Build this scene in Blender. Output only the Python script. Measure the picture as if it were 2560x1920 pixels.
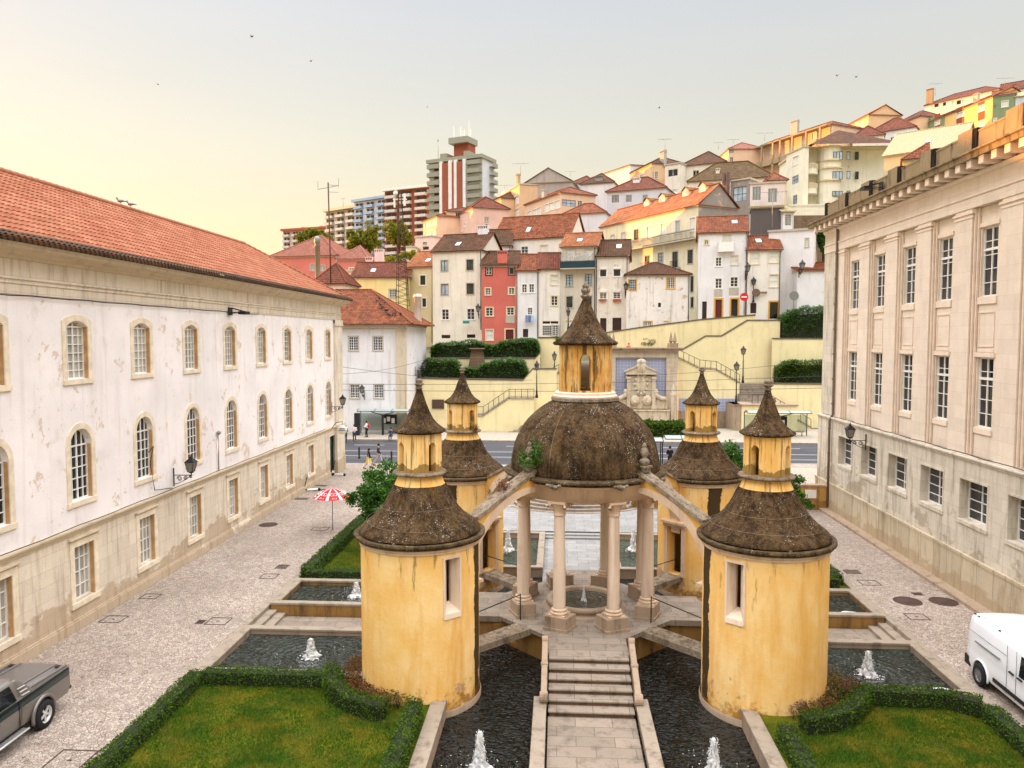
import bpy, bmesh, math, random
from mathutils import Vector, Matrix, noise as mnoise
R = math.radians
random.seed(7)
for o in list(bpy.data.objects): bpy.data.objects.remove(o)
SC = bpy.context.scene
COL = SC.collection

# ---------------------------------------------------------------- camera
CAM = Vector((0.0, 0.0, 10.5)); FPX = 1900.0; YAW = R(3.46); PITCH = R(3.46)
cd = bpy.data.cameras.new('camera'); cam = bpy.data.objects.new('camera', cd); COL.objects.link(cam)
cd.sensor_width = 36.0; cd.lens = 36.0*FPX/2560.0; cd.clip_start = 0.3; cd.clip_end = 6000
cam.location = CAM; cam.rotation_euler = (R(90)-PITCH, 0, YAW)
SC.camera = cam
# ---------------------------------------------------------------- sky, sun, exposure
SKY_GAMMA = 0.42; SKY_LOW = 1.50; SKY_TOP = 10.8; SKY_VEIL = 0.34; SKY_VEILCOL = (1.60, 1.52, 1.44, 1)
SUN_EL = R(2.0); SUN_AZ = R(-62)          # azimuth from +Y, negative = towards -X
w = bpy.data.worlds.new('World'); SC.world = w; w.use_nodes = True
wt = w.node_tree; bg = wt.nodes['Background']
sky = wt.nodes.new('ShaderNodeTexSky'); sky.sky_type = 'NISHITA'; sky.sun_disc = False
sky.sun_elevation = SUN_EL; sky.sun_rotation = SUN_AZ; sky.altitude = 50
sky.air_density = 1.0; sky.dust_density = 1.6; sky.ozone_density = 1.0
# clear-sky contrast flattened; overhead sky beyond the view boosted to light shaded walls
def _wn(t, **k):
    x = wt.nodes.new(t)
    for a, b in k.items(): setattr(x, a, b)
    return x
gm = _wn('ShaderNodeGamma'); gm.inputs[1].default_value = SKY_GAMMA; wt.links.new(sky.outputs[0], gm.inputs[0])
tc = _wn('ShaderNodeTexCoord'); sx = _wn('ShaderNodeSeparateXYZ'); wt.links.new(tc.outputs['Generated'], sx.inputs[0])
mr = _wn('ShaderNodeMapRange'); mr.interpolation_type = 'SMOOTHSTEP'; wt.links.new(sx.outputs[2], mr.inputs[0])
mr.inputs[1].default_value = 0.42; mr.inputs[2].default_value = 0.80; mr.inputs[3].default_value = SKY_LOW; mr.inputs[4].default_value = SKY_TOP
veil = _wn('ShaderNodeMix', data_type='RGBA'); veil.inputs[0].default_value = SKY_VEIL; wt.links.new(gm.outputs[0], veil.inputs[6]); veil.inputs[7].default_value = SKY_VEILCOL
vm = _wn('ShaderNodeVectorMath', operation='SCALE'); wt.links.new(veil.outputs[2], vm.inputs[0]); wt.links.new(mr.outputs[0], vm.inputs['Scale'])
cool = _wn('ShaderNodeMix', data_type='RGBA', blend_type='MULTIPLY'); mr2 = _wn('ShaderNodeMapRange'); wt.links.new(sx.outputs[2], mr2.inputs[0]); mr2.inputs[1].default_value = 0.25; mr2.inputs[2].default_value = 0.7
wt.links.new(mr2.outputs[0], cool.inputs[0]); wt.links.new(vm.outputs[0], cool.inputs[6]); cool.inputs[7].default_value = (1.05, 0.96, 0.88, 1)
warm = _wn('ShaderNodeMix', data_type='RGBA', blend_type='MULTIPLY'); mr3 = _wn('ShaderNodeMapRange'); wt.links.new(sx.outputs[2], mr3.inputs[0]); mr3.inputs[1].default_value = 0.42; mr3.inputs[2].default_value = 0.0
lo = _wn('ShaderNodeMix', data_type='RGBA'); wt.links.new(mr3.outputs[0], lo.inputs[0]); lo.inputs[6].default_value = (0.97, 1.02, 1.13, 1); lo.inputs[7].default_value = (1.27, 1.08, 0.66, 1)
warm.inputs[0].default_value = 1.0; wt.links.new(cool.outputs[2], warm.inputs[6]); wt.links.new(lo.outputs[2], warm.inputs[7]); mp = _wn('ShaderNodeMapping'); mp.inputs[3].default_value = (1.2, 1.2, 7.0); wt.links.new(tc.outputs['Generated'], mp.inputs[0]); cn = _wn('ShaderNodeTexNoise'); cn.inputs['Scale'].default_value = 1.6; cn.inputs['Detail'].default_value = 6; wt.links.new(mp.outputs[0], cn.inputs['Vector'])
mr4 = _wn('ShaderNodeMapRange'); wt.links.new(cn.outputs[0], mr4.inputs[0]); mr4.inputs[1].default_value = 0.35; mr4.inputs[2].default_value = 0.7; mr4.inputs[3].default_value = 0.985; mr4.inputs[4].default_value = 1.015
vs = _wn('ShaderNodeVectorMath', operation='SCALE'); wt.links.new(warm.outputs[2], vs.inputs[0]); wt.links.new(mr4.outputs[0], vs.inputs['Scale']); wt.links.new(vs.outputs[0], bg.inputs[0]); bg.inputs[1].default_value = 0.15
sl = bpy.data.lights.new('sun', 'SUN'); so = bpy.data.objects.new('sun', sl); COL.objects.link(so)
sl.energy = 3.8; sl.angle = R(0.5); sl.color = (1.0, 0.40, 0.07)
sdir = Vector((math.sin(SUN_AZ)*math.cos(SUN_EL), math.cos(SUN_AZ)*math.cos(SUN_EL), math.sin(SUN_EL)))
so.rotation_euler = sdir.to_track_quat('Z', 'Y').to_euler()
SC.view_settings.view_transform = 'Standard'; SC.view_settings.look = 'None'
SC.view_settings.gamma = 1.0; SC.view_settings.exposure = 1.50
SC.cycles.max_bounces = 6; SC.cycles.diffuse_bounces = 3; SC.cycles.glossy_bounces = 3
SC.cycles.transmission_bounces = 4; SC.cycles.transparent_max_bounces = 6
SC.cycles.use_denoising = True

# ---------------------------------------------------------------- measuring from the photograph (2560 x 1920 pixels)
_cm = Matrix.Rotation(YAW, 3, 'Z') @ Matrix.Rotation(R(90)-PITCH, 3, 'X')
def ray(u, v): return _cm @ Vector(((u-1280)/FPX, -(v-960)/FPX, -1.0))
def atz(u, v, z): d = ray(u, v); return CAM + d*((z-CAM.z)/d.z)
def aty(u, v, y): d = ray(u, v); return CAM + d*(y/d.y)
def atx(u, v, x): d = ray(u, v); return CAM + d*(x/d.x)
ZM = {'S': (0, 0, 1), 'Z3': (650, 350, 3.3185), 'Z4': (1250, 350, 3.6867), 'Z5': (1650, 180, 3.318), 'Z6': (2000, 180, 3.318),
      'Y1': (1000, 600, 3.318), 'Y2': (1500, 600, 3.318)}
def px(z, u, v): a = ZM[z]; return a[0]+u/a[2], a[1]+v/a[2]

# ---------------------------------------------------------------- objects
def tag(o, label=None, cat=None, group=None, kind=None):
    if label: o['label'] = label
    if cat: o['category'] = cat
    if group: o['group'] = group
    if kind: o['kind'] = kind
    return o
WM = {}
def thing(name, label, cat, loc=(0, 0, 0), rz=0.0, group=None):
    o = bpy.data.objects.new(name, None); COL.objects.link(o); o.empty_display_size = 0.2
    o.location = loc; o.rotation_euler = (0, 0, rz)
    WM[o.name] = Matrix.Translation(Vector(loc)) @ Matrix.Rotation(rz, 4, 'Z')
    return tag(o, label, cat, group)
def kids(o): return [c for c in bpy.data.objects if c.parent == o]
def copy_tree(root, loc, rz=None, label=None, group=None, scale=None):
    km = {}
    for c in bpy.data.objects:
        if c.parent: km.setdefault(c.parent.name, []).append(c)
    def rec(o, par):
        c = o.copy(); COL.objects.link(c)
        if par: c.parent = par
        for k in km.get(o.name, []): rec(k, c)
        return c
    r = rec(root, None); r.location = loc
    if rz is not None: r.rotation_euler = (0, 0, rz)
    if label: r['label'] = label
    if group: r['group'] = group
    if scale: r.scale = (scale,)*3 if not isinstance(scale, tuple) else scale
    return r

class MB:
    def __init__(s, M=None): s.v = []; s.f = []; s.uv = {}; s.mi = []; s.M = M; s.cur = 0; s.smooth = set()
    def P(s, p):
        p = Vector(p)
        if s.M is not None: p = s.M @ p
        s.v.append(p); return len(s.v)-1
    def face(s, idx, uv=None, smooth=False):
        s.f.append(tuple(idx)); s.mi.append(s.cur); k = len(s.f)-1
        if uv: s.uv[k] = uv
        if smooth: s.smooth.add(k)
    def poly(s, pts, uv=None, smooth=False): s.face([s.P(p) for p in pts], uv, smooth)
    def box(s, x0, x1, y0, y1, z0, z1):
        if x0 > x1: x0, x1 = x1, x0
        if y0 > y1: y0, y1 = y1, y0
        if z0 > z1: z0, z1 = z1, z0
        i = [s.P(p) for p in ((x0,y0,z0),(x1,y0,z0),(x1,y1,z0),(x0,y1,z0),(x0,y0,z1),(x1,y0,z1),(x1,y1,z1),(x0,y1,z1))]
        for q in ((0,3,2,1),(4,5,6,7),(0,1,5,4),(1,2,6,5),(2,3,7,6),(3,0,4,7)): s.face([i[k] for k in q])
        return s
    def hexa(s, a, b):
        """a: four bottom points, b: four top points, counter-clockwise seen from above"""
        i = [s.P(p) for p in list(a)+list(b)]
        for q in ((0,3,2,1),(4,5,6,7),(0,1,5,4),(1,2,6,5),(2,3,7,6),(3,0,4,7)): s.face([i[k] for k in q])
        return s
    def prism(s, pts, z0, z1):
        """pts: plan outline counter-clockwise; z0, z1 heights"""
        n = len(pts); a = [s.P((p[0], p[1], z0)) for p in pts]; b = [s.P((p[0], p[1], z1)) for p in pts]
        s.face(a[::-1]); s.face(b)
        for i in range(n): j = (i+1) % n; s.face((a[i], a[j], b[j], b[i]))
        return s
    def slabv(s, pts, y0, y1):
        """outline in x,z (counter-clockwise seen from -y) extruded from y0 to y1"""
        n = len(pts); a = [s.P((p[0], y0, p[1])) for p in pts]; b = [s.P((p[0], y1, p[1])) for p in pts]
        s.face(a); s.face(b[::-1])
        for i in range(n): j = (i+1) % n; s.face((a[j], a[i], b[i], b[j]))
        return s
    def lathe(s, prof, n=32, c=(0, 0), a0=0.0, a1=2*math.pi, smooth=True, rfun=None):
        full = abs(a1-a0-2*math.pi) < 1e-6; m = n if full else n+1; rows = []
        for (r, z) in prof:
            row = []
            for k in range(m):
                a = a0+(a1-a0)*k/n; rr = rfun(r, a, z) if rfun else r
                row.append(s.P((c[0]+rr*math.cos(a), c[1]+rr*math.sin(a), z)))
            rows.append(row)
        for i in range(len(rows)-1):
            for k in range(n):
                k2 = (k+1) % m; s.face((rows[i][k], rows[i][k2], rows[i+1][k2], rows[i+1][k]), smooth=smooth)
        return s
    def disc(s, r, z, n=32, c=(0, 0)): s.poly([(c[0]+r*math.cos(2*math.pi*k/n), c[1]+r*math.sin(2*math.pi*k/n), z) for k in range(n)]); return s
    def tube(s, path, r, n=6, r2=None, caps=True, smooth=True):
        path = [Vector(p) for p in path]; L = len(path); rings = []; up = None
        for i, p in enumerate(path):
            t = (path[min(i+1, L-1)]-path[max(i-1, 0)])
            if t.length < 1e-9: t = Vector((0, 0, 1))
            t.normalize()
            if up is None:
                up = Vector((0, 0, 1)) if abs(t.z) < 0.9 else Vector((1, 0, 0))
            a = t.cross(up)
            if a.length < 1e-6: a = t.orthogonal()
            a.normalize(); b = t.cross(a).normalized(); up = -b if False else up
            rr = r if r2 is None else r+(r2-r)*i/max(1, L-1)
            if isinstance(r, (list, tuple)): rr = r[i]
            rings.append([s.P(p+a*rr*math.cos(2*math.pi*k/n)+b*rr*math.sin(2*math.pi*k/n)) for k in range(n)])
        for i in range(L-1):
            for k in range(n):
                k2 = (k+1) % n; s.face((rings[i][k], rings[i+1][k], rings[i+1][k2], rings[i][k2]), smooth=smooth)
        if caps: s.face(rings[0]); s.face(rings[-1][::-1])
        return s
    def bar(s, p, q, w, h=None):
        """square bar from p to q"""
        p = Vector(p); q = Vector(q); h = h or w; t = (q-p).normalized()
        up = Vector((0, 0, 1)) if abs(t.z) < 0.95 else Vector((0, 1, 0))
        a = t.cross(up).normalized()*w/2; b = a.cross(t).normalized()*h/2
        s.hexa([p-a-b, p+a-b, q+a-b, q-a-b], [p-a+b, p+a+b, q+a+b, q-a+b]); return s
    def ball(s, c, r, n=10, m=6, sc=(1, 1, 1)):
        rows = []
        for i in range(m+1):
            ph = math.pi*i/m-math.pi/2
            rows.append([s.P((c[0]+r*sc[0]*math.cos(ph)*math.cos(2*math.pi*k/n), c[1]+r*sc[1]*math.cos(ph)*math.sin(2*math.pi*k/n), c[2]+r*sc[2]*math.sin(ph))) for k in range(n)])
        for i in range(m):
            for k in range(n): k2 = (k+1) % n; s.face((rows[i][k], rows[i][k2], rows[i+1][k2], rows[i+1][k]), smooth=True)
        return s
    def build(s, name, mats, parent=None, label=None, cat=None, group=None, kind=None, local=False, bevel=0):
        if not s.v: return None
        if not isinstance(mats, (list, tuple)): mats = [mats]
        root = parent
        while root is not None and root.parent is not None: root = root.parent
        vs = s.v
        if root is not None and not local:
            inv = WM[root.name].inverted(); vs = [inv @ p for p in vs]
        org = Vector((0, 0, 0))
        if parent is None and not local:
            xs = [p.x for p in vs]; ys = [p.y for p in vs]; zs = [p.z for p in vs]
            org = Vector(((min(xs)+max(xs))/2, (min(ys)+max(ys))/2, min(zs))); vs = [p-org for p in vs]
        me = bpy.data.meshes.new(name); me.from_pydata([tuple(p) for p in vs], [], s.f)
        for m in mats: me.materials.append(m)
        me.polygons.foreach_set('material_index', s.mi)
        if s.smooth: me.polygons.foreach_set('use_smooth', [i in s.smooth for i in range(len(s.f))])
        if s.uv:
            uvl = me.uv_layers.new(name='UVMap'); buf = [0.0]*(2*len(me.loops))
            for k, uvs in s.uv.items():
                ls = me.polygons[k].loop_start
                for j, t in enumerate(uvs): buf[2*(ls+j)] = t[0]; buf[2*(ls+j)+1] = t[1]
            uvl.data.foreach_set('uv', buf)
        me.update()
        o = bpy.data.objects.new(name, me); COL.objects.link(o); o.location = org
        if parent is not None: o.parent = parent
        if bevel:
            b = o.modifiers.new('bevel', 'BEVEL'); b.width = bevel; b.segments = 2; b.limit_method = 'ANGLE'; b.angle_limit = R(40)
        return tag(o, label, cat, group, kind)

# ---------------------------------------------------------------- materials
def C(r, g, b):
    f = lambda c: (c/255/12.92) if c/255 <= 0.04045 else ((c/255+0.055)/1.055)**2.4
    return (f(r), f(g), f(b), 1.0)
class NT:
    def __init__(s, name):
        s.m = bpy.data.materials.new(name); s.m.use_nodes = True; s.t = s.m.node_tree
        s.b = s.t.nodes['Principled BSDF']; s.out = s.t.nodes['Material Output']
        s.b.inputs['Roughness'].default_value = 0.85; s.b.inputs['Specular IOR Level'].default_value = 0.3
    def n(s, t, **k):
        x = s.t.nodes.new(t)
        for a, b in k.items(): setattr(x, a, b)
        return x
    def put(s, sock, v):
        if hasattr(v, 'is_output') or isinstance(v, bpy.types.NodeSocket): s.t.links.new(v, sock)
        elif v is not None:
            try: sock.default_value = v
            except Exception: sock.default_value = v[:3]
    def pos(s): return s.n('ShaderNodeNewGeometry').outputs['Position']
    def obj(s): return s.n('ShaderNodeTexCoord').outputs['Object']
    def uvc(s): return s.n('ShaderNodeTexCoord').outputs['UV']
    def island(s): return s.n('ShaderNodeNewGeometry').outputs['Random Per Island']
    def map(s, v, scale=(1, 1, 1), loc=(0, 0, 0), rot=(0, 0, 0)):
        x = s.n('ShaderNodeMapping'); s.put(x.inputs[0], v); x.inputs[1].default_value = loc; x.inputs[2].default_value = rot; x.inputs[3].default_value = scale
        return x.outputs[0]
    def noise(s, vec, scale, detail=4.0, rough=0.55, dist=0.0, col=False):
        x = s.n('ShaderNodeTexNoise'); s.put(x.inputs['Vector'], vec); x.inputs['Scale'].default_value = scale
        x.inputs['Detail'].default_value = detail; x.inputs['Roughness'].default_value = rough; x.inputs['Distortion'].default_value = dist
        return x.outputs[1 if col else 0]
    def vor(s, vec, scale, feature='F1', out=0, rnd=1.0):
        x = s.n('ShaderNodeTexVoronoi', feature=feature); s.put(x.inputs['Vector'], vec); x.inputs['Scale'].default_value = scale
        x.inputs['Randomness'].default_value = rnd
        return x.outputs[out]
    def ramp(s, fac, *stops):
        x = s.n('ShaderNodeMapRange'); s.put(x.inputs[0], fac); (a, va), (b, vb) = stops
        x.inputs[1].default_value = a; x.inputs[2].default_value = b; x.inputs[3].default_value = va; x.inputs[4].default_value = vb
        return x.outputs[0]
    def mix(s, fac, a, b, blend='MIX'):
        x = s.n('ShaderNodeMix', data_type='RGBA', blend_type=blend, clamp_factor=True)
        s.put(x.inputs[0], fac); s.put(x.inputs[6], a); s.put(x.inputs[7], b); return x.outputs[2]
    def math(s, op, a, b=None, clamp=False):
        x = s.n('ShaderNodeMath', operation=op); x.use_clamp = clamp; s.put(x.inputs[0], a)
        if b is not None: s.put(x.inputs[1], b)
        return x.outputs[0]
    def sep(s, v): x = s.n('ShaderNodeSeparateXYZ'); s.put(x.inputs[0], v); return x.outputs
    def comb(s, a, b, c=0.0):
        x = s.n('ShaderNodeCombineXYZ'); s.put(x.inputs[0], a); s.put(x.inputs[1], b); s.put(x.inputs[2], c); return x.outputs[0]
    def white(s, v): x = s.n('ShaderNodeTexWhiteNoise'); s.put(x.inputs[0], v); return x.outputs
    def bump(s, h, strength=0.5, dist=0.02, normal=None):
        x = s.n('ShaderNodeBump'); s.put(x.inputs['Height'], h); x.inputs['Strength'].default_value = strength; x.inputs['Distance'].default_value = dist
        if normal is not None: s.put(x.inputs['Normal'], normal)
        s.put(s.b.inputs['Normal'], x.outputs[0]); return x.outputs[0]
    def color(s, c): s.put(s.b.inputs['Base Color'], c)
    def rough(s, r): s.put(s.b.inputs['Roughness'], r)
_mc = {}
def plain(name, col, rough=0.6, metal=0.0, var=0.12, spec=0.4):
    k = ('plain', name)
    if k in _mc: return _mc[k]
    n = NT(name); p = n.pos()
    f = n.noise(p, 3.0, 5); c = n.mix(n.ramp(f, (0.35, 0.0), (0.7, 1.0)), tuple(x*(1-var) for x in col[:3])+(1,), tuple(min(1, x*(1+var)) for x in col[:3])+(1,))
    n.color(c); n.rough(rough); n.b.inputs['Metallic'].default_value = metal; n.b.inputs['Specular IOR Level'].default_value = spec
    _mc[k] = n.m; return n.m
def plaster(name, col, dirt=0.35, peel=0.0, streak=0.4, dirtcol=C(120, 100, 80), peelcol=C(190, 165, 145)):
    """painted render: patchy tone, rain streaks running down, flaked areas"""
    k = ('plaster', name)
    if k in _mc: return _mc[k]
    n = NT(name); p = n.pos()
    c = n.mix(n.ramp(n.noise(p, 0.35, 5, 0.6), (0.35, 0.0), (0.7, 1.0)), tuple(x*0.9 for x in col[:3])+(1,), tuple(min(1, x*1.05) for x in col[:3])+(1,))
    st = n.noise(n.map(p, (2.2, 2.2, 0.16)), 1.0, 5, 0.6)
    c = n.mix(n.math('MULTIPLY', n.ramp(st, (0.54, 0.0), (0.78, 1.0)), streak*0.75), c, dirtcol)
    bl = n.noise(p, 1.1, 8, 0.7)
    c = n.mix(n.math('MULTIPLY', n.ramp(bl, (0.56, 0.0), (0.72, 1.0)), dirt*0.6), c, dirtcol)
    sp = n.noise(p, 7.0, 6, 0.75)
    c = n.mix(n.math('MULTIPLY', n.ramp(sp, (0.62, 0.0), (0.70, 1.0)), dirt*0.7), c, dirtcol)
    h = n.noise(p, 14.0, 4)
    if peel > 0:
        pm = n.ramp(n.noise(p, 0.9, 10, 0.72, 0.3), (0.66-0.10*peel, 0.0), (0.675-0.10*peel, 1.0))
        c = n.mix(pm, c, peelcol); h = n.math('SUBTRACT', h, n.math('MULTIPLY', pm, 1.5))
    n.color(c); n.bump(h, 0.25, 0.03); n.rough(0.9)
    _mc[k] = n.m; return n.m
def stone(name, col, bw=1.1, bh=0.45, dirt=0.5, axis='x', mortar=0.012, dirtcol=C(92, 78, 58), var=0.14, blocks=True, bumpd=0.03, damp=None, mdark=0.45):
    """ashlar: blocks of uneven tone, dark joints, weather stains. axis: world axis along which courses run ('x','y','r' flat paving)"""
    k = ('stone', name)
    if k in _mc: return _mc[k]
    n = NT(name); p = n.pos(); X = n.sep(p)
    if axis == 'x': v = n.comb(X[0], X[2])
    elif axis == 'y': v = n.comb(X[1], X[2])
    else: v = n.comb(X[0], X[1])
    c0 = tuple(x*(1-var) for x in col[:3])+(1,); c1 = tuple(min(1, x*(1+var)) for x in col[:3])+(1,)
    if blocks:
        b = n.n('ShaderNodeTexBrick'); n.put(b.inputs[0], v); n.put(b.inputs['Color1'], c0); n.put(b.inputs['Color2'], c1)
        n.put(b.inputs['Mortar'], tuple(x*mdark for x in col[:3])+(1,)); b.inputs['Scale'].default_value = 1.0; b.inputs['Mortar Size'].default_value = mortar
        b.inputs['Mortar Smooth'].default_value = 0.3; b.inputs['Brick Width'].default_value = bw; b.inputs['Row Height'].default_value = bh
        c = b.outputs[0]; mort = b.outputs[1]
    else: c = n.mix(n.noise(p, 1.5, 5), c0, c1); mort = 0.0
    c = n.mix(n.ramp(n.noise(p, 0.9, 8, 0.7), (0.3, 0.35), (0.75, 0.0)), c, tuple(x*0.62 for x in col[:3])+(1,))
    st = n.noise(n.map(p, (1.8, 1.8, 0.3)), 1.2, 7, 0.7)
    c = n.mix(n.math('MULTIPLY', n.ramp(st, (0.5, 0.0), (0.72, 1.0)), dirt), c, dirtcol)
    c = n.mix(n.math('MULTIPLY', n.ramp(n.noise(p, 9.0, 7, 0.75), (0.6, 0.0), (0.7, 1.0)), dirt*0.8), c, dirtcol)
    if damp:   # tide marks rising from the ground
        dm = n.math('ADD', n.ramp(X[2], (0.0, 0.30), (damp, -0.12)), n.noise(n.map(p, (.8, .8, 1.3)), 0.55, 8, 0.68))
        c = n.mix(n.ramp(dm, (0.60, 0.0), (0.64, 0.5)), c, tuple(min(1, x*1.5) for x in dirtcol[:3])+(1,)); c = n.mix(n.ramp(n.noise(n.map(p, (3, 3, .25)), 1.5, 5), (.54, 0), (.7, .4)), c, dirtcol)
    n.color(c); hh = n.noise(p, 12.0, 6, 0.7)
    if blocks: hh = n.math('SUBTRACT', hh, n.math('MULTIPLY', mort, 1.2))
    n.bump(hh, 0.45, bumpd); n.rough(0.88)
    _mc[k] = n.m; return n.m
def tiles_mat(name, a, b, moss=0.25, mosscol=C(70, 52, 30)):
    """clay roof tiles: each tile its own tone (UV cell), lichen patches"""
    k = ('tiles', name)
    if k in _mc: return _mc[k]
    a, b = [tuple(x*f for x, f in zip(q[:3], (.54, .58, .52)))+(1,) for q in (a, b)]
    n = NT(name); uv = n.uvc(); p = n.pos(); U = n.sep(uv)
    cell = n.comb(n.math('FLOOR', U[0]), n.math('FLOOR', U[1])); wn = n.white(cell)
    c = n.mix(wn[0], a, b)
    c = n.mix(n.math('MULTIPLY', n.ramp(n.noise(p, 0.55, 8, 0.75), (0.40, 0.0), (0.66, 1.0)), min(1, moss*1.5)), c, mosscol)
    c = n.mix(n.math('MULTIPLY', n.ramp(n.noise(p, 6.0, 5, 0.7), (0.58, 0.0), (0.72, 1.0)), min(1, moss*1.4)), c, mosscol)
    fu = n.math('FRACT', U[0]); fv = n.math('FRACT', U[1])
    prof = n.math('SINE', n.math('MULTIPLY', fu, math.pi)); h = n.math('ADD', prof, n.math('MULTIPLY', n.math('SUBTRACT', 1.0, fv), 0.8))
    n.color(c); n.bump(h, 0.9, 0.06); n.rough(0.85)
    _mc[k] = n.m; return n.m
def glass(name, col=C(40, 46, 48), rough=0.08, var=0.5):
    k = ('glass', name)
    if k in _mc: return _mc[k]
    n = NT(name); p = n.pos(); f = n.noise(p, 0.7, 3)
    n.color(n.mix(n.ramp(f, (0.4, 0.0), (0.6, 1.0)), tuple(x*(1-var) for x in col[:3])+(1,), tuple(min(1, x*(1+var)) for x in col[:3])+(1,)))
    n.rough(rough); n.b.inputs['Specular IOR Level'].default_value = 0.6
    n.bump(n.noise(p, 1.8, 2), 0.12, 0.02)
    _mc[k] = n.m; return n.m
def leafmat(name, c1, c2, c3=None, trans=0.3):
    k = ('leaf', name)
    if k in _mc: return _mc[k]
    n = NT(name); r = n.island(); c = n.mix(r, c1, c2)
    if c3: c = n.mix(n.ramp(n.noise(n.pos(), 1.3, 4), (0.45, 0.0), (0.65, 1.0)), c, c3)
    n.color(c); n.rough(0.65); n.b.inputs['Specular IOR Level'].default_value = 0.2
    if trans:
        tr = n.n('ShaderNodeBsdfTranslucent'); n.put(tr.inputs[0], c); mx = n.n('ShaderNodeMixShader'); mx.inputs[0].default_value = trans
        n.t.links.new(n.b.outputs[0], mx.inputs[1]); n.t.links.new(tr.outputs[0], mx.inputs[2]); n.t.links.new(mx.outputs[0], n.out.inputs[0])
    _mc[k] = n.m; return n.m

M = {}
M['black'] = plain('black iron', C(28, 28, 30), 0.45, 0.3)
M['darkmetal'] = plain('dark painted metal', C(45, 47, 50), 0.4, 0.4)
M['greymetal'] = plain('grey metal', C(140, 140, 138), 0.45, 0.5)
M['lead'] = plain('aged steel', C(120, 100, 82), 0.7, 0.2)
M['whitepaint'] = plain('white joinery paint', C(232, 228, 220), 0.5, var=0.06)
M['darkgreen'] = plain('dark green joinery', C(38, 58, 48), 0.5)
M['glass'] = glass('window glass', C(52, 56, 56))
M['glassdark'] = glass('dark window glass', C(22, 23, 25))
M['glasscurtain'] = glass('curtained glass', C(165, 160, 148), 0.25, 0.25)
M['glasspale'] = glass('pale window glass', C(170, 185, 195), 0.12, 0.2)
M['doordark'] = plain('dark wooden door', C(58, 34, 30), 0.6)
M['doorred'] = plain('red brown door', C(96, 32, 34), 0.6)
M['rubber'] = plain('tyre rubber', C(24, 24, 25), 0.85)
M['terracotta'] = plain('terracotta', C(178, 84, 54), 0.8)

# ---------------------------------------------------------------- facades
class Facade:
    """local (s, b, z): s along the wall as seen from outside, b into the building (negative = proud of the wall)"""
    def __init__(f, P0, P1):
        f.P0 = Vector((P0[0], P0[1], 0)); d = Vector((P1[0]-P0[0], P1[1]-P0[1], 0)); f.L = d.length; f.t = d.normalized()
        f.i = Vector((-f.t.y, f.t.x, 0))
        f.M = Matrix(((f.t.x, f.i.x, 0, f.P0.x), (f.t.y, f.i.y, 0, f.P0.y), (0, 0, 1, 0), (0, 0, 0, 1)))
    def hit(f, u, v):
        d = ray(u, v); n = f.i; k = (f.P0-Vector((CAM.x, CAM.y, 0))).dot(n)/d.dot(n); p = CAM+d*k
        return (p-f.P0).dot(f.t), p.z
    def mb(f): return MB(f.M)
    def rect(f, z, r):
        u0, v0 = px(z, r[0], r[1]); u1, v1 = px(z, r[2], r[3]); uc = (u0+u1)/2; vc = (v0+v1)/2
        s0 = f.hit(u0, vc)[0]; s1 = f.hit(u1, vc)[0]; z1 = f.hit(uc, v0)[1]; z0 = f.hit(uc, v1)[1]
        return min(s0, s1), min(z0, z1), max(s0, s1), max(z0, z1)
    def pt(f, s, b, z): return f.M @ Vector((s, b, z))

def wall_cells(mb, s0, s1, z0, z1, holes, reveal=0.15):
    """flat wall at b=0 with rectangular or arched holes and their reveals. hole = (s0,z0,s1,z1[,rise])"""
    hs = []
    for h in holes:
        a, b_, c, d = max(h[0], s0+0.01), max(h[1], z0), min(h[2], s1-0.01), min(h[3], z1-0.01)
        if c-a > 0.03 and d-b_ > 0.03: hs.append((a, b_, c, d, h[4] if len(h) > 4 else 0))
    S = sorted(set([s0, s1]+[h[0] for h in hs]+[h[2] for h in hs])); Z = sorted(set([z0, z1]+[h[1] for h in hs]+[h[3] for h in hs]))
    for i in range(len(S)-1):
        run = None
        for j in range(len(Z)-1):
            sm = (S[i]+S[i+1])/2; zm = (Z[j]+Z[j+1])/2
            inh = any(h[0] < sm < h[2] and h[1] < zm < h[3] for h in hs)
            if not inh:
                if run is None: run = Z[j]
            if (inh or j == len(Z)-2) and run is not None:
                top = Z[j] if inh else Z[j+1]
                mb.poly([(S[i], 0, run), (S[i+1], 0, run), (S[i+1], 0, top), (S[i], 0, top)]); run = None
    for (a, zb, c, zt, rise) in hs:
        if rise > 0:
            n = 12; w = (c-a)/2; m = (a+c)/2; zs = zt-rise
            arc = [(m-w*math.cos(math.pi*k/n), zs+rise*math.sin(math.pi*k/n)) for k in range(n+1)] if rise >= w*0.8 else \
                  [(a+(c-a)*k/n, zs+rise*(1-((2*k/n-1))**2)) for k in range(n+1)]
            for k in range(n):
                (p, q), (r_, t_) = arc[k], arc[k+1]
                mb.poly([(p, 0, q), (r_, 0, t_), (r_, 0, zt), (p, 0, zt)])
                mb.poly([(p, 0, q), (p, reveal, q), (r_, reveal, t_), (r_, 0, t_)])
            zside = zs
        else:
            zside = zt; mb.poly([(a, 0, zt), (a, reveal, zt), (c, reveal, zt), (c, 0, zt)])
        mb.poly([(a, 0, zb), (a, reveal, zb), (a, reveal, zside), (a, 0, zside)])
        mb.poly([(c, 0, zb), (c, 0, zside), (c, reveal, zside), (c, reveal, zb)])
        mb.poly([(a, 0, zb), (c, 0, zb), (c, reveal, zb), (a, reveal, zb)])

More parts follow.
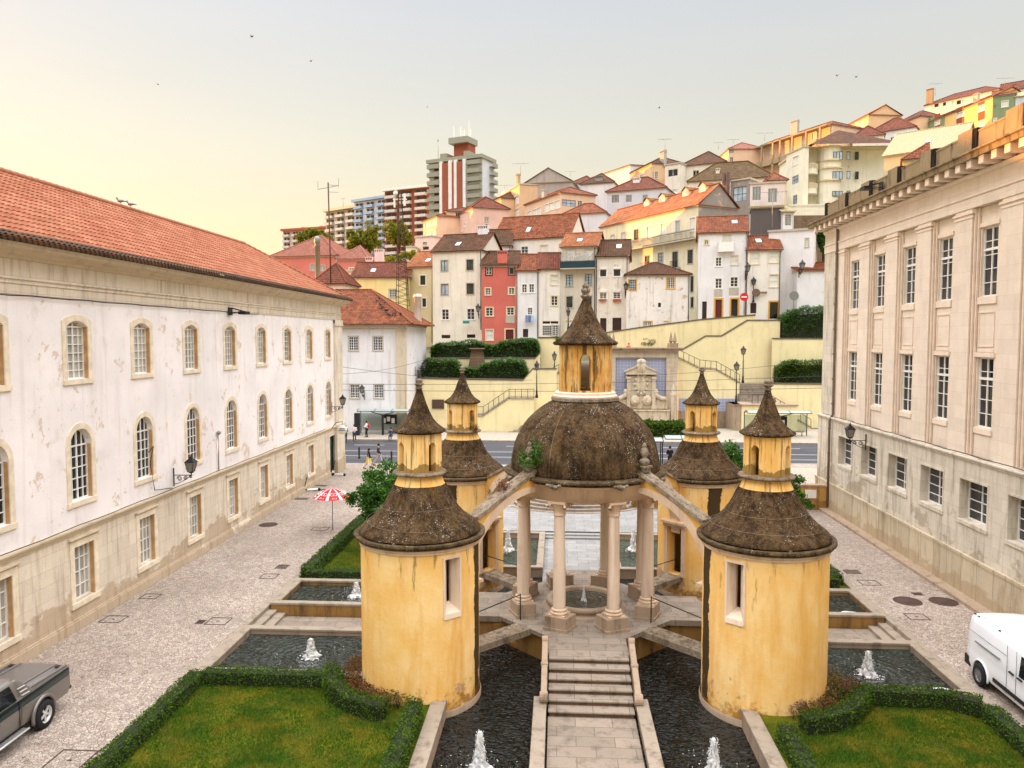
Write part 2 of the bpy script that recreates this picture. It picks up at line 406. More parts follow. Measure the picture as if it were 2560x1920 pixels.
def arch_pts(a, c, zt, rise, n=12):
    w = (c-a)/2; m = (a+c)/2; zs = zt-rise
    if rise >= w*0.8: return [(m-w*math.cos(math.pi*k/n), zs+rise*math.sin(math.pi*k/n)) for k in range(n+1)]
    return [(a+(c-a)*k/n, zs+rise*(1-((2*k/n-1))**2)) for k in range(n+1)]

def window(fr, r, parent, reveal=0.15, nx=2, nz=2, frame='whitepaint', glassm='glass', sur=None, sw=0.14, rise=0, bar=0.045, sill=True, name='window', proud=0.03, transom=None):
    a, zb, c, zt = r[:4]
    zs = zt-rise if rise else zt
    f = fr.mb(); g = fr.mb(); b0 = reveal-0.07; b1 = reveal-0.02; e = 0.055 if c-a > 0.5 else 0.035
    f.box(a, a+e, b0, b1, zb, zs); f.box(c-e, c, b0, b1, zb, zs); f.box(a+e, c-e, b0, b1, zb, zb+e)
    if rise:
        ar = arch_pts(a, c, zt, rise); m = (a+c)/2
        for k in range(len(ar)-1):
            (p, q), (r_, t_) = ar[k], ar[k+1]; sh = lambda x, z: (x+(m-x)*0.10, z-e if z > zs+0.02 else z)
            i0 = sh(p, q); i1 = sh(r_, t_)
            f.hexa([(i0[0], b0, i0[1]), (i1[0], b0, i1[1]), (i1[0], b1, i1[1]), (i0[0], b1, i0[1])], [(p, b0, q), (r_, b0, t_), (r_, b1, t_), (p, b1, q)])
    else: f.box(a+e, c-e, b0, b1, zt-e, zt)
    for k in range(1, nx):
        s = a+(c-a)*k/nx; wd = bar*(1.5 if nx % 2 == 0 and k == nx//2 else 0.8)
        top = zt-e
        if rise:
            tt = 2*k/nx-1; top = (zs+rise*math.sqrt(max(0, 1-tt*tt)) if rise >= (c-a)*0.4 else zs+rise*(1-tt*tt))-0.03
        f.box(s-wd/2, s+wd/2, b0, b1-0.003, zb+e, top)
    for k in range(1, nz):
        z = zb+(zs-zb)*k/nz; f.box(a+e, c-e, b0+0.004, b1-0.005, z-bar*0.4, z+bar*0.4)
    if rise: f.box(a+e, c-e, b0-0.01, b1-0.006, zs-bar*0.7, zs+bar*0.7)
    if transom: f.box(a, c, b0-0.02, b1-0.006, zb+(zt-zb)*transom-0.05, zb+(zt-zb)*transom+0.05)
    wo = f.build(name, M[frame], parent)
    if rise: g.poly([(a, b1+0.005, zb), (c, b1+0.005, zb)]+[(x, b1+0.005, z) for x, z in arch_pts(a, c, zt, rise)[::-1]])
    else: g.poly([(a, b1+0.005, zb), (c, b1+0.005, zb), (c, b1+0.005, zt), (a, b1+0.005, zt)])
    g.build('pane', M[glassm], wo)
    if sur:
        s_ = fr.mb(); pr = -proud
        if rise:
            ar = arch_pts(a, c, zt, rise); mid = (a+c)/2; outer = arch_pts(a-sw, c+sw, zt+sw, rise+(sw if rise >= (c-a)*0.4 else sw*0.2))
            if rise < (c-a)*0.4: outer = arch_pts(a-sw, c+sw, zt+sw, rise)
            zo = outer[0][1]
            s_.box(a-sw, a, pr, 0.0, zb, zs); s_.box(c, c+sw, pr, 0.0, zb, zs)
            if zo > zs+.01:
                for (u0, u1) in ((a-sw, a), (c+sw, c)): s_.slabv([(u0, zs), (u1, zs), (u0, zo)] if u0 < u1 else [(u1, zs), (u0, zs), (u0, zo)], pr, 0.0)
            for k in range(len(ar)-1):
                p, q = ar[k], ar[k+1]; o1, o2 = outer[k], outer[k+1]
                s_.hexa([(p[0], pr, p[1]), (q[0], pr, q[1]), (q[0], 0, q[1]), (p[0], 0, p[1])], [(o1[0], pr, o1[1]), (o2[0], pr, o2[1]), (o2[0], 0, o2[1]), (o1[0], 0, o1[1])])
        else:
            s_.box(a-sw, a, pr, 0, zb, zt+sw); s_.box(c, c+sw, pr, 0, zb, zt+sw); s_.box(a, c, pr, 0, zt, zt+sw)
        if sill: s_.box(a-sw-0.02, c+sw+0.02, pr-0.04, 0.0, zb-sw*0.8, zb)
        s_.build('window_surround', M[sur] if isinstance(sur, str) else sur, wo)
    return wo

def tile_slope(mb, A, B, Cc, D, pitch=0.25, row=0.38, k=4, amp=0.05, step=0.03):
    """corrugated, stepped tile surface on the quad A-B (eave) C-D (ridge side, C above B)"""
    A, B, Cc, D = map(Vector, (A, B, Cc, D)); e = (B-A); L = e.length; e.normalize()
    q = (Cc if (Cc-B).length > (D-A).length else D)
    wv = (q-A); wv = wv-e*wv.dot(e); V = wv.length; wv.normalize(); nrm = e.cross(wv).normalized()
    if nrm.z < 0: nrm = -nrm
    sD = (D-A).dot(e); sC = (Cc-A).dot(e)
    nu = max(2, int(round(L/pitch)))*k; nr = max(1, int(round(V/row)))
    def vm(s):
        m = V
        if sD > 1e-4: m = min(m, V*s/sD)
        if L-sC > 1e-4: m = min(m, V*(L-s)/(L-sC))
        return max(0.0, m)
    us = [L*i/nu for i in range(nu+1)]; vms = [vm(s) for s in us]
    hs = [amp*abs(math.sin(math.pi*i/k)) if k > 1 else 0 for i in range(nu+1)]
    if k > 1: hs = [amp*(0.5-0.5*math.cos(2*math.pi*i/k)) for i in range(nu+1)]
    sgn = 1 if e.cross(wv).z > 0 else -1
    for j in range(nr):
        v0 = V*j/nr; v1 = V*(j+1)/nr; lo = []; hi = []
        for i in range(nu+1):
            a = min(v0, vms[i]); b = min(v1, vms[i])
            lo.append(mb.P(A+e*us[i]+wv*a+nrm*(hs[i]+step))); hi.append(mb.P(A+e*us[i]+wv*b+nrm*(hs[i])))
        base = None
        for i in range(nu):
            if vms[i] <= v0+1e-6 and vms[i+1] <= v0+1e-6: continue
            idx = (lo[i], lo[i+1], hi[i+1], hi[i]) if sgn > 0 else (lo[i+1], lo[i], hi[i], hi[i+1])
            eu = 0.5; uvq = [((i+eu)/k, j+0.05), ((i+1-0.02-eu*0)/k if False else (i+eu)/k+1.0/k*0.9, j+0.05), ((i+eu)/k+0.9/k, j+0.95), ((i+eu)/k, j+0.95)]
            if k == 1: uvq = [(i+0.02, j+0.05), (i+0.98, j+0.05), (i+0.98, j+0.95), (i+0.02, j+0.95)]
            else:
                c0 = i//k+(i % k+0.1)/k; c1 = i//k+(i % k+0.9)/k; uvq = [(c0, j+0.1), (c1, j+0.1), (c1, j+0.9), (c0, j+0.9)]
            mb.face(idx, uvq)
        if j > 0:
            for i in range(nu):
                if vms[i] <= v0+1e-6 or vms[i+1] <= v0+1e-6: continue
                p0 = mb.v[lo[i]]; p1 = mb.v[lo[i+1]]
                dn = nrm*step*1.02
                if mb.M is not None: dn = mb.M.to_3x3() @ dn
                a = len(mb.v); mb.v.append(p0-dn); mb.v.append(p1-dn)
                mb.face((lo[i], a, a+1, lo[i+1]) if sgn > 0 else (lo[i+1], a+1, a, lo[i]), [(i//k+0.5, j+0.5)]*4)

def ridge_tiles(mb, p, q, r=0.12, seg=0.4):
    p = Vector(p); q = Vector(q); n = max(1, int((q-p).length/seg)); d = (q-p)/n
    for i in range(n):
        mb.tube([p+d*i, p+d*(i+1.03)], r*0.85, 7, r*1.08, caps=True)

def roof(mb, rb, W, D, z, h, kind='gable', ov=0.3, hl=None, hr=None, lod=1, ridge='s', s0=0.0, b0=0.0, pitch=None):
    """roof over footprint s0..s0+W, b0..b0+D in the local frame of mb; rb: builder for ridge caps and eave boards"""
    P = [(0.5, 0.7, 1), (0.30, 0.45, 2), (0.25, 0.38, 4)][lod]; pit, row, k = P
    if pitch: pit = pitch
    amp = (0.0, 0.05, 0.05)[lod]; st = (0.02, 0.03, 0.03)[lod]
    a, c = s0-ov, s0+W+ov; f, g = b0-ov, b0+D+ov
    ts = lambda *q: tile_slope(mb, *q, pitch=pit, row=row, k=k, amp=amp, step=st)
    if kind == 'shed':      # rises towards the back
        ts((a, f, z), (c, f, z), (c, g, z+h), (a, g, z+h)); mb.poly([(a, f, z-0.1), (a, g, z+h-0.1), (c, g, z+h-0.1), (c, f, z-0.1)])
        for s in (a, c): rb.poly([(s, f, z-0.1), (s, f, z+0.02), (s, g, z+h+0.02), (s, g, z+h-0.1)])
        rb.poly([(a, f, z-0.1), (c, f, z-0.1), (c, f, z+0.02), (a, f, z+0.02)]); return
    if ridge == 's':
        m = (f+g)/2; hl = 0 if hl is None else hl; hr = 0 if hr is None else hr
        if kind == 'hip': hl = hl or D/2; hr = hr or D/2
        if kind == 'hipr': hr = hr or D/2
        if kind == 'hipl': hl = hl or D/2
        r0, r1 = a+hl, c-hr
        if r0 > r1: r0 = r1 = (r0+r1)/2
        ts((a, f, z), (c, f, z), (r1, m, z+h), (r0, m, z+h)); ts((c, g, z), (a, g, z), (r0, m, z+h), (r1, m, z+h))
        if hl: ts((a, g, z), (a, f, z), (r0, m, z+h), (r0, m, z+h)); ridge_tiles(rb, (a, f, z+0.05), (r0, m, z+h+0.05)); ridge_tiles(rb, (a, g, z+0.05), (r0, m, z+h+0.05))
        if hr: ts((c, f, z), (c, g, z), (r1, m, z+h), (r1, m, z+h)); ridge_tiles(rb, (c, f, z+0.05), (r1, m, z+h+0.05)); ridge_tiles(rb, (c, g, z+0.05), (r1, m, z+h+0.05))
        if r1-r0 > 0.1: ridge_tiles(rb, (r0, m, z+h+0.05), (r1, m, z+h+0.05))
    else:                    # ridge runs into the building
        m = (a+c)/2
        ts((a, g, z), (a, f, z), (m, f, z+h), (m, g, z+h)); ts((c, f, z), (c, g, z), (m, g, z+h), (m, f, z+h))
        ridge_tiles(rb, (m, f, z+h+0.05), (m, g, z+h+0.05))
    # eave slab under the tiles
    mb.poly([(a, f, z-0.06), (a, g, z-0.06), (c, g, z-0.06), (c, f, z-0.06)], [(0.5, 0.5)]*4)
    for q in (((a, f), (c, f)), ((c, f), (c, g)), ((c, g), (a, g)), ((a, g), (a, f))):
        mb.poly([(q[0][0], q[0][1], z-0.06), (q[1][0], q[1][1], z-0.06), (q[1][0], q[1][1], z+0.02), (q[0][0], q[0][1], z+0.02)], [(0.5, 0.5)]*4)
# ================================================================ MATERIALS OF THE SQUARE
def lichen(name, base=C(54, 38, 25), light=C(140, 112, 78), spots=True, ochre=0.5, grain=0.6):
    n = NT(name); p = n.obj(); X = n.sep(p)
    c = n.mix(n.ramp(n.math('ADD', n.math('MULTIPLY', n.noise(p, 1.6, 9, 0.75), .5), n.math('MULTIPLY', n.noise(p, 11, 8, .8), .5)), (0.42, 0.0), (0.60, 1.0)), base, light)
    c = n.mix(n.ramp(n.noise(n.map(p, (3.0, 3.0, 0.5)), 1.3, 6, 0.6), (0.52, 0.0), (0.75, 0.75)), c, C(38, 30, 22))
    c = n.mix(n.math('MULTIPLY', n.ramp(n.noise(p, 2.6, 8, 0.75), (0.52, 0.0), (0.66, 1.0)), ochre), c, C(128, 92, 34))
    if spots:
        d = n.vor(n.map(p, (1, 1, 1.2)), 13.0); clus = n.ramp(n.noise(p, 1.2, 4), (0.40, 0.0), (0.60, 0.37))
        c = n.mix(n.math('LESS_THAN', n.math('ADD', d, n.math('MULTIPLY', n.noise(p, 30.0, 3), 0.25)), clus), c, C(205, 198, 185))
        d2 = n.vor(p, 26.0); c = n.mix(n.math('LESS_THAN', n.math('ADD', d2, n.math('MULTIPLY', n.noise(p, 5.0, 3), 0.6)), 0.47), c, C(158, 146, 124))
    gr = n.noise(p, 38.0, 6, 0.8); c = n.mix(n.ramp(gr, (0.42, grain), (0.56, 0.0)), c, C(30, 20, 12))
    c = n.mix(n.ramp(n.noise(n.map(p, (4.5, 4.5, 0.35)), 1.2, 6, 0.7), (0.50, 0.0), (0.62, grain)), c, C(40, 28, 15))
    n.color(c); n.bump(n.math('ADD', n.noise(p, 14.0, 8, 0.8), gr), 1.0, 0.06); n.rough(0.95); n.b.inputs['Specular IOR Level'].default_value = 0.1
    return n.m
M['lichen'] = lichen('lichened dome mortar'); M['rim'] = lichen('dark lichened rim', C(88, 72, 50), C(150, 128, 96), True, 0.6, 0.6)
M['mossy'] = lichen('mossy stone cap', C(150, 130, 104), C(204, 186, 162), True, 0.35, 0.42)
def tower_plaster():
    n = NT('ochre tower render'); p = n.obj(); X = n.sep(p)
    ang = n.math('ARCTAN2', X[1], X[0])
    rad = n.comb(n.math('MULTIPLY', ang, 1.8), X[2], 0.0)
    c = n.mix(n.ramp(n.noise(p, 0.7, 7, 0.65), (0.38, 0.0), (0.62, 1.0)), C(240, 190, 108), C(246, 210, 144))
    c = n.mix(n.ramp(n.noise(n.map(p, (1.5, 1.5, 0.25)), 1.3, 6, 0.6), (0.48, 0.0), (0.72, 0.8)), c, C(222, 160, 66))
    # run-off stains that start under the cornice (local height up to 4.15) and under the lantern ring
    st = n.noise(n.comb(n.math('MULTIPLY', ang, 5.0), n.math('MULTIPLY', X[2], 0.35)), 1.3, 6, 0.7)
    hi = n.ramp(X[2], (2.4, 0.0), (4.5, 0.18))
    c = n.mix(n.ramp(n.math('ADD', st, hi), (0.70, 0.0), (0.80, 0.75)), c, C(92, 66, 34))
    # dark algae bands where the arch sheds its water
    aa = n.math('ABSOLUTE', ang); wob = n.math('MULTIPLY', n.noise(n.map(p, (1, 1, 0.8)), 1.5, 6, 0.7), 0.25)
    band = n.math('LESS_THAN', n.math('ABSOLUTE', n.math('SUBTRACT', n.math('ADD', aa, wob), 1.06)), 0.15)
    low = n.math('LESS_THAN', X[2], 4.6)
    c = n.mix(n.math('MULTIPLY', n.math('MULTIPLY', band, low), 0.94), c, C(30, 25, 18))
    # damp foot
    foot = n.math('ADD', n.ramp(X[2], (1.1, 0.0), (-0.4, 0.34)), n.noise(p, 2.2, 8, 0.7))
    c = n.mix(n.ramp(foot, (0.72, 0.0), (0.86, 0.8)), c, C(150, 96, 34))
    pl = n.ramp(n.math('ADD', n.ramp(X[2], (0.9, 0.0), (0.35, 0.16)), n.noise(p, 0.9, 9, 0.66)), (0.735, 0.0), (0.742, 1.0))
    c = n.mix(n.math('MULTIPLY', pl, n.ramp(X[2], (-0.3, 0.0), (0.1, 1.0))), c, C(196, 160, 126))
    # sooty foot of the lantern
    lan = n.math('MULTIPLY', n.ramp(n.math('ADD', X[2], n.math('MULTIPLY', n.noise(p, 3.0, 5), 0.5)), (7.05, 1.0), (6.85, 0.0)), n.ramp(X[2], (6.42, 0.0), (6.44, 1.0)))
    lan2 = n.math('MULTIPLY', n.math('GREATER_THAN', X[2], 6.43), n.math('LESS_THAN', n.math('ADD', X[2], n.math('MULTIPLY', n.noise(p, 2.5, 5), 0.7)), 7.02))
    c = n.mix(n.math('MULTIPLY', lan2, 0.75), c, C(112, 84, 34))
    n.color(c); n.bump(n.math('SUBTRACT', n.noise(p, 9.0, 8, 0.7), pl), 0.5, 0.03); n.rough(0.92); n.b.inputs['Specular IOR Level'].default_value = 0.15
    return n.m
M['tower'] = tower_plaster()
def pav_plaster():
    n = NT('stained ochre lantern render'); p = n.obj(); X = n.sep(p); ang = n.math('ARCTAN2', X[1], X[0])
    c = n.mix(n.ramp(n.noise(p, 1.2, 7, 0.65), (0.38, 0.0), (0.62, 1.0)), C(205, 150, 72), C(226, 186, 116))
    st = n.noise(n.comb(n.math('MULTIPLY', ang, 3.2), n.math('MULTIPLY', X[2], 0.28)), 1.6, 6, 0.7)
    c = n.mix(n.ramp(st, (0.51, 0.0), (0.58, 0.82)), c, C(54, 40, 24))
    c = n.mix(n.ramp(n.noise(n.map(p, (2, 2, .5)), 2.0, 6), (0.56, 0.0), (0.7, 0.8)), c, C(150, 100, 36))
    n.color(c); n.bump(n.noise(p, 9.0, 8, 0.7), 0.5, 0.03); n.rough(0.92); return n.m
M['pavplaster'] = pav_plaster()
M['ochrewall'] = stone('stained ochre basin wall', C(196, 148, 78), 1, 1, 1.1, 'x', .01, C(66, 48, 28), .2, blocks=False, damp=1.6)
M['ochre_soft'] = plaster('ochre render', C(214, 164, 84), 0.5, 0.2, 0.6, C(110, 80, 40))
M['column'] = plaster('smooth pinkish column stone', C(228, 206, 182), 0.5, 0.0, 0.9, C(140, 98, 60))
M['pinkstone'] = stone('pinkish limestone trim', C(222, 194, 164), 0.9, 5.0, 0.55, 'x', 0.006, C(130, 88, 50), blocks=False)
M['oldstone'] = stone('weathered limestone', C(170, 148, 124), 0.8, 0.35, 0.75, 'x', blocks=False, dirtcol=C(74, 60, 46))
M['paving'] = stone('worn limestone slabs', C(146, 132, 116), 1.05, 0.52, 0.95, 'r', 0.012, C(96, 84, 72), 0.16)
M['pavinggrey'] = stone('grey limestone slabs', C(146, 144, 140), 1.0, 0.5, 0.55, 'r', 0.012, C(100, 96, 88), 0.15)
M['kerbstone'] = stone('kerb stone', C(156, 142, 124), 1.6, 9.0, 0.9, 'y', 0.008, C(88, 72, 56), blocks=False)
def water(name, col, rough=0.06, sc=3.0, ring=None, strength=0.5):
    n = NT(name); p = n.pos()
    w1 = n.math('ABSOLUTE', n.math('SUBTRACT', n.noise(n.map(p, (1.0, 1.7, 1)), sc*.7, 1, 0.4, 1.4), 0.5)); w2 = n.noise(n.map(p, (1, 1.6, 1)), sc*1.35, 1.5, 0.5, 0.8)
    h = n.math('ADD', n.math('MULTIPLY', w1, -1.6), n.math('MULTIPLY', w2, 0.5))
    if ring:
        for (cx, cy) in ring:
            v = n.n('ShaderNodeVectorMath', operation='DISTANCE'); n.put(v.inputs[0], p); v.inputs[1].default_value = (cx, cy, ring[(cx, cy)])
            dist = v.outputs['Value']; fall = n.math('POWER', 0.28, dist)
            h = n.math('ADD', h, n.math('MULTIPLY', n.math('SINE', n.math('ADD', n.math('MULTIPLY', dist, 24.0), n.math('MULTIPLY', w1, 10.0))), n.math('MULTIPLY', fall, 0.45)))
    n.color(n.mix(n.ramp(n.noise(p, 0.8, 5), (0.4, 0.0), (0.65, 1.0)), col, tuple(x*1.8 for x in col[:3])+(1,)))
    n.b.inputs['Roughness'].default_value = rough; n.b.inputs['Specular IOR Level'].default_value = 0.6; n.b.inputs['IOR'].default_value = 1.33
    n.b.inputs['Specular IOR Level'].default_value = 0.42; n.bump(h, 1.0, 0.14*strength/.7); return n.m
n = NT('aerated water'); n.color(C(244, 242, 238)); n.rough(0.25); n.b.inputs['Transmission Weight'].default_value = 0.25; n.b.inputs['IOR'].default_value = 1.33
tr_ = n.n('ShaderNodeBsdfTransparent'); mx_ = n.n('ShaderNodeMixShader'); n.put(mx_.inputs[0], n.ramp(n.noise(n.pos(), 22, 5, 0.7), (.32, 0.55), (.46, 1.0))); n.t.links.new(tr_.outputs[0], mx_.inputs[1]); n.t.links.new(n.b.outputs[0], mx_.inputs[2]); n.t.links.new(mx_.outputs[0], n.out.inputs[0]); M['foam'] = n.m
def cobble():
    n = NT('limestone setts'); p = n.pos(); q = n.map(p, (1.0, 0.8, 1))
    q = n.mix(0.06, q, n.noise(p, 1.5, 2, col=True))
    d = n.vor(q, 12.5, 'DISTANCE_TO_EDGE'); cid = n.vor(q, 12.5, 'F1', 1); jw = n.ramp(n.noise(p, 2.2, 5, .7), (.35, .25), (.62, 1.0))
    tone = n.sep(cid)[0]
    c = n.mix(tone, C(156, 142, 130), C(198, 182, 166))
    c = n.mix(n.ramp(n.noise(p, 0.25, 6, 0.6), (0.4, 0.3), (0.62, 0.0)), c, C(120, 106, 92))
    c = n.mix(n.ramp(n.noise(p, 1.3, 6, 0.7), (0.5, 0.0), (0.68, 0.2)), c, C(150, 120, 100))
    c = n.mix(n.math('MULTIPLY', jw, n.ramp(d, (0.02, 1.0), (0.085, 0.0))), c, C(100, 84, 72))
    n.color(c); n.bump(n.ramp(d, (0.0, 0.0), (0.12, 1.0)), 0.7, 0.03); n.rough(0.85); return n.m
M['cobble'] = cobble()
def asphalt():
    n = NT('asphalt'); p = n.pos()
    c = n.mix(n.noise(p, 30.0, 4, 0.7), C(50, 50, 54), C(72, 71, 74)); c = n.mix(n.ramp(n.noise(n.map(p, (0.15, 1.2, 1)), 1.0, 5), (0.42, 0.0), (0.6, 0.5)), c, C(84, 82, 84))
    n.color(c); n.bump(n.noise(p, 60.0, 3), 0.3, 0.01); n.rough(0.85); return n.m
M['asphalt'] = asphalt()
def lawnmat():
    n = NT('lawn'); p = n.pos()
    c = n.mix(n.ramp(n.noise(p, 0.6, 6, 0.65), (0.38, 0.0), (0.62, 1.0)), C(44, 66, 10), C(98, 96, 16))
    c = n.mix(n.ramp(n.noise(p, 9.0, 5, 0.7), (0.5, 0.0), (0.75, 0.5)), c, C(38, 62, 18))
    n.color(c); n.bump(n.noise(p, 30, 5), 0.8, 0.04); n.rough(0.95); n.b.inputs['Specular IOR Level'].default_value = 0.1; return n.m
M['lawn'] = lawnmat()
M['grassblade'] = leafmat('grass blade', C(50, 88, 14), C(84, 114, 22), C(128, 120, 34), 0.35)
M['hedge'] = leafmat('box hedge leaf', C(36, 66, 12), C(96, 124, 30), C(66, 92, 20), 0.35)
M['rose'] = leafmat('rose shrub leaf', C(66, 82, 34), C(128, 98, 48), C(120, 56, 36), 0.25)
M['magnolia'] = leafmat('citrus leaf', C(30, 74, 18), C(84, 128, 40), None, 0.25)
M['darkshrub'] = leafmat('dark strap leaf', C(34, 66, 22), C(84, 118, 42), None, 0.2)
M['treeleaf'] = leafmat('hill tree leaf', C(84, 104, 26), C(150, 146, 44), None, 0.3)  # base colour range of the hill trees
M['brightleaf'] = leafmat('yellow green leaf', C(92, 110, 22), C(160, 150, 44), None, 0.35)
M['bark'] = plain('bark', C(84, 68, 52), 0.9, var=0.3)
M['twig'] = plain('dark twigs', C(34, 42, 16), 0.9, var=0.3)  # dark core colour behind the leaves
M['soil'] = plain('earth', C(86, 62, 42), 0.95, var=0.25)

# ================================================================ GROUND
GX0, GX1, GY0, GY1 = -11.3, 12.3, 8.0, 46.8         # sunken garden rectangle
g = MB()
for (x0, x1, y0, y1) in ((-900, GX0, -60, 2500), (GX1, 900, -60, 2500), (GX0, GX1, -60, GY0), (GX0, GX1, GY1, 2500)):
    g.poly([(x0, y0, -0.03), (x1, y0, -0.03), (x1, y1, -0.03), (x0, y1, -0.03)])
g.build('ground', plain('distant ground', C(120, 112, 92), 0.95), kind='structure')
g = MB(); g.poly([(-17.3, -20, 0), (GX0, -20, 0), (GX0, 62.5, 0), (-17.3, 62.5, 0)]); g.poly([(-60, 60.9, 0), (-17.3, 60.9, 0), (-17.3, 62.5, 0), (-60, 62.5, 0)])
g.build('alley_paving', M['cobble'], kind='structure')
g = MB(); g.poly([(GX1, -20, 0), (16.6, -20, 0), (16.6, GY1, 0), (GX1, GY1, 0)]); g.build('side_alley_paving', M['cobble'], kind='structure')
M['calcada'] = stone('pale street paving', C(178, 166, 148), 0.3, 0.3, 0.3, 'r', 0.02, C(120, 110, 100), 0.1)
g = MB(); g.poly([(GX0, GY1, 0), (60, GY1, 0), (60, 62.5, 0), (GX0, 62.5, 0)]); g.build('near_pavement', M['calcada'], kind='structure')
g = MB(); g.box(-80, 80, 76.6, 88, -0.3, 0.13); g.build('far_pavement', M['calcada'], kind='structure')
g = MB(); g.box(-80, 80, 76.4, 76.6, -0.3, 0.12); g.build('far_kerb', M['kerbstone'], kind='structure')
g = MB(); g.poly([(-80, 62.5, -0.004), (80, 62.5, -0.004), (80, 76.4, -0.004), (-80, 76.4, -0.004)]); g.build('road', M['asphalt'], kind='structure')
g = MB()
for y in (66.4, 69.4):
    g.poly([(-80, y, 0.002), (80, y, 0.002), (80, y+0.14, 0.002), (-80, y+0.14, 0.002)])
for k in range(-14, 14): g.poly([(k*5, 73.2, 0.002), (k*5+3, 73.2, 0.002), (k*5+3, 73.34, 0.002), (k*5, 73.34, 0.002)])
g.build('road_markings', plain('road paint', C(196, 194, 188), 0.7), kind='structure')
g = MB()
g.poly([(11.5, 62.52, 0.002), (40, 62.52, 0.002), (40, 64.6, 0.002), (11.5, 64.6, 0.002)]); g.build('setts_strip', M['cobble'], kind='structure')

# ---- garden bed, water
g = MB(); g.poly([(GX0, GY0, -1.1), (GX1, GY0, -1.1), (GX1, GY1, -1.1), (GX0, GY1, -1.1)])
for a, b in (((GX0, GY0), (GX0, GY1)), ((GX0, GY1), (GX1, GY1)), ((GX1, GY1), (GX1, GY0)), ((GX1, GY0), (GX0, GY0))):
    g.poly([(a[0], a[1], -1.1), (b[0], b[1], -1.1), (b[0], b[1], -0.03), (a[0], a[1], -0.03)])
g.build('garden_bed', M['oldstone'], kind='structure')
CX, CY = 1.0, 28.0; TO = 5.2                     # centre of the pavilion, offset of the towers
JETS = [(-8.15, 24.2, -0.05, 0.72, 'side'), (9.75, 23.9, -0.05, 0.9, 'side'), (-8.2, 30.1, -0.05, 0.7, 'side'),
        (-1.95, 18.7, -0.5, 1.2, 'front'), (3.95, 18.8, -0.5, 1.15, 'front'), (-2.5, 38.0, -0.3, 1.3, 'back'), (3.85, 38.4, -0.3, 1.3, 'back')]
WL, WS, WB = -0.5, -0.05, -0.32
g = MB(); g.prism([(-5.7, 14), (7.7, 14), (7.7, 34.4), (-5.7, 34.4)], -1.05, WL)
g.build('moat_water', water('dark basin water', C(10, 13, 9), 0.03, 3.4, {(-1.95, 18.7): WL, (3.95, 18.8): WL}, 0.75), kind='structure')
g = MB(); ringsW = {(j[0], j[1]): WS for j in JETS if j[4] == 'side'}
sw = water('side basin water', C(26, 34, 28), 0.05, 3.0, ringsW, 0.7)
for (x0, x1, y0, y1) in ((-10.9, -5.6, 22.7, 25.95), (-10.9, -5.6, 28.9, 31.35), (7.6, 11.9, 22.55, 25.95), (7.6, 11.9, 28.9, 31.35)):
    g.box(x0, x1, y0, y1, -1.0, WS)
g.build('side_pool_water', sw, kind='structure')
g = MB()
for (x0, x1) in ((-5.4, -0.75), (2.75, 7.4)): g.box(x0, x1, 34.5, 40.6, -1.0, WB)
g.build('back_pool_water', water('green basin water', C(40, 50, 36), 0.05, 2.6, {(-2.5, 38.0): WB, (3.85, 38.4): WB}, 0.7), kind='structure')

# ---- walls and floors of the garden
def gpart(name, mbx, mat, **k): return mbx.build(name, mat, **k)
g = MB()   # sunk floors of the cross paths
g.box(-0.25, 2.25, 8.5, 21.35, -1.0, -0.4); g.build('garden_path', M['paving'], kind='structure')
g = MB(); g.box(-10.6, -5.6, 26.45, 28.55, -1.0, -0.36); g.box(7.6, 11.6, 26.45, 28.55, -1.0, -0.36); g.build('side_path', M['paving'], kind='structure')
g = MB(); g.box(-0.66, 2.66, 33.0, 40.3, -1.0, -0.28); g.build('back_path', M['pavinggrey'], kind='structure')
g = MB(); g.box(GX0, GX1, 41.0, GY1-0.02, -1.0, -0.02); g.build('back_terrace', M['pavinggrey'], kind='structure')
# steps from path to terrace
t = thing('garden_steps', 'two low grey steps up to the paved terrace behind the pavilion', 'steps', (1, 40.6, 0))
MB().box(-0.7, 2.7, 40.3, 40.65, -1.0, -0.19).build('step', M['pavinggrey'], t); MB().box(-0.7, 2.7, 40.65, 41.0, -1.0, -0.10).build('step', M['pavinggrey'], t)
for (sx, lab) in ((-1, 'two stone steps from the long cobbled alley down to the side path'), (1, 'two stone steps beside the white van down to the side path')):
    x = GX0 if sx < 0 else GX1
    t = thing('garden_steps', lab, 'steps', (x, 27.5, 0))
    MB().box(x, x-sx*0.35, 26.4, 28.6, -1.0, -0.12).build('step', M['kerbstone'], t)
    MB().box(x-sx*0.35, x-sx*0.7, 26.4, 28.6, -1.0, -0.24).build('step', M['kerbstone'], t)

def basin(name, label, x0, x1, y0, y1, top, bottom, wmat, sides='fblr', cw=0.32, lip=0.1):
    """rectangular basin kerb: walls with a projecting coping"""
    t = thing(name, label, 'basin', ((x0+x1)/2, (y0+y1)/2, 0))
    w_ = MB(); c_ = MB()
    seg = {'f': (x0, x1, y0, y0+cw), 'b': (x0, x1, y1-cw, y1), 'l': (x0, x0+cw, y0+cw, y1-cw), 'r': (x1-cw, x1, y0+cw, y1-cw)}
    for s in sides:
        a, b, c, d = seg[s]; w_.box(a+0.03, b-0.03, c+0.03, d-0.03, bottom, top-lip)
        c_.box(a, b, c, d, top-lip, top)
    w_.build('basin_wall', wmat, t); c_.build('coping', M['kerbstone'], t, bevel=0.02)
    return t
basin('fountain_basin', 'rectangular stone basin on the long alley side, nearer of two', -11.25, -5.5, 22.45, 26.3, 0.15, -1.0, M['oldstone'])
basin('fountain_basin', 'ochre walled basin on the long alley side, farther of two', -11.25, -5.5, 28.6, 31.7, 0.15, -1.0, M['ochrewall'])
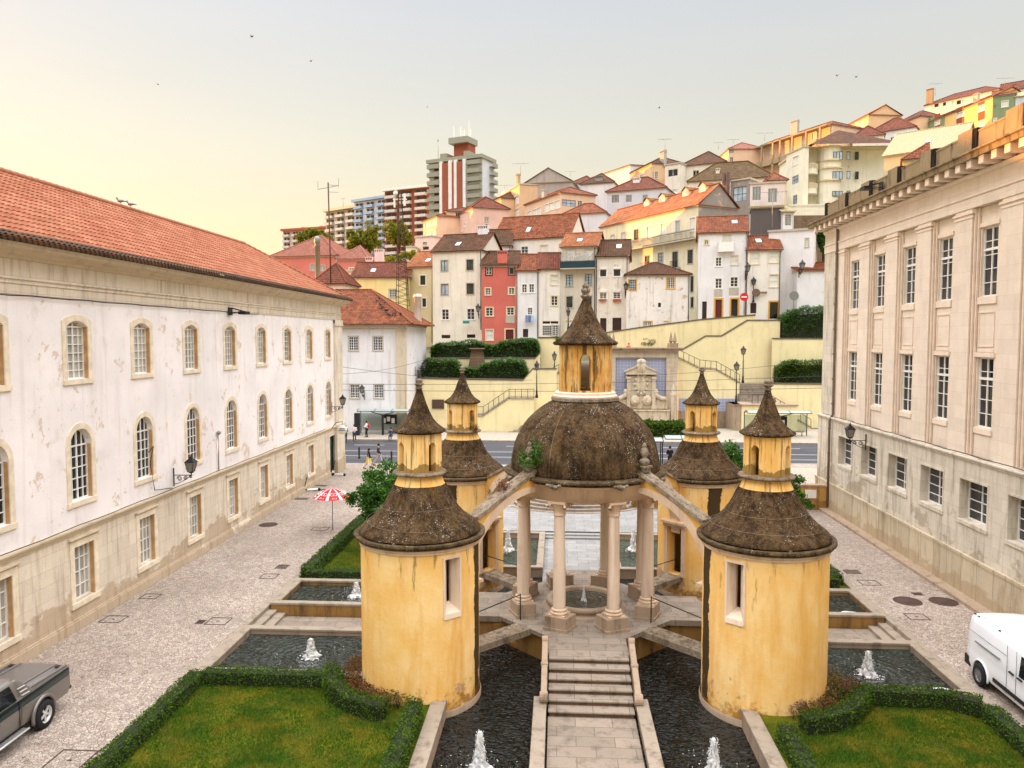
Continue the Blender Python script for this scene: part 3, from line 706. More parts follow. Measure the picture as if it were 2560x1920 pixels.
basin('fountain_basin', 'rectangular stone basin next to the white van', 7.5, 12.25, 22.3, 26.3, 0.15, -1.0, M['oldstone'])
basin('fountain_basin', 'ochre walled basin in front of the clipped hedge end', 7.5, 12.25, 28.6, 31.7, 0.15, -1.0, M['ochrewall'])
basin('fountain_basin', 'stone rimmed pool behind the pavilion, on the magnolia side', -5.5, -0.65, 34.4, 40.9, -0.02, -1.0, M['oldstone'])
basin('fountain_basin', 'stone rimmed pool behind the pavilion, on the van side', 2.65, 7.5, 34.4, 40.9, -0.02, -1.0, M['oldstone'])
# low walls flanking the front path, kerbs of the front pools
for x0, x1, lab in ((-0.68, -0.3, 'low worn stone parapet of the front path, side of the pickup'), (2.3, 2.68, 'low worn stone parapet of the front path, side of the van')):
    t = thing('path_parapet', lab, 'parapet', ((x0+x1)/2, 17, 0))
    MB().box(x0+0.03, x1-0.03, 8.4, 22.0, -1.0, -0.26).build('parapet_wall', M['oldstone'], t); MB().box(x0, x1, 8.4, 22.05, -0.26, -0.14).build('coping', M['kerbstone'], t, bevel=0.02)
for x0, x1, lab in ((-3.62, -3.18, 'lichened stone kerb between left lawn hedge and front pool'), (5.2, 5.64, 'pale stone kerb between right lawn hedge and front pool')):
    t = thing('pool_kerb', lab, 'kerb', ((x0+x1)/2, 17, 0))
    MB().box(x0+0.03, x1-0.03, 8.4, 21.3, -1.0, -0.1).build('kerb_wall', M['oldstone'], t); MB().box(x0, x1, 8.4, 21.35, -0.1, 0.04).build('coping', M['kerbstone'], t, bevel=0.02)
# earth beds
def ringcut(cx, cy, r, a0, a1, n=16): return [(cx+r*math.cos(a0+(a1-a0)*k/n), cy+r*math.sin(a0+(a1-a0)*k/n)) for k in range(n+1)]
TL = (CX-TO, CY-TO); TR = (CX+TO, CY-TO)
g = MB(); g.prism([(-11.25, 8.4), (-3.63, 8.4), (-3.63, 22.42), (-11.25, 22.42)], -1.05, -0.02)
g.build('lawn', M['lawn'], kind='structure')
g = MB(); g.prism([(5.65, 8.4), (12.25, 8.4), (12.25, 22.25), (5.65, 22.25)], -1.05, -0.02); g.build('lawn', M['lawn'], kind='structure')
g = MB(); g.box(-11.25, -5.6, 31.8, 41.0, -1.0, -0.02); g.box(7.6, 12.25, 31.8, 41.0, -1.0, -0.02); g.build('lawn', M['lawn'], kind='structure')
# edge kerbs along the alleys
for x0, x1, lab in ((-11.55, -11.28, 'stone kerb between the long cobbled alley and the garden'), (12.28, 12.55, 'stone kerb between the van alley and the garden')):
    k = MB().box(x0, x1, 8.4, 46.5, -0.2, 0.05).build('garden_kerb', M['kerbstone'], bevel=0.02); tag(k, lab, 'kerb')

# ================================================================ CENTRAL PAVILION
def octagon(R_, a=R(22.5)): return [(CX+R_*math.cos(a+k*R(45)), CY+R_*math.sin(a+k*R(45))) for k in range(8)]
def rot2(p, k):
    x, y = p[0]-CX, p[1]-CY
    for _ in range(k): x, y = -y, x
    return (CX+x, CY+y)
pv = thing('domed_pavilion', 'open round pavilion with a dark lichened dome on eight columns over a small basin', 'pavilion', (CX, CY, 0))
b = MB(); b.prism(octagon(3.15), -1.05, 0.36); b.build('platform_wall', M['ochrewall'], pv)
b = MB(); b.prism(octagon(3.30), 0.36, 0.5); b.build('platform_floor', M['paving'], pv)
for k in range(4):   # square landings on the four axes, over shallow arches
    b = MB(); q = [rot2((CX+sx*1.28, CY-sy), k) for sx, sy in ((-1, 4.38), (1, 4.38), (1, 2.95), (-1, 2.95))]
    b.prism(q, 0.30, 0.504); b.build('landing', M['paving'], pv)
    b = MB(); q = [rot2((CX+sx*1.2, CY-sy), k) for sx, sy in ((-1, 4.3), (1, 4.3), (1, 2.9), (-1, 2.9))]
    b.prism(q, -1.05, 0.30); b.build('landing_wall', M['ochrewall'], pv)
# basin and jet
b = MB(); b.lathe([(1.55, 0.50), (1.55, 0.56), (1.32, 0.58), (1.32, 0.66), (1.40, 0.70), (1.40, 0.80), (1.36, 0.84), (1.22, 0.84), (1.16, 0.80), (1.12, 0.60)], 48, (CX, CY)); b.build('basin_rim', M['oldstone'], pv)
b = MB(); b.disc(1.15, 0.70, 48, (CX, CY)); b.build('basin_water', water('basin water', C(58, 56, 40), 0.04, 3.0, {(CX, CY): 0.7}, 0.8), pv)
# columns
for k in range(8):
    a = R(22.5+45*k); x, y = CX+2.42*math.cos(a), CY+2.42*math.sin(a); Mx = Matrix.Translation((x, y, 0)) @ Matrix.Rotation(a, 4, 'Z')
    b = MB(Mx); b.lathe([(0.215, 1.22), (0.22, 1.6), (0.215, 2.6), (0.20, 3.6), (0.185, 4.45)], 20)
    co = b.build('column', M['column'], pv)
    b = MB(Mx); b.prism([(-0.32, -0.5), (0.36, -0.40), (0.36, 0.40), (-0.32, 0.5)], 0.5, 0.98); b.prism([(-0.35, -0.53), (0.40, -0.44), (0.40, 0.44), (-0.35, 0.53)], 0.5, 0.60)
    b.build('pedestal', M['oldstone'], co)
    b = MB(Mx); b.box(-0.3, 0.3, -0.3, 0.3, 0.98, 1.03); b.lathe([(0.29, 1.03), (0.33, 1.07), (0.29, 1.12), (0.25, 1.14), (0.29, 1.17), (0.27, 1.21), (0.235, 1.24)], 20); b.build('column_base', M['pinkstone'], co)
    b = MB(Mx); b.lathe([(0.20, 4.45), (0.225, 4.47), (0.20, 4.50), (0.21, 4.62), (0.30, 4.84), (0.33, 4.88)], 20, rfun=lambda r, t_, z: r*(1+0.07*math.cos(8*t_)) if z > 4.6 else r)
    b.box(-0.31, 0.31, -0.31, 0.31, 4.88, 4.95)
    for s1 in (-1, 1):
        for s2 in (-1, 1): b.tube([(s1*0.22, s2*0.22, 4.72), (s1*0.30, s2*0.30, 4.86), (s1*0.34, s2*0.34, 4.80), (s1*0.30, s2*0.30, 4.76)], 0.045, 6)
    b.build('capital', M['pinkstone'], co)
b = MB(); b.lathe([(2.12, 4.95), (2.66, 4.95), (2.66, 5.08), (2.70, 5.09), (2.70, 5.40), (2.76, 5.43), (2.78, 5.50)], 64, (CX, CY))
b.lathe([(2.12, 5.5), (2.12, 4.95)], 64, (CX, CY)); b.build('entablature', M['pinkstone'], pv)
b = MB(); b.lathe([(2.70, 5.50), (2.80, 5.52), (2.80, 5.57), (2.90, 5.60), (2.97, 5.62), (2.97, 5.68), (2.92, 5.71), (2.74, 5.73), (2.66, 5.74)], 96, (CX, CY), rfun=lambda r, a, z: r+0.02*mnoise.noise(Vector((math.cos(a)*3, math.sin(a)*3, z*3)))); b.smooth = set(); b.build('cornice', M['rim'], pv)
def domeprof():
    pr = []
    for i in range(25):
        t_ = i/24; ang = R(-4)+R(74)*t_
        pr.append((2.72*math.cos(ang), 5.86+2.62*math.sin(ang)))
    return [(2.62, 5.70)]+pr
b = MB(Matrix.Translation((CX, CY, 0)))
b.lathe(domeprof(), 96, rfun=lambda r, a, z: r+0.025*mnoise.noise(Vector((r*math.cos(a)*1.5, r*math.sin(a)*1.5, z*1.5)))+0.012*mnoise.noise(Vector((r*math.cos(a)*5, r*math.sin(a)*5, z*5))))
b.build('dome', M['lichen'], pv)
b = MB(); b.lathe([(1.0, 8.28), (1.16, 8.30), (1.18, 8.40), (1.12, 8.46), (1.12, 8.52), (1.06, 8.56), (0.9, 8.56)], 40, (CX, CY))
b.smooth = set(); b.build('lantern_base_ring', M['column'], pv)
b = MB(); b.lathe([(1.16, 8.22), (1.24, 8.24), (1.24, 8.34), (1.17, 8.36)], 64, (CX, CY)); b.smooth = set(); b.build('lantern_base_step', M['mossy'], pv)

def cyl_wall(mb, ro, ri, z0, z1, holes, n=96, c=(0, 0)):
    """round wall with arched holes: (centre angle, half width in metres, sill z, springing z, arched)"""
    A = sorted(set([2*math.pi*k/n for k in range(n)]+[ (h[0]+s*h[1]/ro) % (2*math.pi) for h in holes for s in (-1, 1)]))
    def info(a):
        for h in holes:
            d = (a-h[0]+math.pi) % (2*math.pi)-math.pi; hw = h[1]/ro
            if abs(d) < hw-1e-6: return h, d*ro
        return None, 0
    def top(h, a):
        d = ((a-h[0]+math.pi) % (2*math.pi)-math.pi)*ro
        return h[3]+(math.sqrt(max(0, h[1]**2-d*d)) if h[4] else 0)
    P = lambda r, a, z: (c[0]+r*math.cos(a), c[1]+r*math.sin(a), z)
    for i in range(len(A)):
        a0 = A[i]; a1 = A[(i+1) % len(A)]+(2*math.pi if i == len(A)-1 else 0); h, _ = info((a0+a1)/2 % (2*math.pi))
        segs = [(z0, z0, z1, z1)] if h is None else [(z0, z0, h[2], h[2]), (top(h, a0), top(h, a1), z1, z1)]
        for (b0, b1, t0, t1) in segs:
            if t0-b0 < 1e-4 and t1-b1 < 1e-4: continue
            mb.poly([P(ro, a0, b0), P(ro, a1, b1), P(ro, a1, t1), P(ro, a0, t0)], smooth=False)
            mb.poly([P(ri, a1, b1), P(ri, a0, b0), P(ri, a0, t0), P(ri, a1, t1)])
        if h is not None:
            mb.poly([P(ro, a0, h[2]), P(ro, a1, h[2]), P(ri, a1, h[2]), P(ri, a0, h[2])])
            mb.poly([P(ro, a0, top(h, a0)), P(ri, a0, top(h, a0)), P(ri, a1, top(h, a1)), P(ro, a1, top(h, a1))])
    for h in holes:
        for s in (-1, 1):
            a = h[0]+s*h[1]/ro; q = [P(ro, a, h[2]), P(ri, a, h[2]), P(ri, a, h[3]), P(ro, a, h[3])]
            mb.poly(q if s > 0 else q[::-1])
b = MB(Matrix.Translation((CX, CY, 0)))
cyl_wall(b, 0.95, 0.70, 8.50, 10.25, [(R(-90+90*k-2), 0.21, 8.62, 9.70, True) for k in range(4)]); lan = b.build('lantern', M['pavplaster'], pv)
b = MB(Matrix.Translation((CX, CY, 0)))
for k in range(4):
    for s in (-1, 1):
        a = R(-90+90*k+s*24); b.box(-0.1, 0.1, 0.93, 0.985, 8.56, 10.22) if False else None
        b.hexa([(math.cos(a+d)*r_, math.sin(a+d)*r_, 8.54) for r_, d in ((0.94, -.09), (1.0, -.085), (1.0, .085), (0.94, .09))], [(math.cos(a+d)*r_, math.sin(a+d)*r_, 10.24) for r_, d in ((0.94, -.09), (1.0, -.085), (1.0, .085), (0.94, .09))])
b.build('pilaster', M['pavplaster'], lan)
b = MB(Matrix.Translation((CX, CY, 0)))
prof = [(0.7, 10.22), (1.12, 10.24), (1.19, 10.30), (1.17, 10.36), (1.02, 10.44), (0.82, 10.62), (0.62, 10.86), (0.46, 11.15), (0.33, 11.42), (0.21, 11.68), (0.13, 11.86), (0.10, 11.94)]
b.lathe(prof, 48, rfun=lambda r, a, z: r+0.015*mnoise.noise(Vector((r*math.cos(a)*4, r*math.sin(a)*4, z*4)))); b.build('lantern_roof', M['lichen'], pv)
b = MB(Matrix.Translation((CX, CY, 0))); b.lathe([(0.10, 11.9), (0.14, 11.96), (0.19, 12.0), (0.20, 12.04), (0.12, 12.08), (0.13, 12.14), (0.17, 12.2), (0.17, 12.28), (0.10, 12.33), (0.13, 12.36), (0.12, 12.42), (0.06, 12.47), (0.05, 12.52), (0.0, 12.54)], 20)
b.build('finial', M['mossy'], pv)
b = MB(); a = R(-118); b.tube([(CX+(r+.03)*math.cos(a), CY+(r+.03)*math.sin(a), z+.02) for i, (r, z) in enumerate(domeprof()[1:])], .006, 4); b.build('conductor_wire', M['mossy'], pv)
for k in range(8):   # worn carved heads under the dome cornice
    a = R(22.5+45*k+(22.5 if False else 0)); c_ = Vector((CX+2.93*math.cos(a), CY+2.93*math.sin(a), 5.53)); t_ = Vector((-math.sin(a), math.cos(a), 0)); b = MB()
    for j, (o_, z_, r_) in enumerate(((-.22, .02, .09), (-.08, 0, .13), (.08, -.02, .11), (.2, .03, .08), (.02, -.09, .08))): p = c_+t_*o_; b.ball((p.x, p.y, p.z+z_), r_, 8, 5, (1, 1, .7))
    b.build('carved_head', M['mossy'], pv)
M['riserstone'] = stone('dark riser stone', C(112, 88, 66), 1, 1, .9, 'x', .01, C(50, 38, 28), .2, blocks=False)  # riser tone set darker than the treads
# front stair
st = thing('front_staircase', 'worn six-step stone staircase rising from the sunk path to the pavilion', 'staircase', (CX, 22.5, 0))
y = 21.35; tr = (23.62-21.35)/6
for i in range(6):
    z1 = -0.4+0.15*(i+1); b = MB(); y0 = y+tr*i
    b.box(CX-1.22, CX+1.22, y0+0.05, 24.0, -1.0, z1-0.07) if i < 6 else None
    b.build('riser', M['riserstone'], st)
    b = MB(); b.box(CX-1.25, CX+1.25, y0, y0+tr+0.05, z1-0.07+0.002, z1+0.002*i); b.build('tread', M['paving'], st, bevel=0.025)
for s in (-1, 1):
    x = CX+s*1.38; b = MB()
    b.hexa([(x-0.1, 21.7, -0.35), (x+0.1, 21.7, -0.35), (x+0.1, 24.0, 0.45), (x-0.1, 24.0, 0.45)], [(x-0.09, 21.7, 0.08), (x+0.09, 21.7, 0.08), (x+0.09, 24.0, 0.86), (x-0.09, 24.0, 0.86)])
    b.tube([(x-0.12, 21.72, -0.02), (x+0.12, 21.72, -0.02)], 0.17, 14, smooth=False); b.tube([(x-0.1, 23.95, 0.80), (x+0.1, 23.95, 0.80)], 0.13, 14, smooth=False)
    b.tube([(x-0.11, 22.9, 0.46), (x+0.11, 22.9, 0.46)], 0.08, 12, smooth=False)
    b.build('scroll_balustrade', M['oldstone'], st, bevel=0.015)
# hidden stairs on the other three axes
for k, lab in ((1, 'side steps down to the van alley path behind the tower'), (2, 'back steps from the pavilion to the grey slab path'), (3, 'side steps down to the long alley path behind the tower')):
    t = thing('side_staircase', lab, 'staircase', (*rot2((CX, 22.8), k), 0))
    for i in range(5):
        z1 = 0.35-0.15*i; q = [rot2((CX+sx*1.25, yy), k) for sx, yy in ((-1, 23.62-0.36*(i+1)), (1, 23.62-0.36*(i+1)), (1, 23.66-0.36*i), (-1, 23.66-0.36*i))]
        b = MB(); b.prism(q, -1.0, z1); b.build('tread', M['paving'], t)
# iron rails on the diagonal bridges + bridges
for k in range(4):
    a = R(45+90*k); D = Vector((math.cos(a), math.sin(a), 0)); Nn = Vector((-D.y, D.x, 0)); c0 = Vector((CX, CY, 0))
    lab = ['bridge slab to the tower behind, van side', 'bridge slab to the tower behind, magnolia side', 'worn stone bridge slab to the near tower on the pickup side', 'worn stone bridge slab to the near tower on the van side'][k]
    br = thing('tower_bridge', lab, 'bridge', tuple(c0+D*4.3))
    p, q = c0+D*3.03, c0+D*5.75; w_ = 0.36
    b = MB(); b.hexa([p-Nn*w_+Vector((0, 0, .30)), p+Nn*w_+Vector((0, 0, .30)), q+Nn*w_+Vector((0, 0, .30)), q-Nn*w_+Vector((0, 0, .30))], [p-Nn*w_+Vector((0, 0, .515)), p+Nn*w_+Vector((0, 0, .515)), q+Nn*w_+Vector((0, 0, .515)), q-Nn*w_+Vector((0, 0, .515))])
    b.build('slab', M['mossy'], br)
    b = MB(); sgn = 1 if k in (0, 3) else -1; side = Nn*(0.5*(1 if k in (1, 3) else -1))
    p0 = c0+D*2.75+side; q0 = c0+D*5.55+side*0.6
    b.tube([p0+Vector((0, 0, .5)), p0+Vector((0, 0, 1.45))], 0.022, 6); b.tube([p0+Vector((0, 0, 1.42)), q0+Vector((0, 0, 1.30))], 0.018, 6); b.build('handrail', M['black'], br)

# ================================================================ FLYING ARCHES
for k in range(4):
    a = R(45+90*k); D = Vector((math.cos(a), math.sin(a), 0)); Nn = Vector((-D.y, D.x, 0)); c0 = Vector((CX, CY, 0))
    fa = MB(Matrix(((D.x, Nn.x, 0, CX), (D.y, Nn.y, 0, CY), (0, 0, 1, 0), (0, 0, 0, 1))))
    r0, r1 = 2.62, 5.62; n = 20; zlo, zhi = 2.3, 5.22
    def arcz(r): t_ = (r-r0)/(r1-r0); return zlo+(zhi-zlo)*math.sqrt(max(0, 1-t_**2))
    def topz(r): return 6.02-(r-r0)*0.475
    rs = [r0+(r1-r0)*(1-math.cos(math.pi/2*i/n))**0.85 if False else r0+(r1-r0)*math.sin(math.pi/2*i/n) for i in range(n+1)]
    hw = 0.20; band = 0.26
    sp = fa; 
    def outz(r): return min(topz(r)-0.13, arcz(r)+band)
    ar = MB(fa.M); sl_ = MB(fa.M); tp = MB(fa.M)
    for i in range(n):
        ra, rb_ = rs[i], rs[i+1]; za, zb2 = arcz(ra), arcz(rb_); oa, ob = min(topz(ra)-.15, za+.17+.02*i), min(topz(rb_)-.15, zb2+.17+.02*(i+1))
        ra2, rb2 = ra, rb_
        ar.hexa([(ra, -hw-.03, za), (rb_, -hw-.03, zb2), (rb_, hw+.03, zb2), (ra, hw+.03, za)], [(ra, -hw-.03, oa), (rb_, -hw-.03, ob), (rb_, hw+.03, ob), (ra, hw+.03, oa)])
        sl_.hexa([(ra, -hw, oa), (rb_, -hw, ob), (rb_, hw, ob), (ra, hw, oa)], [(ra, -hw, topz(ra)-.1), (rb_, -hw, topz(rb_)-.1), (rb_, hw, topz(rb_)-.1), (ra, hw, topz(ra)-.1)])
    tp.hexa([(r0-.12, -.27, topz(r0-.12)-.12), (r1-.3, -.27, topz(r1-.3)-.12), (r1-.3, .27, topz(r1-.3)-.12), (r0-.12, .27, topz(r0-.12)-.12)], [(r0-.12, -.25, topz(r0-.12)), (r1-.3, -.25, topz(r1-.3)), (r1-.3, .25, topz(r1-.3)), (r0-.12, .25, topz(r0-.12))])
    lab = ['flying arch at the back on the van side', 'flying arch at the back on the magnolia side', 'flying arch with lichened stone cap to the near tower on the pickup side', 'flying arch with lichened stone cap to the near tower on the van side'][k]
    t = thing('flying_arch', lab, 'arch', tuple(c0+D*4.1))
    ar.build('archivolt', M['pinkstone'], t); sl_.build('spandrel', M['ochre_soft'], t); tp.build('cap_stone', M['mossy'], t)
    # urn finial standing on the dome end
    u = MB(fa.M @ Matrix.Translation((2.78, 0, topz(2.78)-0.02)))
    u.box(-.16, .16, -.16, .16, 0, .16); u.box(-.2, .2, -.2, .2, .16, .22); u.lathe([(.12, .22), (.17, .3), (.19, .38), (.12, .46), (.07, .5), (.13, .58), (.15, .68), (.10, .8), (.05, .86), (.08, .9), (.05, .98), (.0, 1.02)], 14)
    u.build('urn_finial', M['mossy'], t)

# ================================================================ TOWERS
tw = thing('round_tower', 'front ochre tower on the pickup side with bell shaped lichened roof', 'tower', (TL[0], TL[1], 0), R(45), 'four ochre towers round the pavilion')
T0 = Matrix.Translation((0, 0, 0))
def lmb(): return MB()
b = MB(); cyl_wall(b, 1.80, 1.42, -0.95, 4.45, [(0.0, 0.36, 0.55, 2.55, False), (R(94), 0.25, 2.55, 4.15, False), (R(266), 0.25, 2.55, 4.15, False)], 96)
dr = b.build('drum', M['tower'], tw, local=True)
b = MB(); b.lathe([(1.83, -1.0), (1.86, -0.35), (1.83, -0.30)], 64); b.build('foot_ring', M['oldstone'], tw, local=True)
for a in (94, 266):
    b = MB(Matrix.Rotation(R(a), 4, 'Z'))
    for q in (-1, 1):   # splayed niche ending in a slit
        e = 0.02 if q*(a-180) < 0 else 0.13
        A_, B_ = [(1.79, q*0.255, 2.52), (1.50, q*e, 2.72), (1.40, q*e, 2.72), (1.40, q*0.33, 2.52)], [(1.79, q*0.255, 4.17), (1.50, q*e, 4.10), (1.40, q*e, 4.10), (1.40, q*0.33, 4.17)]
        b.hexa(A_[::q], B_[::q])
    b.hexa([(1.42, -.25, 2.45), (1.80, -.25, 2.45), (1.80, .25, 2.45), (1.42, .25, 2.45)], [(1.42, -.15, 2.78), (1.80, -.25, 2.56), (1.80, .25, 2.56), (1.42, .15, 2.78)])
    b.hexa([(1.76, -.29, 2.44), (1.83, -.29, 2.40), (1.83, .29, 2.40), (1.76, .29, 2.44)], [(1.76, -.27, 2.56), (1.815, -.27, 2.54), (1.815, .27, 2.54), (1.76, .27, 2.56)])
    for q in (-1, 1): b.box(1.76, 1.806, q*0.25, q*0.31, 2.44, 4.22)
    b.box(1.76, 1.806, -.25, .25, 4.15, 4.22)
    b.build('slit_window', M['column'], tw, local=True)
b = MB(); b.box(1.62, 1.84, -0.50, -0.36, 0.5, 2.7); b.box(1.62, 1.84, 0.36, 0.50, 0.5, 2.7); b.box(1.60, 1.86, -0.56, 0.56, 2.55, 2.72); b.box(1.5, 2.0, -0.62, 0.62, 2.72, 2.82); b.build('door_surround', M['pinkstone'], tw, local=True)
b = MB(); b.lathe([(1.80, 4.32), (1.84, 4.33), (1.84, 4.39), (1.87, 4.41), (1.87, 4.46), (1.92, 4.48), (1.80, 4.485)], 96, smooth=False); b.build('cornice_moulding', M['pinkstone'], tw, local=True)
b = MB(); b.lathe([(1.85, 4.48), (1.94, 4.49), (1.95, 4.53), (1.99, 4.55), (2.0, 4.58), (1.99, 4.63), (1.94, 4.65), (1.80, 4.63)], 120, rfun=lambda r, a, z: r+0.022*mnoise.noise(Vector((math.cos(a)*4, math.sin(a)*4, z*5))))
b.smooth = set(); b.build('cornice', M['rim'], tw, local=True)
RP = [(1.86, 4.68), (1.85, 4.74), (1.78, 4.82), (1.58, 4.97), (1.36, 5.15), (1.20, 5.33), (1.07, 5.52), (0.97, 5.72), (0.87, 5.92), (0.78, 6.08)]
b = MB(); b.lathe(RP, 72, rfun=lambda r, a, z: r+0.03*mnoise.noise(Vector((r*math.cos(a)*2, r*math.sin(a)*2, z*2)))+0.012*mnoise.noise(Vector((r*math.cos(a)*9, r*math.sin(a)*9, z*9)))); b.build('roof', M['lichen'], tw, local=True)
for zc_, rc_, tl in ((4.99, 1.60, .05), (5.42, 1.17, -.04)):   # conductor wires girdling the roof
    b = MB(); b.tube([((rc_+.02)*math.cos(2*math.pi*k/40), (rc_+.02)*math.sin(2*math.pi*k/40), zc_+tl*math.sin(2*math.pi*k/40)) for k in range(41)], .005, 4, caps=False); b.build('wire', M['mossy'], tw, local=True)
b = MB(); b.lathe([(0.80, 6.0), (0.73, 6.14), (0.68, 6.28), (0.66, 6.40)], 48, rfun=lambda r, a, z: r+(0.05*mnoise.noise(Vector((math.cos(a)*3, math.sin(a)*3, 0))) if z < 6.0 else 0)); b.build('lantern_collar', M['tower'], tw, local=True)
b = MB(); b.lathe([(0.68, 6.36), (0.80, 6.38), (0.83, 6.42), (0.80, 6.47), (0.64, 6.49)], 40); b.build('lantern_ring', M['mossy'], tw, local=True)
b = MB(); cyl_wall(b, 0.67, 0.47, 6.42, 7.66, [(R(90*k), 0.125, 6.50, 7.26, True) for k in range(4)], 72); b.build('lantern', M['tower'], tw, local=True)
b = MB(); b.lathe([(0.45, 7.62), (0.74, 7.64), (0.80, 7.68), (0.80, 7.72), (0.70, 7.79), (0.55, 7.90), (0.42, 8.06), (0.31, 8.28), (0.22, 8.52), (0.14, 8.75), (0.085, 8.92), (0.075, 8.98)], 40, rfun=lambda r, a, z: r+0.012*mnoise.noise(Vector((r*math.cos(a)*5, r*math.sin(a)*5, z*5)))); b.build('lantern_roof', M['lichen'], tw, local=True)
b = MB(); b.lathe([(0.07, 8.95), (0.11, 8.97), (0.08, 9.0), (0.08, 9.05), (0.14, 9.09), (0.15, 9.12), (0.08, 9.15), (0.11, 9.19), (0.11, 9.24), (0.04, 9.27), (0.0, 9.28)], 16); b.build('finial', M['mossy'], tw, local=True)
copy_tree(tw, (TR[0], TR[1], 0), R(135), 'front ochre tower on the van side with bell shaped lichened roof')
copy_tree(tw, (CX-TO, CY+TO, 0), R(-45), 'rear ochre tower partly hidden behind the front tower and green tree')
copy_tree(tw, (CX+TO, CY+TO, 0), R(-135), 'rear ochre tower with dark streaked drum, doorway facing the pavilion')

# ================================================================ WATER JETS
def jet(seed):
    rnd = random.Random(seed); b = MB(); off = seed*3.1; N = 34
    prof = [((0.088*(1.25-0.95*(i/N)**1.3)+0.08*max(0, 0.22-i/N)/0.22)*(1 if i < N else 0), i/N) for i in range(N+1)]
    b.lathe(prof, 36, rfun=lambda r, a, z: r*max(.3, 1+.55*mnoise.noise(Vector((math.cos(a)*2+off, math.sin(a)*2, z*5)))+.5*mnoise.noise(Vector((math.cos(a)*6+off, math.sin(a)*6, z*9)))+.25*mnoise.noise(Vector((math.cos(a)*11, math.sin(a)*11, z*30)))))
    for i in range(420):   # droplets thrown up and falling back around the core
        a = rnd.uniform(0, 6.283); tt = rnd.random(); top = rnd.uniform(.45, 1.02); z = top*(1-(2*tt-1)**2) if tt < .5 else top*(1-(2*tt-1)**2); r = 0.015+.15*tt*rnd.uniform(.4, 1.1)*(1.25-.6*top)
        b.ball((r*math.cos(a), r*math.sin(a), max(0, z)), rnd.uniform(0.003, 0.0095), 5, 4, (1, 1, rnd.uniform(1.5, 3.8)))
    return b
for i, (x, y, z, h, kind) in enumerate(JETS):
    lab = ['white water jet in the nearer basin beside the long alley', 'white water jet in the basin next to the white van', 'white water jet in the ochre walled basin partly beside the tower',
           'foaming jet in front of the pickup side tower, at the bottom edge', 'foaming jet in front of the van side tower, at the bottom edge', 'pale jet seen behind the pavilion columns on the magnolia side', 'tall pale jet behind the pavilion columns on the van side'][i]
    t = thing('water_jet', lab, 'fountain jet', (x, y, z), 0, 'water jets in the pools'); WM[t.name] = Matrix.Identity(4)
    b = jet(i+1); b.M = None; b.v = [Vector((p.x*1.45, p.y*1.45, p.z*h*.85)) for p in b.v]; b.build('water_column', M['foam'], t, local=True)
    f = MB(); rnd = random.Random(i)
    for k in range(120):
        a = rnd.uniform(0, 6.283); r = abs(rnd.gauss(0, 0.24)); s = rnd.uniform(0.01, 0.045)*max(.3, 1-r)
        f.ball((r*math.cos(a), r*math.sin(a), 0.0), s, 6, 4, (1.3, 1.3, 0.35))
    for k in range(40):
        a = rnd.uniform(0, 6.283); r = rnd.uniform(.3, 1.3); f.ball((r*math.cos(a), r*math.sin(a), 0.0), rnd.uniform(.004, .014), 5, 4, (1.6, 1, .3))
    f.build('foam', M['foam'], t, local=True)
t = thing('water_jet', 'thin jet in the round basin under the dome', 'fountain jet', (CX, CY, 0.7), 0, 'water jets in the pools')
b = jet(11); b.v = [Vector((p.x*0.55, p.y*0.55, p.z*0.55)) for p in b.v]; b.build('water_column', M['foam'], t, local=True)
# floating foam patches
rnd = random.Random(4)
def foam_patch(x, y, z, s, lab):
    n = 18; b = MB(); ph = rnd.uniform(0, 9)
    b.prism([(x+s*(1+0.45*mnoise.noise(Vector((math.cos(a)*1.7+ph, math.sin(a)*1.7, 0))))*math.cos(a), y+s*0.7*(1+0.5*mnoise.noise(Vector((math.cos(a)*2+ph, math.sin(a)*2, 5))))*math.sin(a)) for a in [2*math.pi*k/n for k in range(n)]], z, z+0.02)
    tag(b.build('foam_patch', M['foam']), lab, 'foam')
foam_patch(11.55, 22.95, WS, 0.24, 'white foam patch in the corner of the basin by the van'); foam_patch(11.2, 29.3, WS, 0.3, 'white foam patch in the ochre basin beside the hedge end')
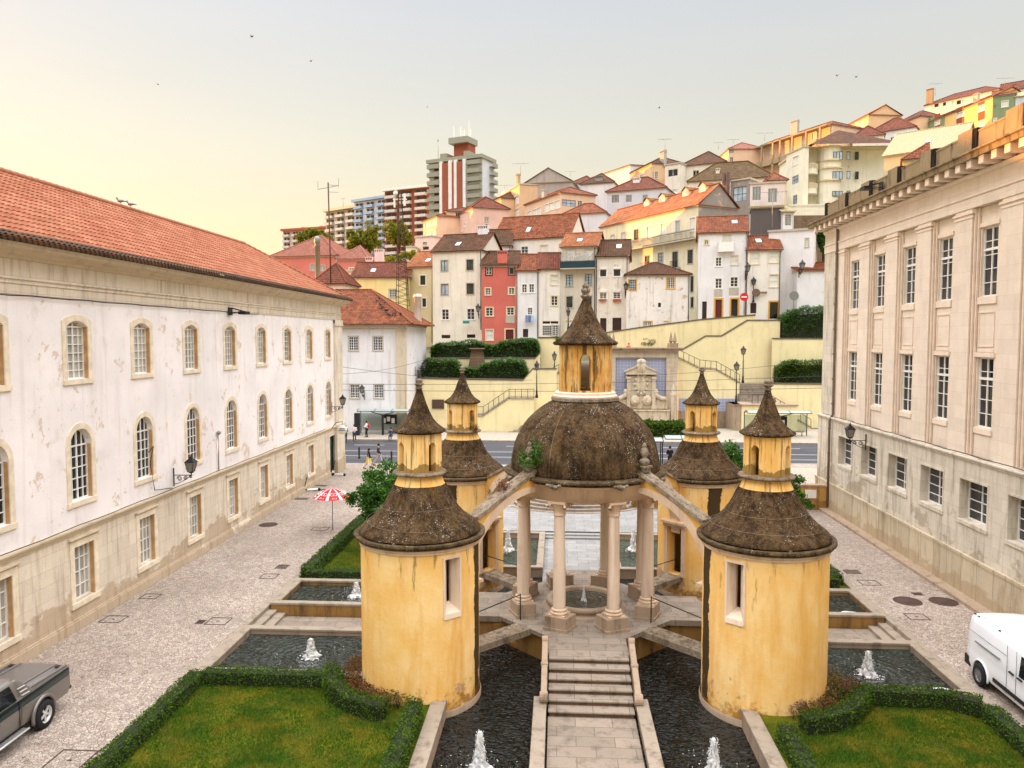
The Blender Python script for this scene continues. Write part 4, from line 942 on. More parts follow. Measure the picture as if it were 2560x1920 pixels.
# ================================================================ VEGETATION
def leaves(mb, pts, size, rnd, up=0.3, asp=0.6):
    for p in pts:
        s = size*rnd.uniform(0.7, 1.3); a = Vector((rnd.gauss(0, 1), rnd.gauss(0, 1), rnd.gauss(0, 0.7)))
        if a.length < 1e-3: continue
        a.normalize(); n = Vector((rnd.gauss(0, 1), rnd.gauss(0, 1), rnd.gauss(0, 1)+up)); b = a.cross(n)
        if b.length < 1e-3: continue
        b.normalize(); p = Vector(p); i = len(mb.v)
        mb.v += [p-a*s*0.5, p+b*s*asp*0.5, p+a*s*0.5, p-b*s*asp*0.5]; mb.f.append((i, i+1, i+2, i+3)); mb.mi.append(0)
def hedge(label, path, w, h, dens=620, leaf=0.055, mat='hedge', name='clipped_hedge', z0=-0.02, group=None, seed=1):
    rnd = random.Random(seed); path = [Vector((p[0], p[1], 0)) for p in path]
    t = thing(name, label, 'hedge', (path[0].x, path[0].y, 0), group=group)
    core = MB(); lv = MB(); segs = []
    fine = [path[0]]
    for i in range(len(path)-1):
        n = max(1, int((path[i+1]-path[i]).length/0.25))
        for k in range(1, n+1): fine.append(path[i].lerp(path[i+1], k/n))
    def frame(i):
        t_ = (fine[min(i+1, len(fine)-1)]-fine[max(i-1, 0)]).normalized(); return t_, Vector((-t_.y, t_.x, 0))
    for i in range(len(fine)-1):
        t0, n0 = frame(i); t1, n1 = frame(i+1); k0 = 1+0.12*mnoise.noise(fine[i]*1.3); k1 = 1+0.12*mnoise.noise(fine[i+1]*1.3)
        ww = w*0.42
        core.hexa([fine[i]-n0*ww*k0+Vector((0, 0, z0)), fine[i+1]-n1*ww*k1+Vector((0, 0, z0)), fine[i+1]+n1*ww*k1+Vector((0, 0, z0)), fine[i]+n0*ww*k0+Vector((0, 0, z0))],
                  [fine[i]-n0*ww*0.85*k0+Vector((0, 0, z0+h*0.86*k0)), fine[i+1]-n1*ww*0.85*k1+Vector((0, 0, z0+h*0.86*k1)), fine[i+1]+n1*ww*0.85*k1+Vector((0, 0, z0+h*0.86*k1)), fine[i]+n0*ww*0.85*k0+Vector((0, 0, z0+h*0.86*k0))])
        L = (fine[i+1]-fine[i]).length; per = 2*h+w; cnt = int(L*per*dens)
        for _ in range(cnt):
            u = rnd.random(); q = rnd.random()*per; c = fine[i].lerp(fine[i+1], u); n = n0.lerp(n1, u)
            lump = 1+0.26*mnoise.noise(Vector((c.x*2.1, c.y*2.1, q*2)))+0.10*mnoise.noise(Vector((c.x*6, c.y*6, q*5)))
            if q < h: p = c-n*w/2*lump*(1-0.18*(q/h)**3)+Vector((0, 0, z0+q))
            elif q < h+w: p = c+n*((q-h)-w/2)*0.95+Vector((0, 0, z0+h*lump*(1-0.10*abs((q-h)/w*2-1)**3)))
            else: p = c+n*w/2*lump*(1-0.18*((q-h-w)/h)**3)+Vector((0, 0, z0+(q-h-w)))
            p += Vector((rnd.gauss(0, .018), rnd.gauss(0, .018), rnd.gauss(0, .018))); segs.append(p)
    # ends
    for e, d in ((0, -1), (len(fine)-1, 1)):
        t_, n = frame(e)
        for _ in range(int(w*h*dens)): segs.append(fine[e]+t_*d*rnd.uniform(0, .05)+n*rnd.uniform(-w/2, w/2)+Vector((0, 0, z0+rnd.random()*h)))
    leaves(lv, segs, leaf, rnd, 0.5, 0.7)
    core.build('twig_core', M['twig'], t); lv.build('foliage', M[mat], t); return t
def arcpath(c, r, a0, a1, n=18): return [(c[0]+r*math.cos(R(a0+(a1-a0)*k/n)), c[1]+r*math.sin(R(a0+(a1-a0)*k/n))) for k in range(n+1)]
# front lawn on the pickup side
hedge('low hedge edging the near lawn along the long cobbled alley', [(-10.95, 12.5), (-10.95, 22.0)], 0.5, 0.42, seed=2)
hedge('low hedge along the nearer basin on the pickup side lawn', [(-10.75, 22.1), (-6.5, 22.1)], 0.5, 0.42, seed=3)
hedge('curved hedge wrapped round the foot of the pickup side tower', arcpath((-4.2, 22.9), 2.75, 186, 258), 0.5, 0.5, seed=4)
hedge('straight hedge end beside the front pool, pickup side', [(-3.92, 14.0), (-3.92, 20.3)], 0.48, 0.55, seed=5)
# front lawn on the van side
hedge('low hedge along the basin and lawn next to the white van', [(8.15, 21.95), (11.0, 21.9), (11.8, 21.4)], 0.5, 0.48, seed=6)
hedge('low hedge edging the van side lawn along the alley', [(11.95, 21.2), (11.95, 14)], 0.5, 0.42, seed=7)
hedge('curved hedge wrapped round the foot of the van side tower', arcpath((6.2, 22.9), 2.75, -82, -12), 0.5, 0.5, seed=8)
hedge('straight hedge end beside the front pool, van side', [(5.98, 14.0), (5.98, 19.7)], 0.48, 0.5, seed=9)
# rear lawns
hedge('low hedge round the rear lawn along the long alley', [(-11.0, 42.0), (-11.0, 32.2)], 0.6, 0.5, 300, 0.07, seed=10)
hedge('low hedge across the front of the rear lawn, alley side', [(-10.9, 32.1), (-5.8, 32.1)], 0.6, 0.45, 300, 0.07, seed=11)
hedge('dark hedge end of the rear lawn on the van side', [(8.0, 32.15), (11.75, 32.15)], 0.6, 0.5, 300, 0.07, seed=12)
hedge('hedge along the van side alley at the rear lawn', [(11.9, 32.6), (11.9, 34.0), (10.9, 35.2)], 0.6, 0.5, 300, 0.07, seed=13)
# grass
def grass(region, n, seed, hole=None, name='grass', h=0.05):
    rnd = random.Random(seed); b = MB(); x0, x1, y0, y1 = region
    for _ in range(n):
        x, y = rnd.uniform(x0, x1), rnd.uniform(y0, y1)
        if hole and (x-hole[0])**2+(y-hole[1])**2 < hole[2]**2: continue
        hh = h*rnd.uniform(.5, 1.4)*(1+0.5*mnoise.noise(Vector((x, y, 0)))); a = rnd.uniform(0, 3.14); wx, wy = 0.013*math.cos(a), 0.013*math.sin(a); lx, ly = rnd.gauss(0, .025), rnd.gauss(0, .025)
        i = len(b.v); b.v += [Vector((x-wx, y-wy, -0.02)), Vector((x+wx, y+wy, -0.02)), Vector((x+lx, y+ly, -0.02+hh))]; b.f.append((i, i+1, i+2)); b.mi.append(0)
    b.build(name, M['grassblade'], kind='stuff', label='short green and yellowing grass of the lawn', cat='grass')
grass((-10.7, -4.1, 17.2, 21.9), 38000, 1, (-4.2, 22.9, 2.9)); grass((6.2, 11.7, 17.2, 21.8), 34000, 2, (6.2, 22.9, 2.9)); grass((-10.7, -5.8, 32.4, 39), 14000, 3)
# rose beds at the towers' feet
def shrub_bed(label, pts, mat, n, size, r, h, seed, name='rose_bush', cat='shrub'):
    rnd = random.Random(seed); t = thing(name, label, cat, (pts[0][0], pts[0][1], 0)); st = MB(); lv = MB(); P = []
    for (x, y) in pts:
        for k in range(5):
            a = rnd.uniform(0, 6.283); q = Vector((x+r*0.7*math.cos(a)*rnd.random(), y+r*0.7*math.sin(a)*rnd.random(), h*rnd.uniform(.6, 1))); st.tube([(x, y, -0.02), (x*.5+q.x*.5, y*.5+q.y*.5, q.z*.6), q], 0.012, 4, 0.004)
        for k in range(n):
            a = rnd.uniform(0, 6.283); rr = r*math.sqrt(rnd.random()); z = h*rnd.random()**0.7*(1-0.4*(rr/r)**2); P.append((x+rr*math.cos(a), y+rr*math.sin(a), z))
    leaves(lv, P, size, rnd); st.build('stems', M['bark'], t); lv.build('foliage', M[mat], t); return t
shrub_bed('reddish rose bushes between tower and curved hedge, pickup side', arcpath((-4.2, 22.9), 2.15, 168, 262, 12), 'rose', 170, 0.07, 0.32, 0.5, 21)
shrub_bed('reddish rose bushes between tower and curved hedge, van side', arcpath((6.2, 22.9), 2.15, -75, 5, 11), 'rose', 170, 0.07, 0.32, 0.5, 22)
shrub_bed('brown leaved bush between the van side tower and basin', [(8.1, 22.0), (8.5, 22.1)], 'rose', 320, 0.07, 0.45, 0.7, 23)

def tree(name, label, base, H, crown, mat, n, leaf, seed, trunk=0.15, cat='tree', group=None, lobes=9, low=0.25):
    """tapered trunk with limbs, crown of leaf clumps with gaps. crown=(rx,ry,rz) centre at H-rz"""
    rnd = random.Random(seed); bx, by, bz = base; t = thing(name, label, cat, base, group=group); tr = MB(); lv = MB()
    rx, ry, rz = crown; cz = bz+H-rz
    tr.tube([(bx, by, bz-0.3), (bx+rnd.gauss(0, .05)*H*.3, by, bz+(H-2*rz)*.6), (bx, by, cz)], trunk, 8, trunk*0.5)
    P = []
    for k in range(lobes):
        a = rnd.uniform(0, 6.283); e = rnd.uniform(-0.6, 1.0); q = rnd.uniform(0.45, 0.8)
        c = Vector((bx+rx*q*math.cos(a)*math.cos(e), by+ry*q*math.sin(a)*math.cos(e), cz+rz*q*math.sin(e))); rr = rnd.uniform(0.30, 0.5)
        tr.tube([(bx, by, cz-rz*.6), ((bx+c.x)/2, (by+c.y)/2, (cz-rz*.3+c.z)/2), c], trunk*0.45, 5, trunk*0.08)
        for m in range(7):
            d = Vector((rnd.gauss(0, 1), rnd.gauss(0, 1), rnd.gauss(0, 1))).normalized(); cc = c+Vector((d.x*rx*rr*.8, d.y*ry*rr*.8, d.z*rz*rr*.8)); cr = rnd.uniform(.35, .6)*rr
            for _ in range(n//(lobes*7)):
                g_ = Vector((rnd.gauss(0, 1), rnd.gauss(0, 1), rnd.gauss(0, 1))); g_ = g_.normalized()*rnd.random()**0.4
                P.append(cc+Vector((g_.x*rx*cr, g_.y*ry*cr, g_.z*rz*cr)))
    leaves(lv, P, leaf, rnd, 0.4, 0.55); tr.build('trunk', M['bark'], t); lv.build('crown', M[mat], t); return t
p = atz(960, 1370, 0)
tree('garden_tree', 'bushy green tree with white blossoms behind the pickup side tower', (-8.2, 37.5, 0), 4.6, (2.6, 2.2, 2.3), 'magnolia', 17000, 0.17, 31, lobes=16)
tree('garden_tree', 'small dense shrub at the foot of the blossoming tree', (-8.0, 35.3, 0), 2.6, (1.5, 1.3, 1.3), 'magnolia', 6000, 0.15, 32, lobes=9)
tree('garden_tree', 'green tree behind the rear tower near the road', (9.0, 43.5, 0), 4.7, (1.9, 1.7, 2.2), 'magnolia', 9000, 0.17, 33, lobes=12)
tree('garden_tree', 'arching shrub between van side tower and low ochre wall', (12.6, 42.8, 0), 3.0, (1.9, 1.3, 1.4), 'magnolia', 6000, 0.16, 34, lobes=9)
fl = MB(); rnd = random.Random(9)
# plants growing on the monument
def tuft(label, pos, r, n, leaf, mat, seed, drop=0.0, name='wall_plant'):
    rnd = random.Random(seed); t = thing(name, label, 'plant', pos); lv = MB(); st = MB(); P = []
    for k in range(9):
        a = rnd.uniform(0, 6.283); q = Vector((pos[0]+r*math.cos(a)*.8, pos[1]+r*math.sin(a)*.8, pos[2]+r*rnd.uniform(-.3, 1.3)-drop*rnd.random()))
        st.tube([pos, tuple((Vector(pos)+q)/2+Vector((0, 0, .08))), tuple(q)], .012, 4, .004)
        for m in range(n//9):
            f = rnd.random(); c = Vector(pos).lerp(q, .3+.8*f); P.append(c+Vector((rnd.gauss(0, r*.2), rnd.gauss(0, r*.2), rnd.gauss(0, r*.2))))
    leaves(lv, P, leaf, rnd); st.build('stems', M['bark'], t); lv.build('foliage', M[mat], t)
dd = math.cos(R(45))
tuft('leafy weeds sprouting over the pickup side arch top and urn', (CX-2.70*dd, CY-2.95*dd, 6.25), 0.5, 1500, 0.07, 'magnolia', 41)
tuft('small weed at the foot of the urn on the van side arch', (CX+2.6*dd, CY-2.9*dd, 6.0), 0.22, 200, 0.05, 'hedge', 42)
tuft('weeds on the cap of the pickup side flying arch', (CX-3.9*dd, CY-3.9*dd, 5.4), 0.3, 350, 0.05, 'rose', 43)
tuft('dark fern hanging beside the rear tower cornice, magnolia side', (-2.6, 31.7, 3.7), 0.42, 700, 0.07, 'darkshrub', 44, .4)
tuft('dark fern hanging beside the rear tower cornice, van side', (4.6, 31.8, 3.8), 0.42, 700, 0.07, 'darkshrub', 45, .4)
tuft('weed growing from the edge of the central lantern roof', (CX-1.0, CY-0.55, 10.38), 0.16, 240, 0.04, 'hedge', 46)
tuft('dry weed in the arched opening of the central lantern', (CX, CY-0.85, 8.7), 0.22, 350, 0.04, 'rose', 47)
tuft('weeds on the ring of the rear tower lantern', (CX-TO+.6, CY+TO-.6, 6.5), 0.2, 200, 0.05, 'rose', 48)
# ================================================================ LONG BUILDING (pickup side)
M['wallL'] = plaster('weathered white lime render', C(242, 234, 230), 0.34, 0.62, 0.34, C(150, 122, 96), C(216, 198, 178))
M['ashlarL'] = stone('pale limestone ashlar', C(226, 212, 190), 1.15, 0.52, 0.42, 'y', 0.006, C(128, 100, 66), 0.07, damp=2.4, mdark=.68)
M['trimL'] = stone('buff limestone trim', C(216, 198, 170), 1.4, 9.0, 0.45, 'y', 0.004, C(128, 98, 62), 0.1, blocks=False)
M['surL'] = plain('buff window stone', C(228, 212, 186), 0.85, 0, 0.14, 0.2)
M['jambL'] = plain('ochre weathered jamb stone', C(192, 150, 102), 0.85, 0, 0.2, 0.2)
M['roofL'] = tiles_mat('new pinkish red tiles', C(196, 106, 78), C(230, 150, 118), 0.34, C(132, 80, 44))
M['eaveL'] = tiles_mat('old dark eave tiles', C(92, 66, 48), C(132, 92, 64), 0.6, C(52, 44, 34))
XL = -17.3; YE = 59.7; YS = -12.0
frL = Facade((XL, YS), (XL, YE))          # seen from +x side: s runs with +y; interior at -x
LB = thing('long_white_building', 'long white building with red tiled hip roof, stone cornice and three rows of windows', 'building', (XL-6, 24, 0))
cols = [22.15+4.27*k for k in range(-7, 9)]
ws = lambda y: y-YS
up = []; mid = []; low = []
for i, y in enumerate(cols):
    s = ws(y)
    up.append((s-0.62, 9.02, s+0.62, 11.12, 0.22)); mid.append((s-0.62, 4.62, s+0.62, 7.22, 0.62))
    if y < 55: low.append((s-0.58, 0.98, s+0.58, 2.98))
b = frL.mb(); wall_cells(b, 0, YE-YS, 3.72, 11.92, up+mid, 0.24)
b.poly([(0, 12, 0), (0, 12, 13.5), (0, 0, 13.5), (0, 0, 0)]) ; b.poly([(YE-YS, 0, 0), (YE-YS, 0, 13.4), (YE-YS, 12, 13.4), (YE-YS, 12, 0)])
b.build('upper_wall', M['wallL'], LB)
door = (ws(57.3)-0.75, 0.05, ws(57.3)+0.75, 3.0)
b = frL.mb(); wall_cells(b, 0, YE-YS, 0.0, 3.50, low+[door], 0.28); b.build('ashlar_wall', M['ashlarL'], LB)
b = frL.mb(); b.box(0, door[0]-.2, -0.10, 0, 0, 0.34); b.box(0, door[0]-.2, -0.06, 0, 0.34, 0.40); b.build('plinth', M['ashlarL'], LB)
def ovolo(fr, s0, s1, prof):  # profile of (b, z) pairs, extruded along s
    m = fr.mb()
    for i in range(len(prof)-1):
        (b0, z0), (b1, z1) = prof[i], prof[i+1]; m.poly([(s0, b0, z0), (s1, b0, z0), (s1, b1, z1), (s0, b1, z1)])
    for s in (s0, s1): m.poly([(s, q[0], q[1]) for q in prof])
    return m
LE = YE-YS+0.0
ovolo(frL, 0, LE, [(0.02, 3.46), (-0.06, 3.48), (-0.06, 3.54), (-0.12, 3.58), (-0.16, 3.66), (-0.16, 3.70), (-0.05, 3.73), (0.02, 3.74)]).build('string_course', M['trimL'], LB)
ovolo(frL, 0, LE, [(0.02, 11.90), (-0.05, 11.90), (-0.05, 12.22), (-0.09, 12.24), (-0.09, 12.34), (-0.15, 12.38), (-0.15, 12.43), (-0.05, 12.46), (-0.05, 13.02), (0.02, 13.02)]).build('frieze', M['ashlarL'], LB)
ovolo(frL, 0, LE+0.62, [(0.02, 13.00), (-0.10, 13.02), (-0.14, 13.10), (-0.30, 13.16), (-0.34, 13.24), (-0.62, 13.30), (-0.62, 13.40), (-0.70, 13.46), (-0.72, 13.54), (0.02, 13.56)]).build('cornice', M['trimL'], LB)
b = frL.mb()  # corner pilaster with base and cap
b.box(LE-1.9, LE+0.12, -0.12, 0.02, 3.74, 11.9); b.box(LE-1.95, LE+0.18, -0.2, 0.02, 11.45, 11.62); b.box(LE-1.9, LE+.14, -0.16, 0.02, 11.62, 11.9)
b.box(LE-2.0, LE+0.25, -0.25, 0.02, 0, 1.1); b.box(LE-1.9, LE+0.2, -0.2, 0.02, 1.1, 3.46); b.box(LE-2.0, LE+.25, -.27, 0.02, 3.50, 3.80); b.build('corner_pilaster', M['ashlarL'], LB)
for r in up: window(frL, r, LB, 0.22, 4, 6, 'whitepaint', 'glasscurtain' if random.random() < .65 else 'glassdark', 'surL', 0.22, 0.22, 0.04, True)
for r in mid: window(frL, r, LB, 0.22, 4, 5, 'whitepaint', 'glassdark' if random.random() < .6 else 'glass', 'surL', 0.22, 0.62, 0.04, True)
for r in low: window(frL, r, LB, 0.26, 4, 4, 'whitepaint', 'glasscurtain', 'surL', 0.24, 0, 0.04, True)
for r in low: b = frL.mb(); b.box(r[0]-0.32, r[2]+0.32, -0.12, 0, r[3]+0.30, r[3]+0.37); b.build('window_hood', M['trimL'], LB)
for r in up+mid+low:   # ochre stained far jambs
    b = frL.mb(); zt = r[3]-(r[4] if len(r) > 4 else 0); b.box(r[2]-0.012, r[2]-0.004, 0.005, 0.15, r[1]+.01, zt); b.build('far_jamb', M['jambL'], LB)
b = frL.mb(); b.box(door[0], door[0]+.1, .2, .27, .05, 3.0); b.box(door[2]-.1, door[2], .2, .27, .05, 3.0); b.box(door[0]+.1, door[2]-.1, .24, .27, .05, 3.0)
for k in range(3): b.box(door[0]+.2, door[2]-.2, .21, .24, .3+k*.9, .95+k*.9)
b.build('door', M['darkgreen'], LB)
# roof
b = MB(); rb = MB(); x0, zc = XL-(-0.78)+0.0, 13.56; xe = XL+0.80
tile_slope(b, (xe-0.45, YS, 13.74), (xe-0.45, YE+0.35, 13.74), (-22.7, 54.2, 17.26), (-22.7, YS, 17.26), 0.27, 0.42, 4, 0.055, 0.035)
tile_slope(b, (xe-0.45, YE+.35, 13.74), (-28.0, YE+.35, 13.74), (-22.7, 54.2, 17.26), (-22.7, 54.2, 17.26), 0.27, 0.42, 4, 0.055, 0.035)
tile_slope(b, (-28.8, YE+.35, 13.74), (-28.8, YS, 13.74), (-22.7, YS, 17.26), (-22.7, 54.2, 17.26), 0.5, 0.7, 1, 0, 0.02)
b.build('roof', M['roofL'], LB)
ridge_tiles(rb, (-22.7, YS, 17.31), (-22.7, 54.2, 17.31), 0.15, 0.42); ridge_tiles(rb, (-22.7, 54.2, 17.31), (xe-.45, YE+.3, 13.82), 0.13, 0.42); rb.build('ridge_cap', M['roofL'], LB)
b = MB(); tile_slope(b, (xe+0.02, YS, 13.55), (xe+0.02, YE+0.75, 13.55), (xe-0.50, YE+.25, 13.80), (xe-0.50, YS, 13.80), 0.27, 0.30, 4, 0.07, 0.04)
n_ = int((YE+.7-YS)/0.27)
for k in range(n_):   # upturned tile ends below the eave
    y = YS+0.27*(k+.5); b.tube([(xe-0.30, y, 13.56), (xe+0.06, y, 13.50)], 0.085, 6, caps=True)
b.build('eave_tiles', M['eaveL'], LB)
# cable, spare brackets
b = MB(); pts = [Vector((XL+0.08, YS+k*1.0, 11.86+0.02*math.sin(k*2.3))) for k in range(0, 56)]
b.tube(pts, 0.018, 4); tag(b.build('wall_cable', M['black']), 'black cable strung along under the frieze of the long building', 'cable')
b = MB(); pts = [Vector((XL+0.15, YS+k*1.0, 3.78+0.015*math.sin(k*1.7))) for k in range(0, 68)]; b.tube(pts, 0.018, 4)
tag(b.build('wall_cable', M['black']), 'black cable lying on the string course of the long building', 'cable')

def floodlight(label, loc, rz):
    t = thing('floodlight', label, 'floodlight', loc, rz); WM[t.name] = Matrix.Identity(4)
    b = MB(); b.box(-.28, .28, -.95, -.55, -.06, .10); b.build('lamp_body', M['black'], t, local=True)
    b = MB(); b.bar((-.2, 0, 0), (-.2, -.6, .05), .035); b.bar((.2, 0, 0), (.2, -.6, .05), .035); b.box(-.25, .25, -.03, 0.0, -.1, .3); b.bar((-.22, 0, .3), (-.22, -.75, .1), .03); b.bar((.22, 0, .3), (.22, -.75, .1), .03); b.build('bracket', M['black'], t, local=True)
floodlight('black floodlight on a bracket under the frieze of the long building', (XL+.06, 39.2, 11.8), R(90))
def wall_lantern(label, loc, rz, s=1.0, glassm=None):
    """scrolled iron bracket and tapering four-sided lantern; local -y points away from the wall"""
    t = thing('wall_lantern', label, 'lamp', loc, rz, 'iron wall lanterns'); WM[t.name] = Matrix.Identity(4)
    b = MB(); b.box(-.03, .03, -.04, 0, -.55, .35); b.bar((0, 0, .0), (0, -.95, .0), .035)
    import math as m_
    for (cy, cz, r, tn) in ((-.30, -.17, .14, 1.6), (-.62, -.12, .11, -1.6), (-.86, -.08, .07, 1.4)):
        b.tube([(0, cy+r*(1-k/22)*m_.cos(k*.5*tn), cz+r*(1-k/22)*m_.sin(k*.5*tn)) for k in range(18)], .016, 4)
    b.tube([(0, -.02, -.45), (0, -.3, -.38), (0, -.6, -.22), (0, -.9, -.02)], .018, 5); b.tube([(0, -.9, 0), (0, -.9, .14)], .03, 6); b.lathe([(.10, .12), (.13, .15), (.06, .19)], 10, (0, -.9))
    b.build('bracket', M['black'], t, local=True)
    lantern_head(t, (0, -.9, .18), 1.0)
    t.scale = (s, s, s); return t
def lantern_head(t, c, s):
    x, y, z = c; b = MB(); lo, hi, h = .12*s, .21*s, .46*s
    cor = [(-1, -1), (1, -1), (1, 1), (-1, 1)]
    for k in range(4):
        p, q = cor[k], cor[(k+1) % 4]
        b.bar((x+p[0]*lo, y+p[1]*lo, z), (x+p[0]*hi, y+p[1]*hi, z+h), .022*s); b.bar((x+p[0]*lo, y+p[1]*lo, z), (x+q[0]*lo, y+q[1]*lo, z), .022*s); b.bar((x+p[0]*hi, y+p[1]*hi, z+h), (x+q[0]*hi, y+q[1]*hi, z+h), .028*s)
    b.hexa([(x+p*hi*1.2, y+q*hi*1.2, z+h) for p, q in cor], [(x+p*.07*s, y+q*.07*s, z+h+.2*s) for p, q in cor]); b.lathe([(.07*s, z+h+.2*s), (.08*s, z+h+.26*s), (.03*s, z+h+.29*s), (.035*s, z+h+.33*s), (0, z+h+.38*s)], 8, (x, y))
    hd = b.build('lantern_frame', M['black'], t, local=True)
    g_ = MB(); l2, h2 = lo*.93, hi*.93
    for k in range(4):
        p, q = cor[k], cor[(k+1) % 4]; g_.poly([(x+p[0]*l2, y+p[1]*l2, z+.01), (x+q[0]*l2, y+q[1]*l2, z+.01), (x+q[0]*h2, y+q[1]*h2, z+h-.01), (x+p[0]*h2, y+p[1]*h2, z+h-.01)])
    g_.build('lantern_glass', M['lampglass'], hd, local=True)
n = NT('lantern glass'); n.color(C(150, 146, 136)); n.rough(0.15); n.b.inputs['Transmission Weight'].default_value = 0.75; M['lampglass'] = n.m
wall_lantern('large scrolled wall lantern over the ground floor windows of the long building', (XL+.05, 32.9, 4.35), R(90), .92)
wall_lantern('wall lantern near the far corner of the long building', (XL+.15, 56.6, 5.3), R(90), .95)
b = MB(); b.tube([(XL+.1, 56.6, 3.6), (XL+.5, 56.6, 4.1), (XL+1.0, 56.6, 4.15)], .03, 6); b.bar((XL+.95, 56.6, 4.2), (XL+.95, 56.6, 3.5), .03)
t = thing('hanging_sign', 'small oval white sign on a bracket over the green door', 'sign', (XL+.5, 56.6, 3.5)); b.build('bracket', M['black'], t)
b = MB(Matrix.Translation((XL+.95, 56.6, 3.55)) @ Matrix.Rotation(R(90), 4, 'X') ); b.lathe([(0, -.03), (.36, -.03), (.36, .03), (0, .03)], 20); b.build('sign_panel', M['whitepaint'], t)
b = MB(); b.bar((XL+.75, 56.56, 3.62), (XL+1.15, 56.56, 3.62), .03, .06); b.bar((XL+.7, 56.56, 3.5), (XL+1.2, 56.56, 3.5), .03, .04); b.build('lettering', M['darkgreen'], t)
b = MB(); b.tube([(XL+.08, 32.7, 3.8), (XL+.10, 31.2, 4.0), (XL+.10, 30.9, 5.2), (XL+.10, 31.2, 5.9), (XL+.10, 30.8, 5.7)], .02, 5); tag(b.build('loose_cable', M['black']), 'loose looping cable on the wall by the large lantern', 'cable')
b = MB(); b.tube([(XL+.08, 37.4, 3.75), (XL+.08, 37.4, 5.6)], .03, 6); b.ball((XL+.12, 37.4, 5.7), .11); tag(b.build('wall_vent_pipe', M['greymetal']), 'thin grey pipe with round head on the white wall', 'pipe')

# ================================================================ CLASSICAL STONE BUILDING (van side)
M['ashR'] = stone('smooth pinkish ashlar', C(234, 216, 194), 1.1, 0.55, 0.16, 'y', 0.003, C(150, 112, 84), 0.045)
M['trimR'] = plain('smooth limestone trim', C(230, 210, 188), 0.85, 0, 0.07, 0.2)
M['baseR'] = stone('weathered ashlar base', C(216, 204, 184), 1.1, 0.5, 0.7, 'y', 0.006, C(112, 96, 72), 0.08, damp=4.5, mdark=.62)
M['plinthR'] = stone('rusticated stained plinth', C(196, 180, 152), 1.15, 3.0, 0.9, 'y', 0.02, C(132, 110, 78), 0.12, damp=1.4)
M['parapet'] = stone('blackened mossy parapet', C(150, 130, 98), 0.8, 0.3, 1.2, 'y', 0.008, C(62, 50, 34), 0.2, blocks=False)
M['parapetdark'] = plain('black weathered pier', C(48, 42, 38), 0.95, 0, 0.4, 0.1)
M['grooveshade'] = plain('painted pilaster groove shade', C(176, 152, 132), 0.9, 0, 0.15, 0.1)  # tone stands in for shade along the pilaster steps
XR = 16.7; YRN = 49.2
frR = Facade((XR, YRN), (XR, -6))     # seen from -x side: s runs towards the camera
RB = thing('classical_stone_building', 'tall pale stone building with pilasters, bracketed cornice and mossy parapet', 'building', (XR+6, 25, 0))
sR = lambda y: YRN-y
rc = [44.7-3.4*k for k in range(-0, 13)]
U, D_, G_ = [], [], []
for y in rc:
    s = sR(y)
    U.append((s-0.72, 12.15, s+0.42, 14.88)); D_.append((s-0.72, 6.92, s+0.42, 9.72)); G_.append((s-1.0, 3.08, s+1.0, 4.74))
b = frR.mb(); LR = YRN+6
b0 = 0.0
# bays recessed 0.30 behind the pilaster fronts
wallr = frR.mb(); Mb = Matrix.Translation((0, 0, 0))
class _Off(Facade): pass
frR2 = Facade((XR+0.24, YRN), (XR+0.24, -6))
b = frR2.mb(); wall_cells(b, 0, LR, 5.72, 15.7, U+D_, 0.18); b.build('bay_wall', M['ashR'], RB)
for i, y in enumerate([44.7+1.7]+[yy-1.7 for yy in rc]):
    s = sR(y); p = frR.mb(); hw = 0.66 if i else 0.5
    p.box(s-hw, s+hw, 0, 0.24, 5.72, 15.75)
    p.build('pilaster', M['ashR'], RB)
    q = frR.mb()
    for e in (-1, 1):
        q.box(s+e*hw, s+e*(hw+0.11), 0.07, 0.24, 5.72, 15.70); q.box(s+e*(hw+.11), s+e*(hw+0.22), 0.15, 0.24, 5.72, 15.70)
    q.box(s-hw-.12, s+hw+.12, -0.06, 0.3, 15.52, 15.62); q.box(s-hw-.06, s+hw+.06, -0.03, 0.3, 15.36, 15.44)
    q.build('pilaster_edge', M['trimR'], RB)
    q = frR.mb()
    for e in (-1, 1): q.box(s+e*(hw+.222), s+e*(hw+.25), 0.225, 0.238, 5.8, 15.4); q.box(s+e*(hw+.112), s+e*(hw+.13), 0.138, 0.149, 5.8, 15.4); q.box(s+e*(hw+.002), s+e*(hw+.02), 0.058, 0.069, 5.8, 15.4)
    q.build('painted_groove_shade', M['grooveshade'], RB)  # thin strips paint the shade lines between the pilaster steps
b = frR.mb(); b.box(0, 2.3, 0.0, 0.30, 5.72, 15.75); b.build('corner_pier', M['baseR'], RB)
for r in U: window(frR2, r, RB, 0.17, 2, 5, 'whitepaint', 'glass', None, bar=0.04, transom=0.68)
for r in D_: window(frR2, r, RB, 0.17, 2, 5, 'whitepaint', 'glassdark', None, bar=0.04, transom=0.70)
for r in U:
    b = frR2.mb()
    b.box(r[0]-.08, r[2]+.08, -.06, 0, r[1]-.30, r[1]-.02); b.box(r[0], r[2], -.03, 0, r[1]-2.2, r[1]-2.1)
    for (a, c, e, f) in ((r[0]+.02, r[0]+.07, 10.15, 11.55), (r[2]-.07, r[2]-.02, 10.15, 11.55)): b.box(a, c, -.03, 0, e, f)
    b.box(r[0]+.07, r[2]-.07, -.03, 0, 11.50, 11.55); b.box(r[0]+.07, r[2]-.07, -.03, 0, 10.15, 10.20)
    b.box(r[0]-.1, r[2]+.1, -.07, 0, 9.74, 9.92); b.box(r[0]-.06, r[2]+.06, -.05, 0, 6.66, 6.88); b.box(r[0]-.1, r[2]+.1, -.05, 0, 14.92, 15.08)
    b.build('window_apron', M['trimR'], RB)
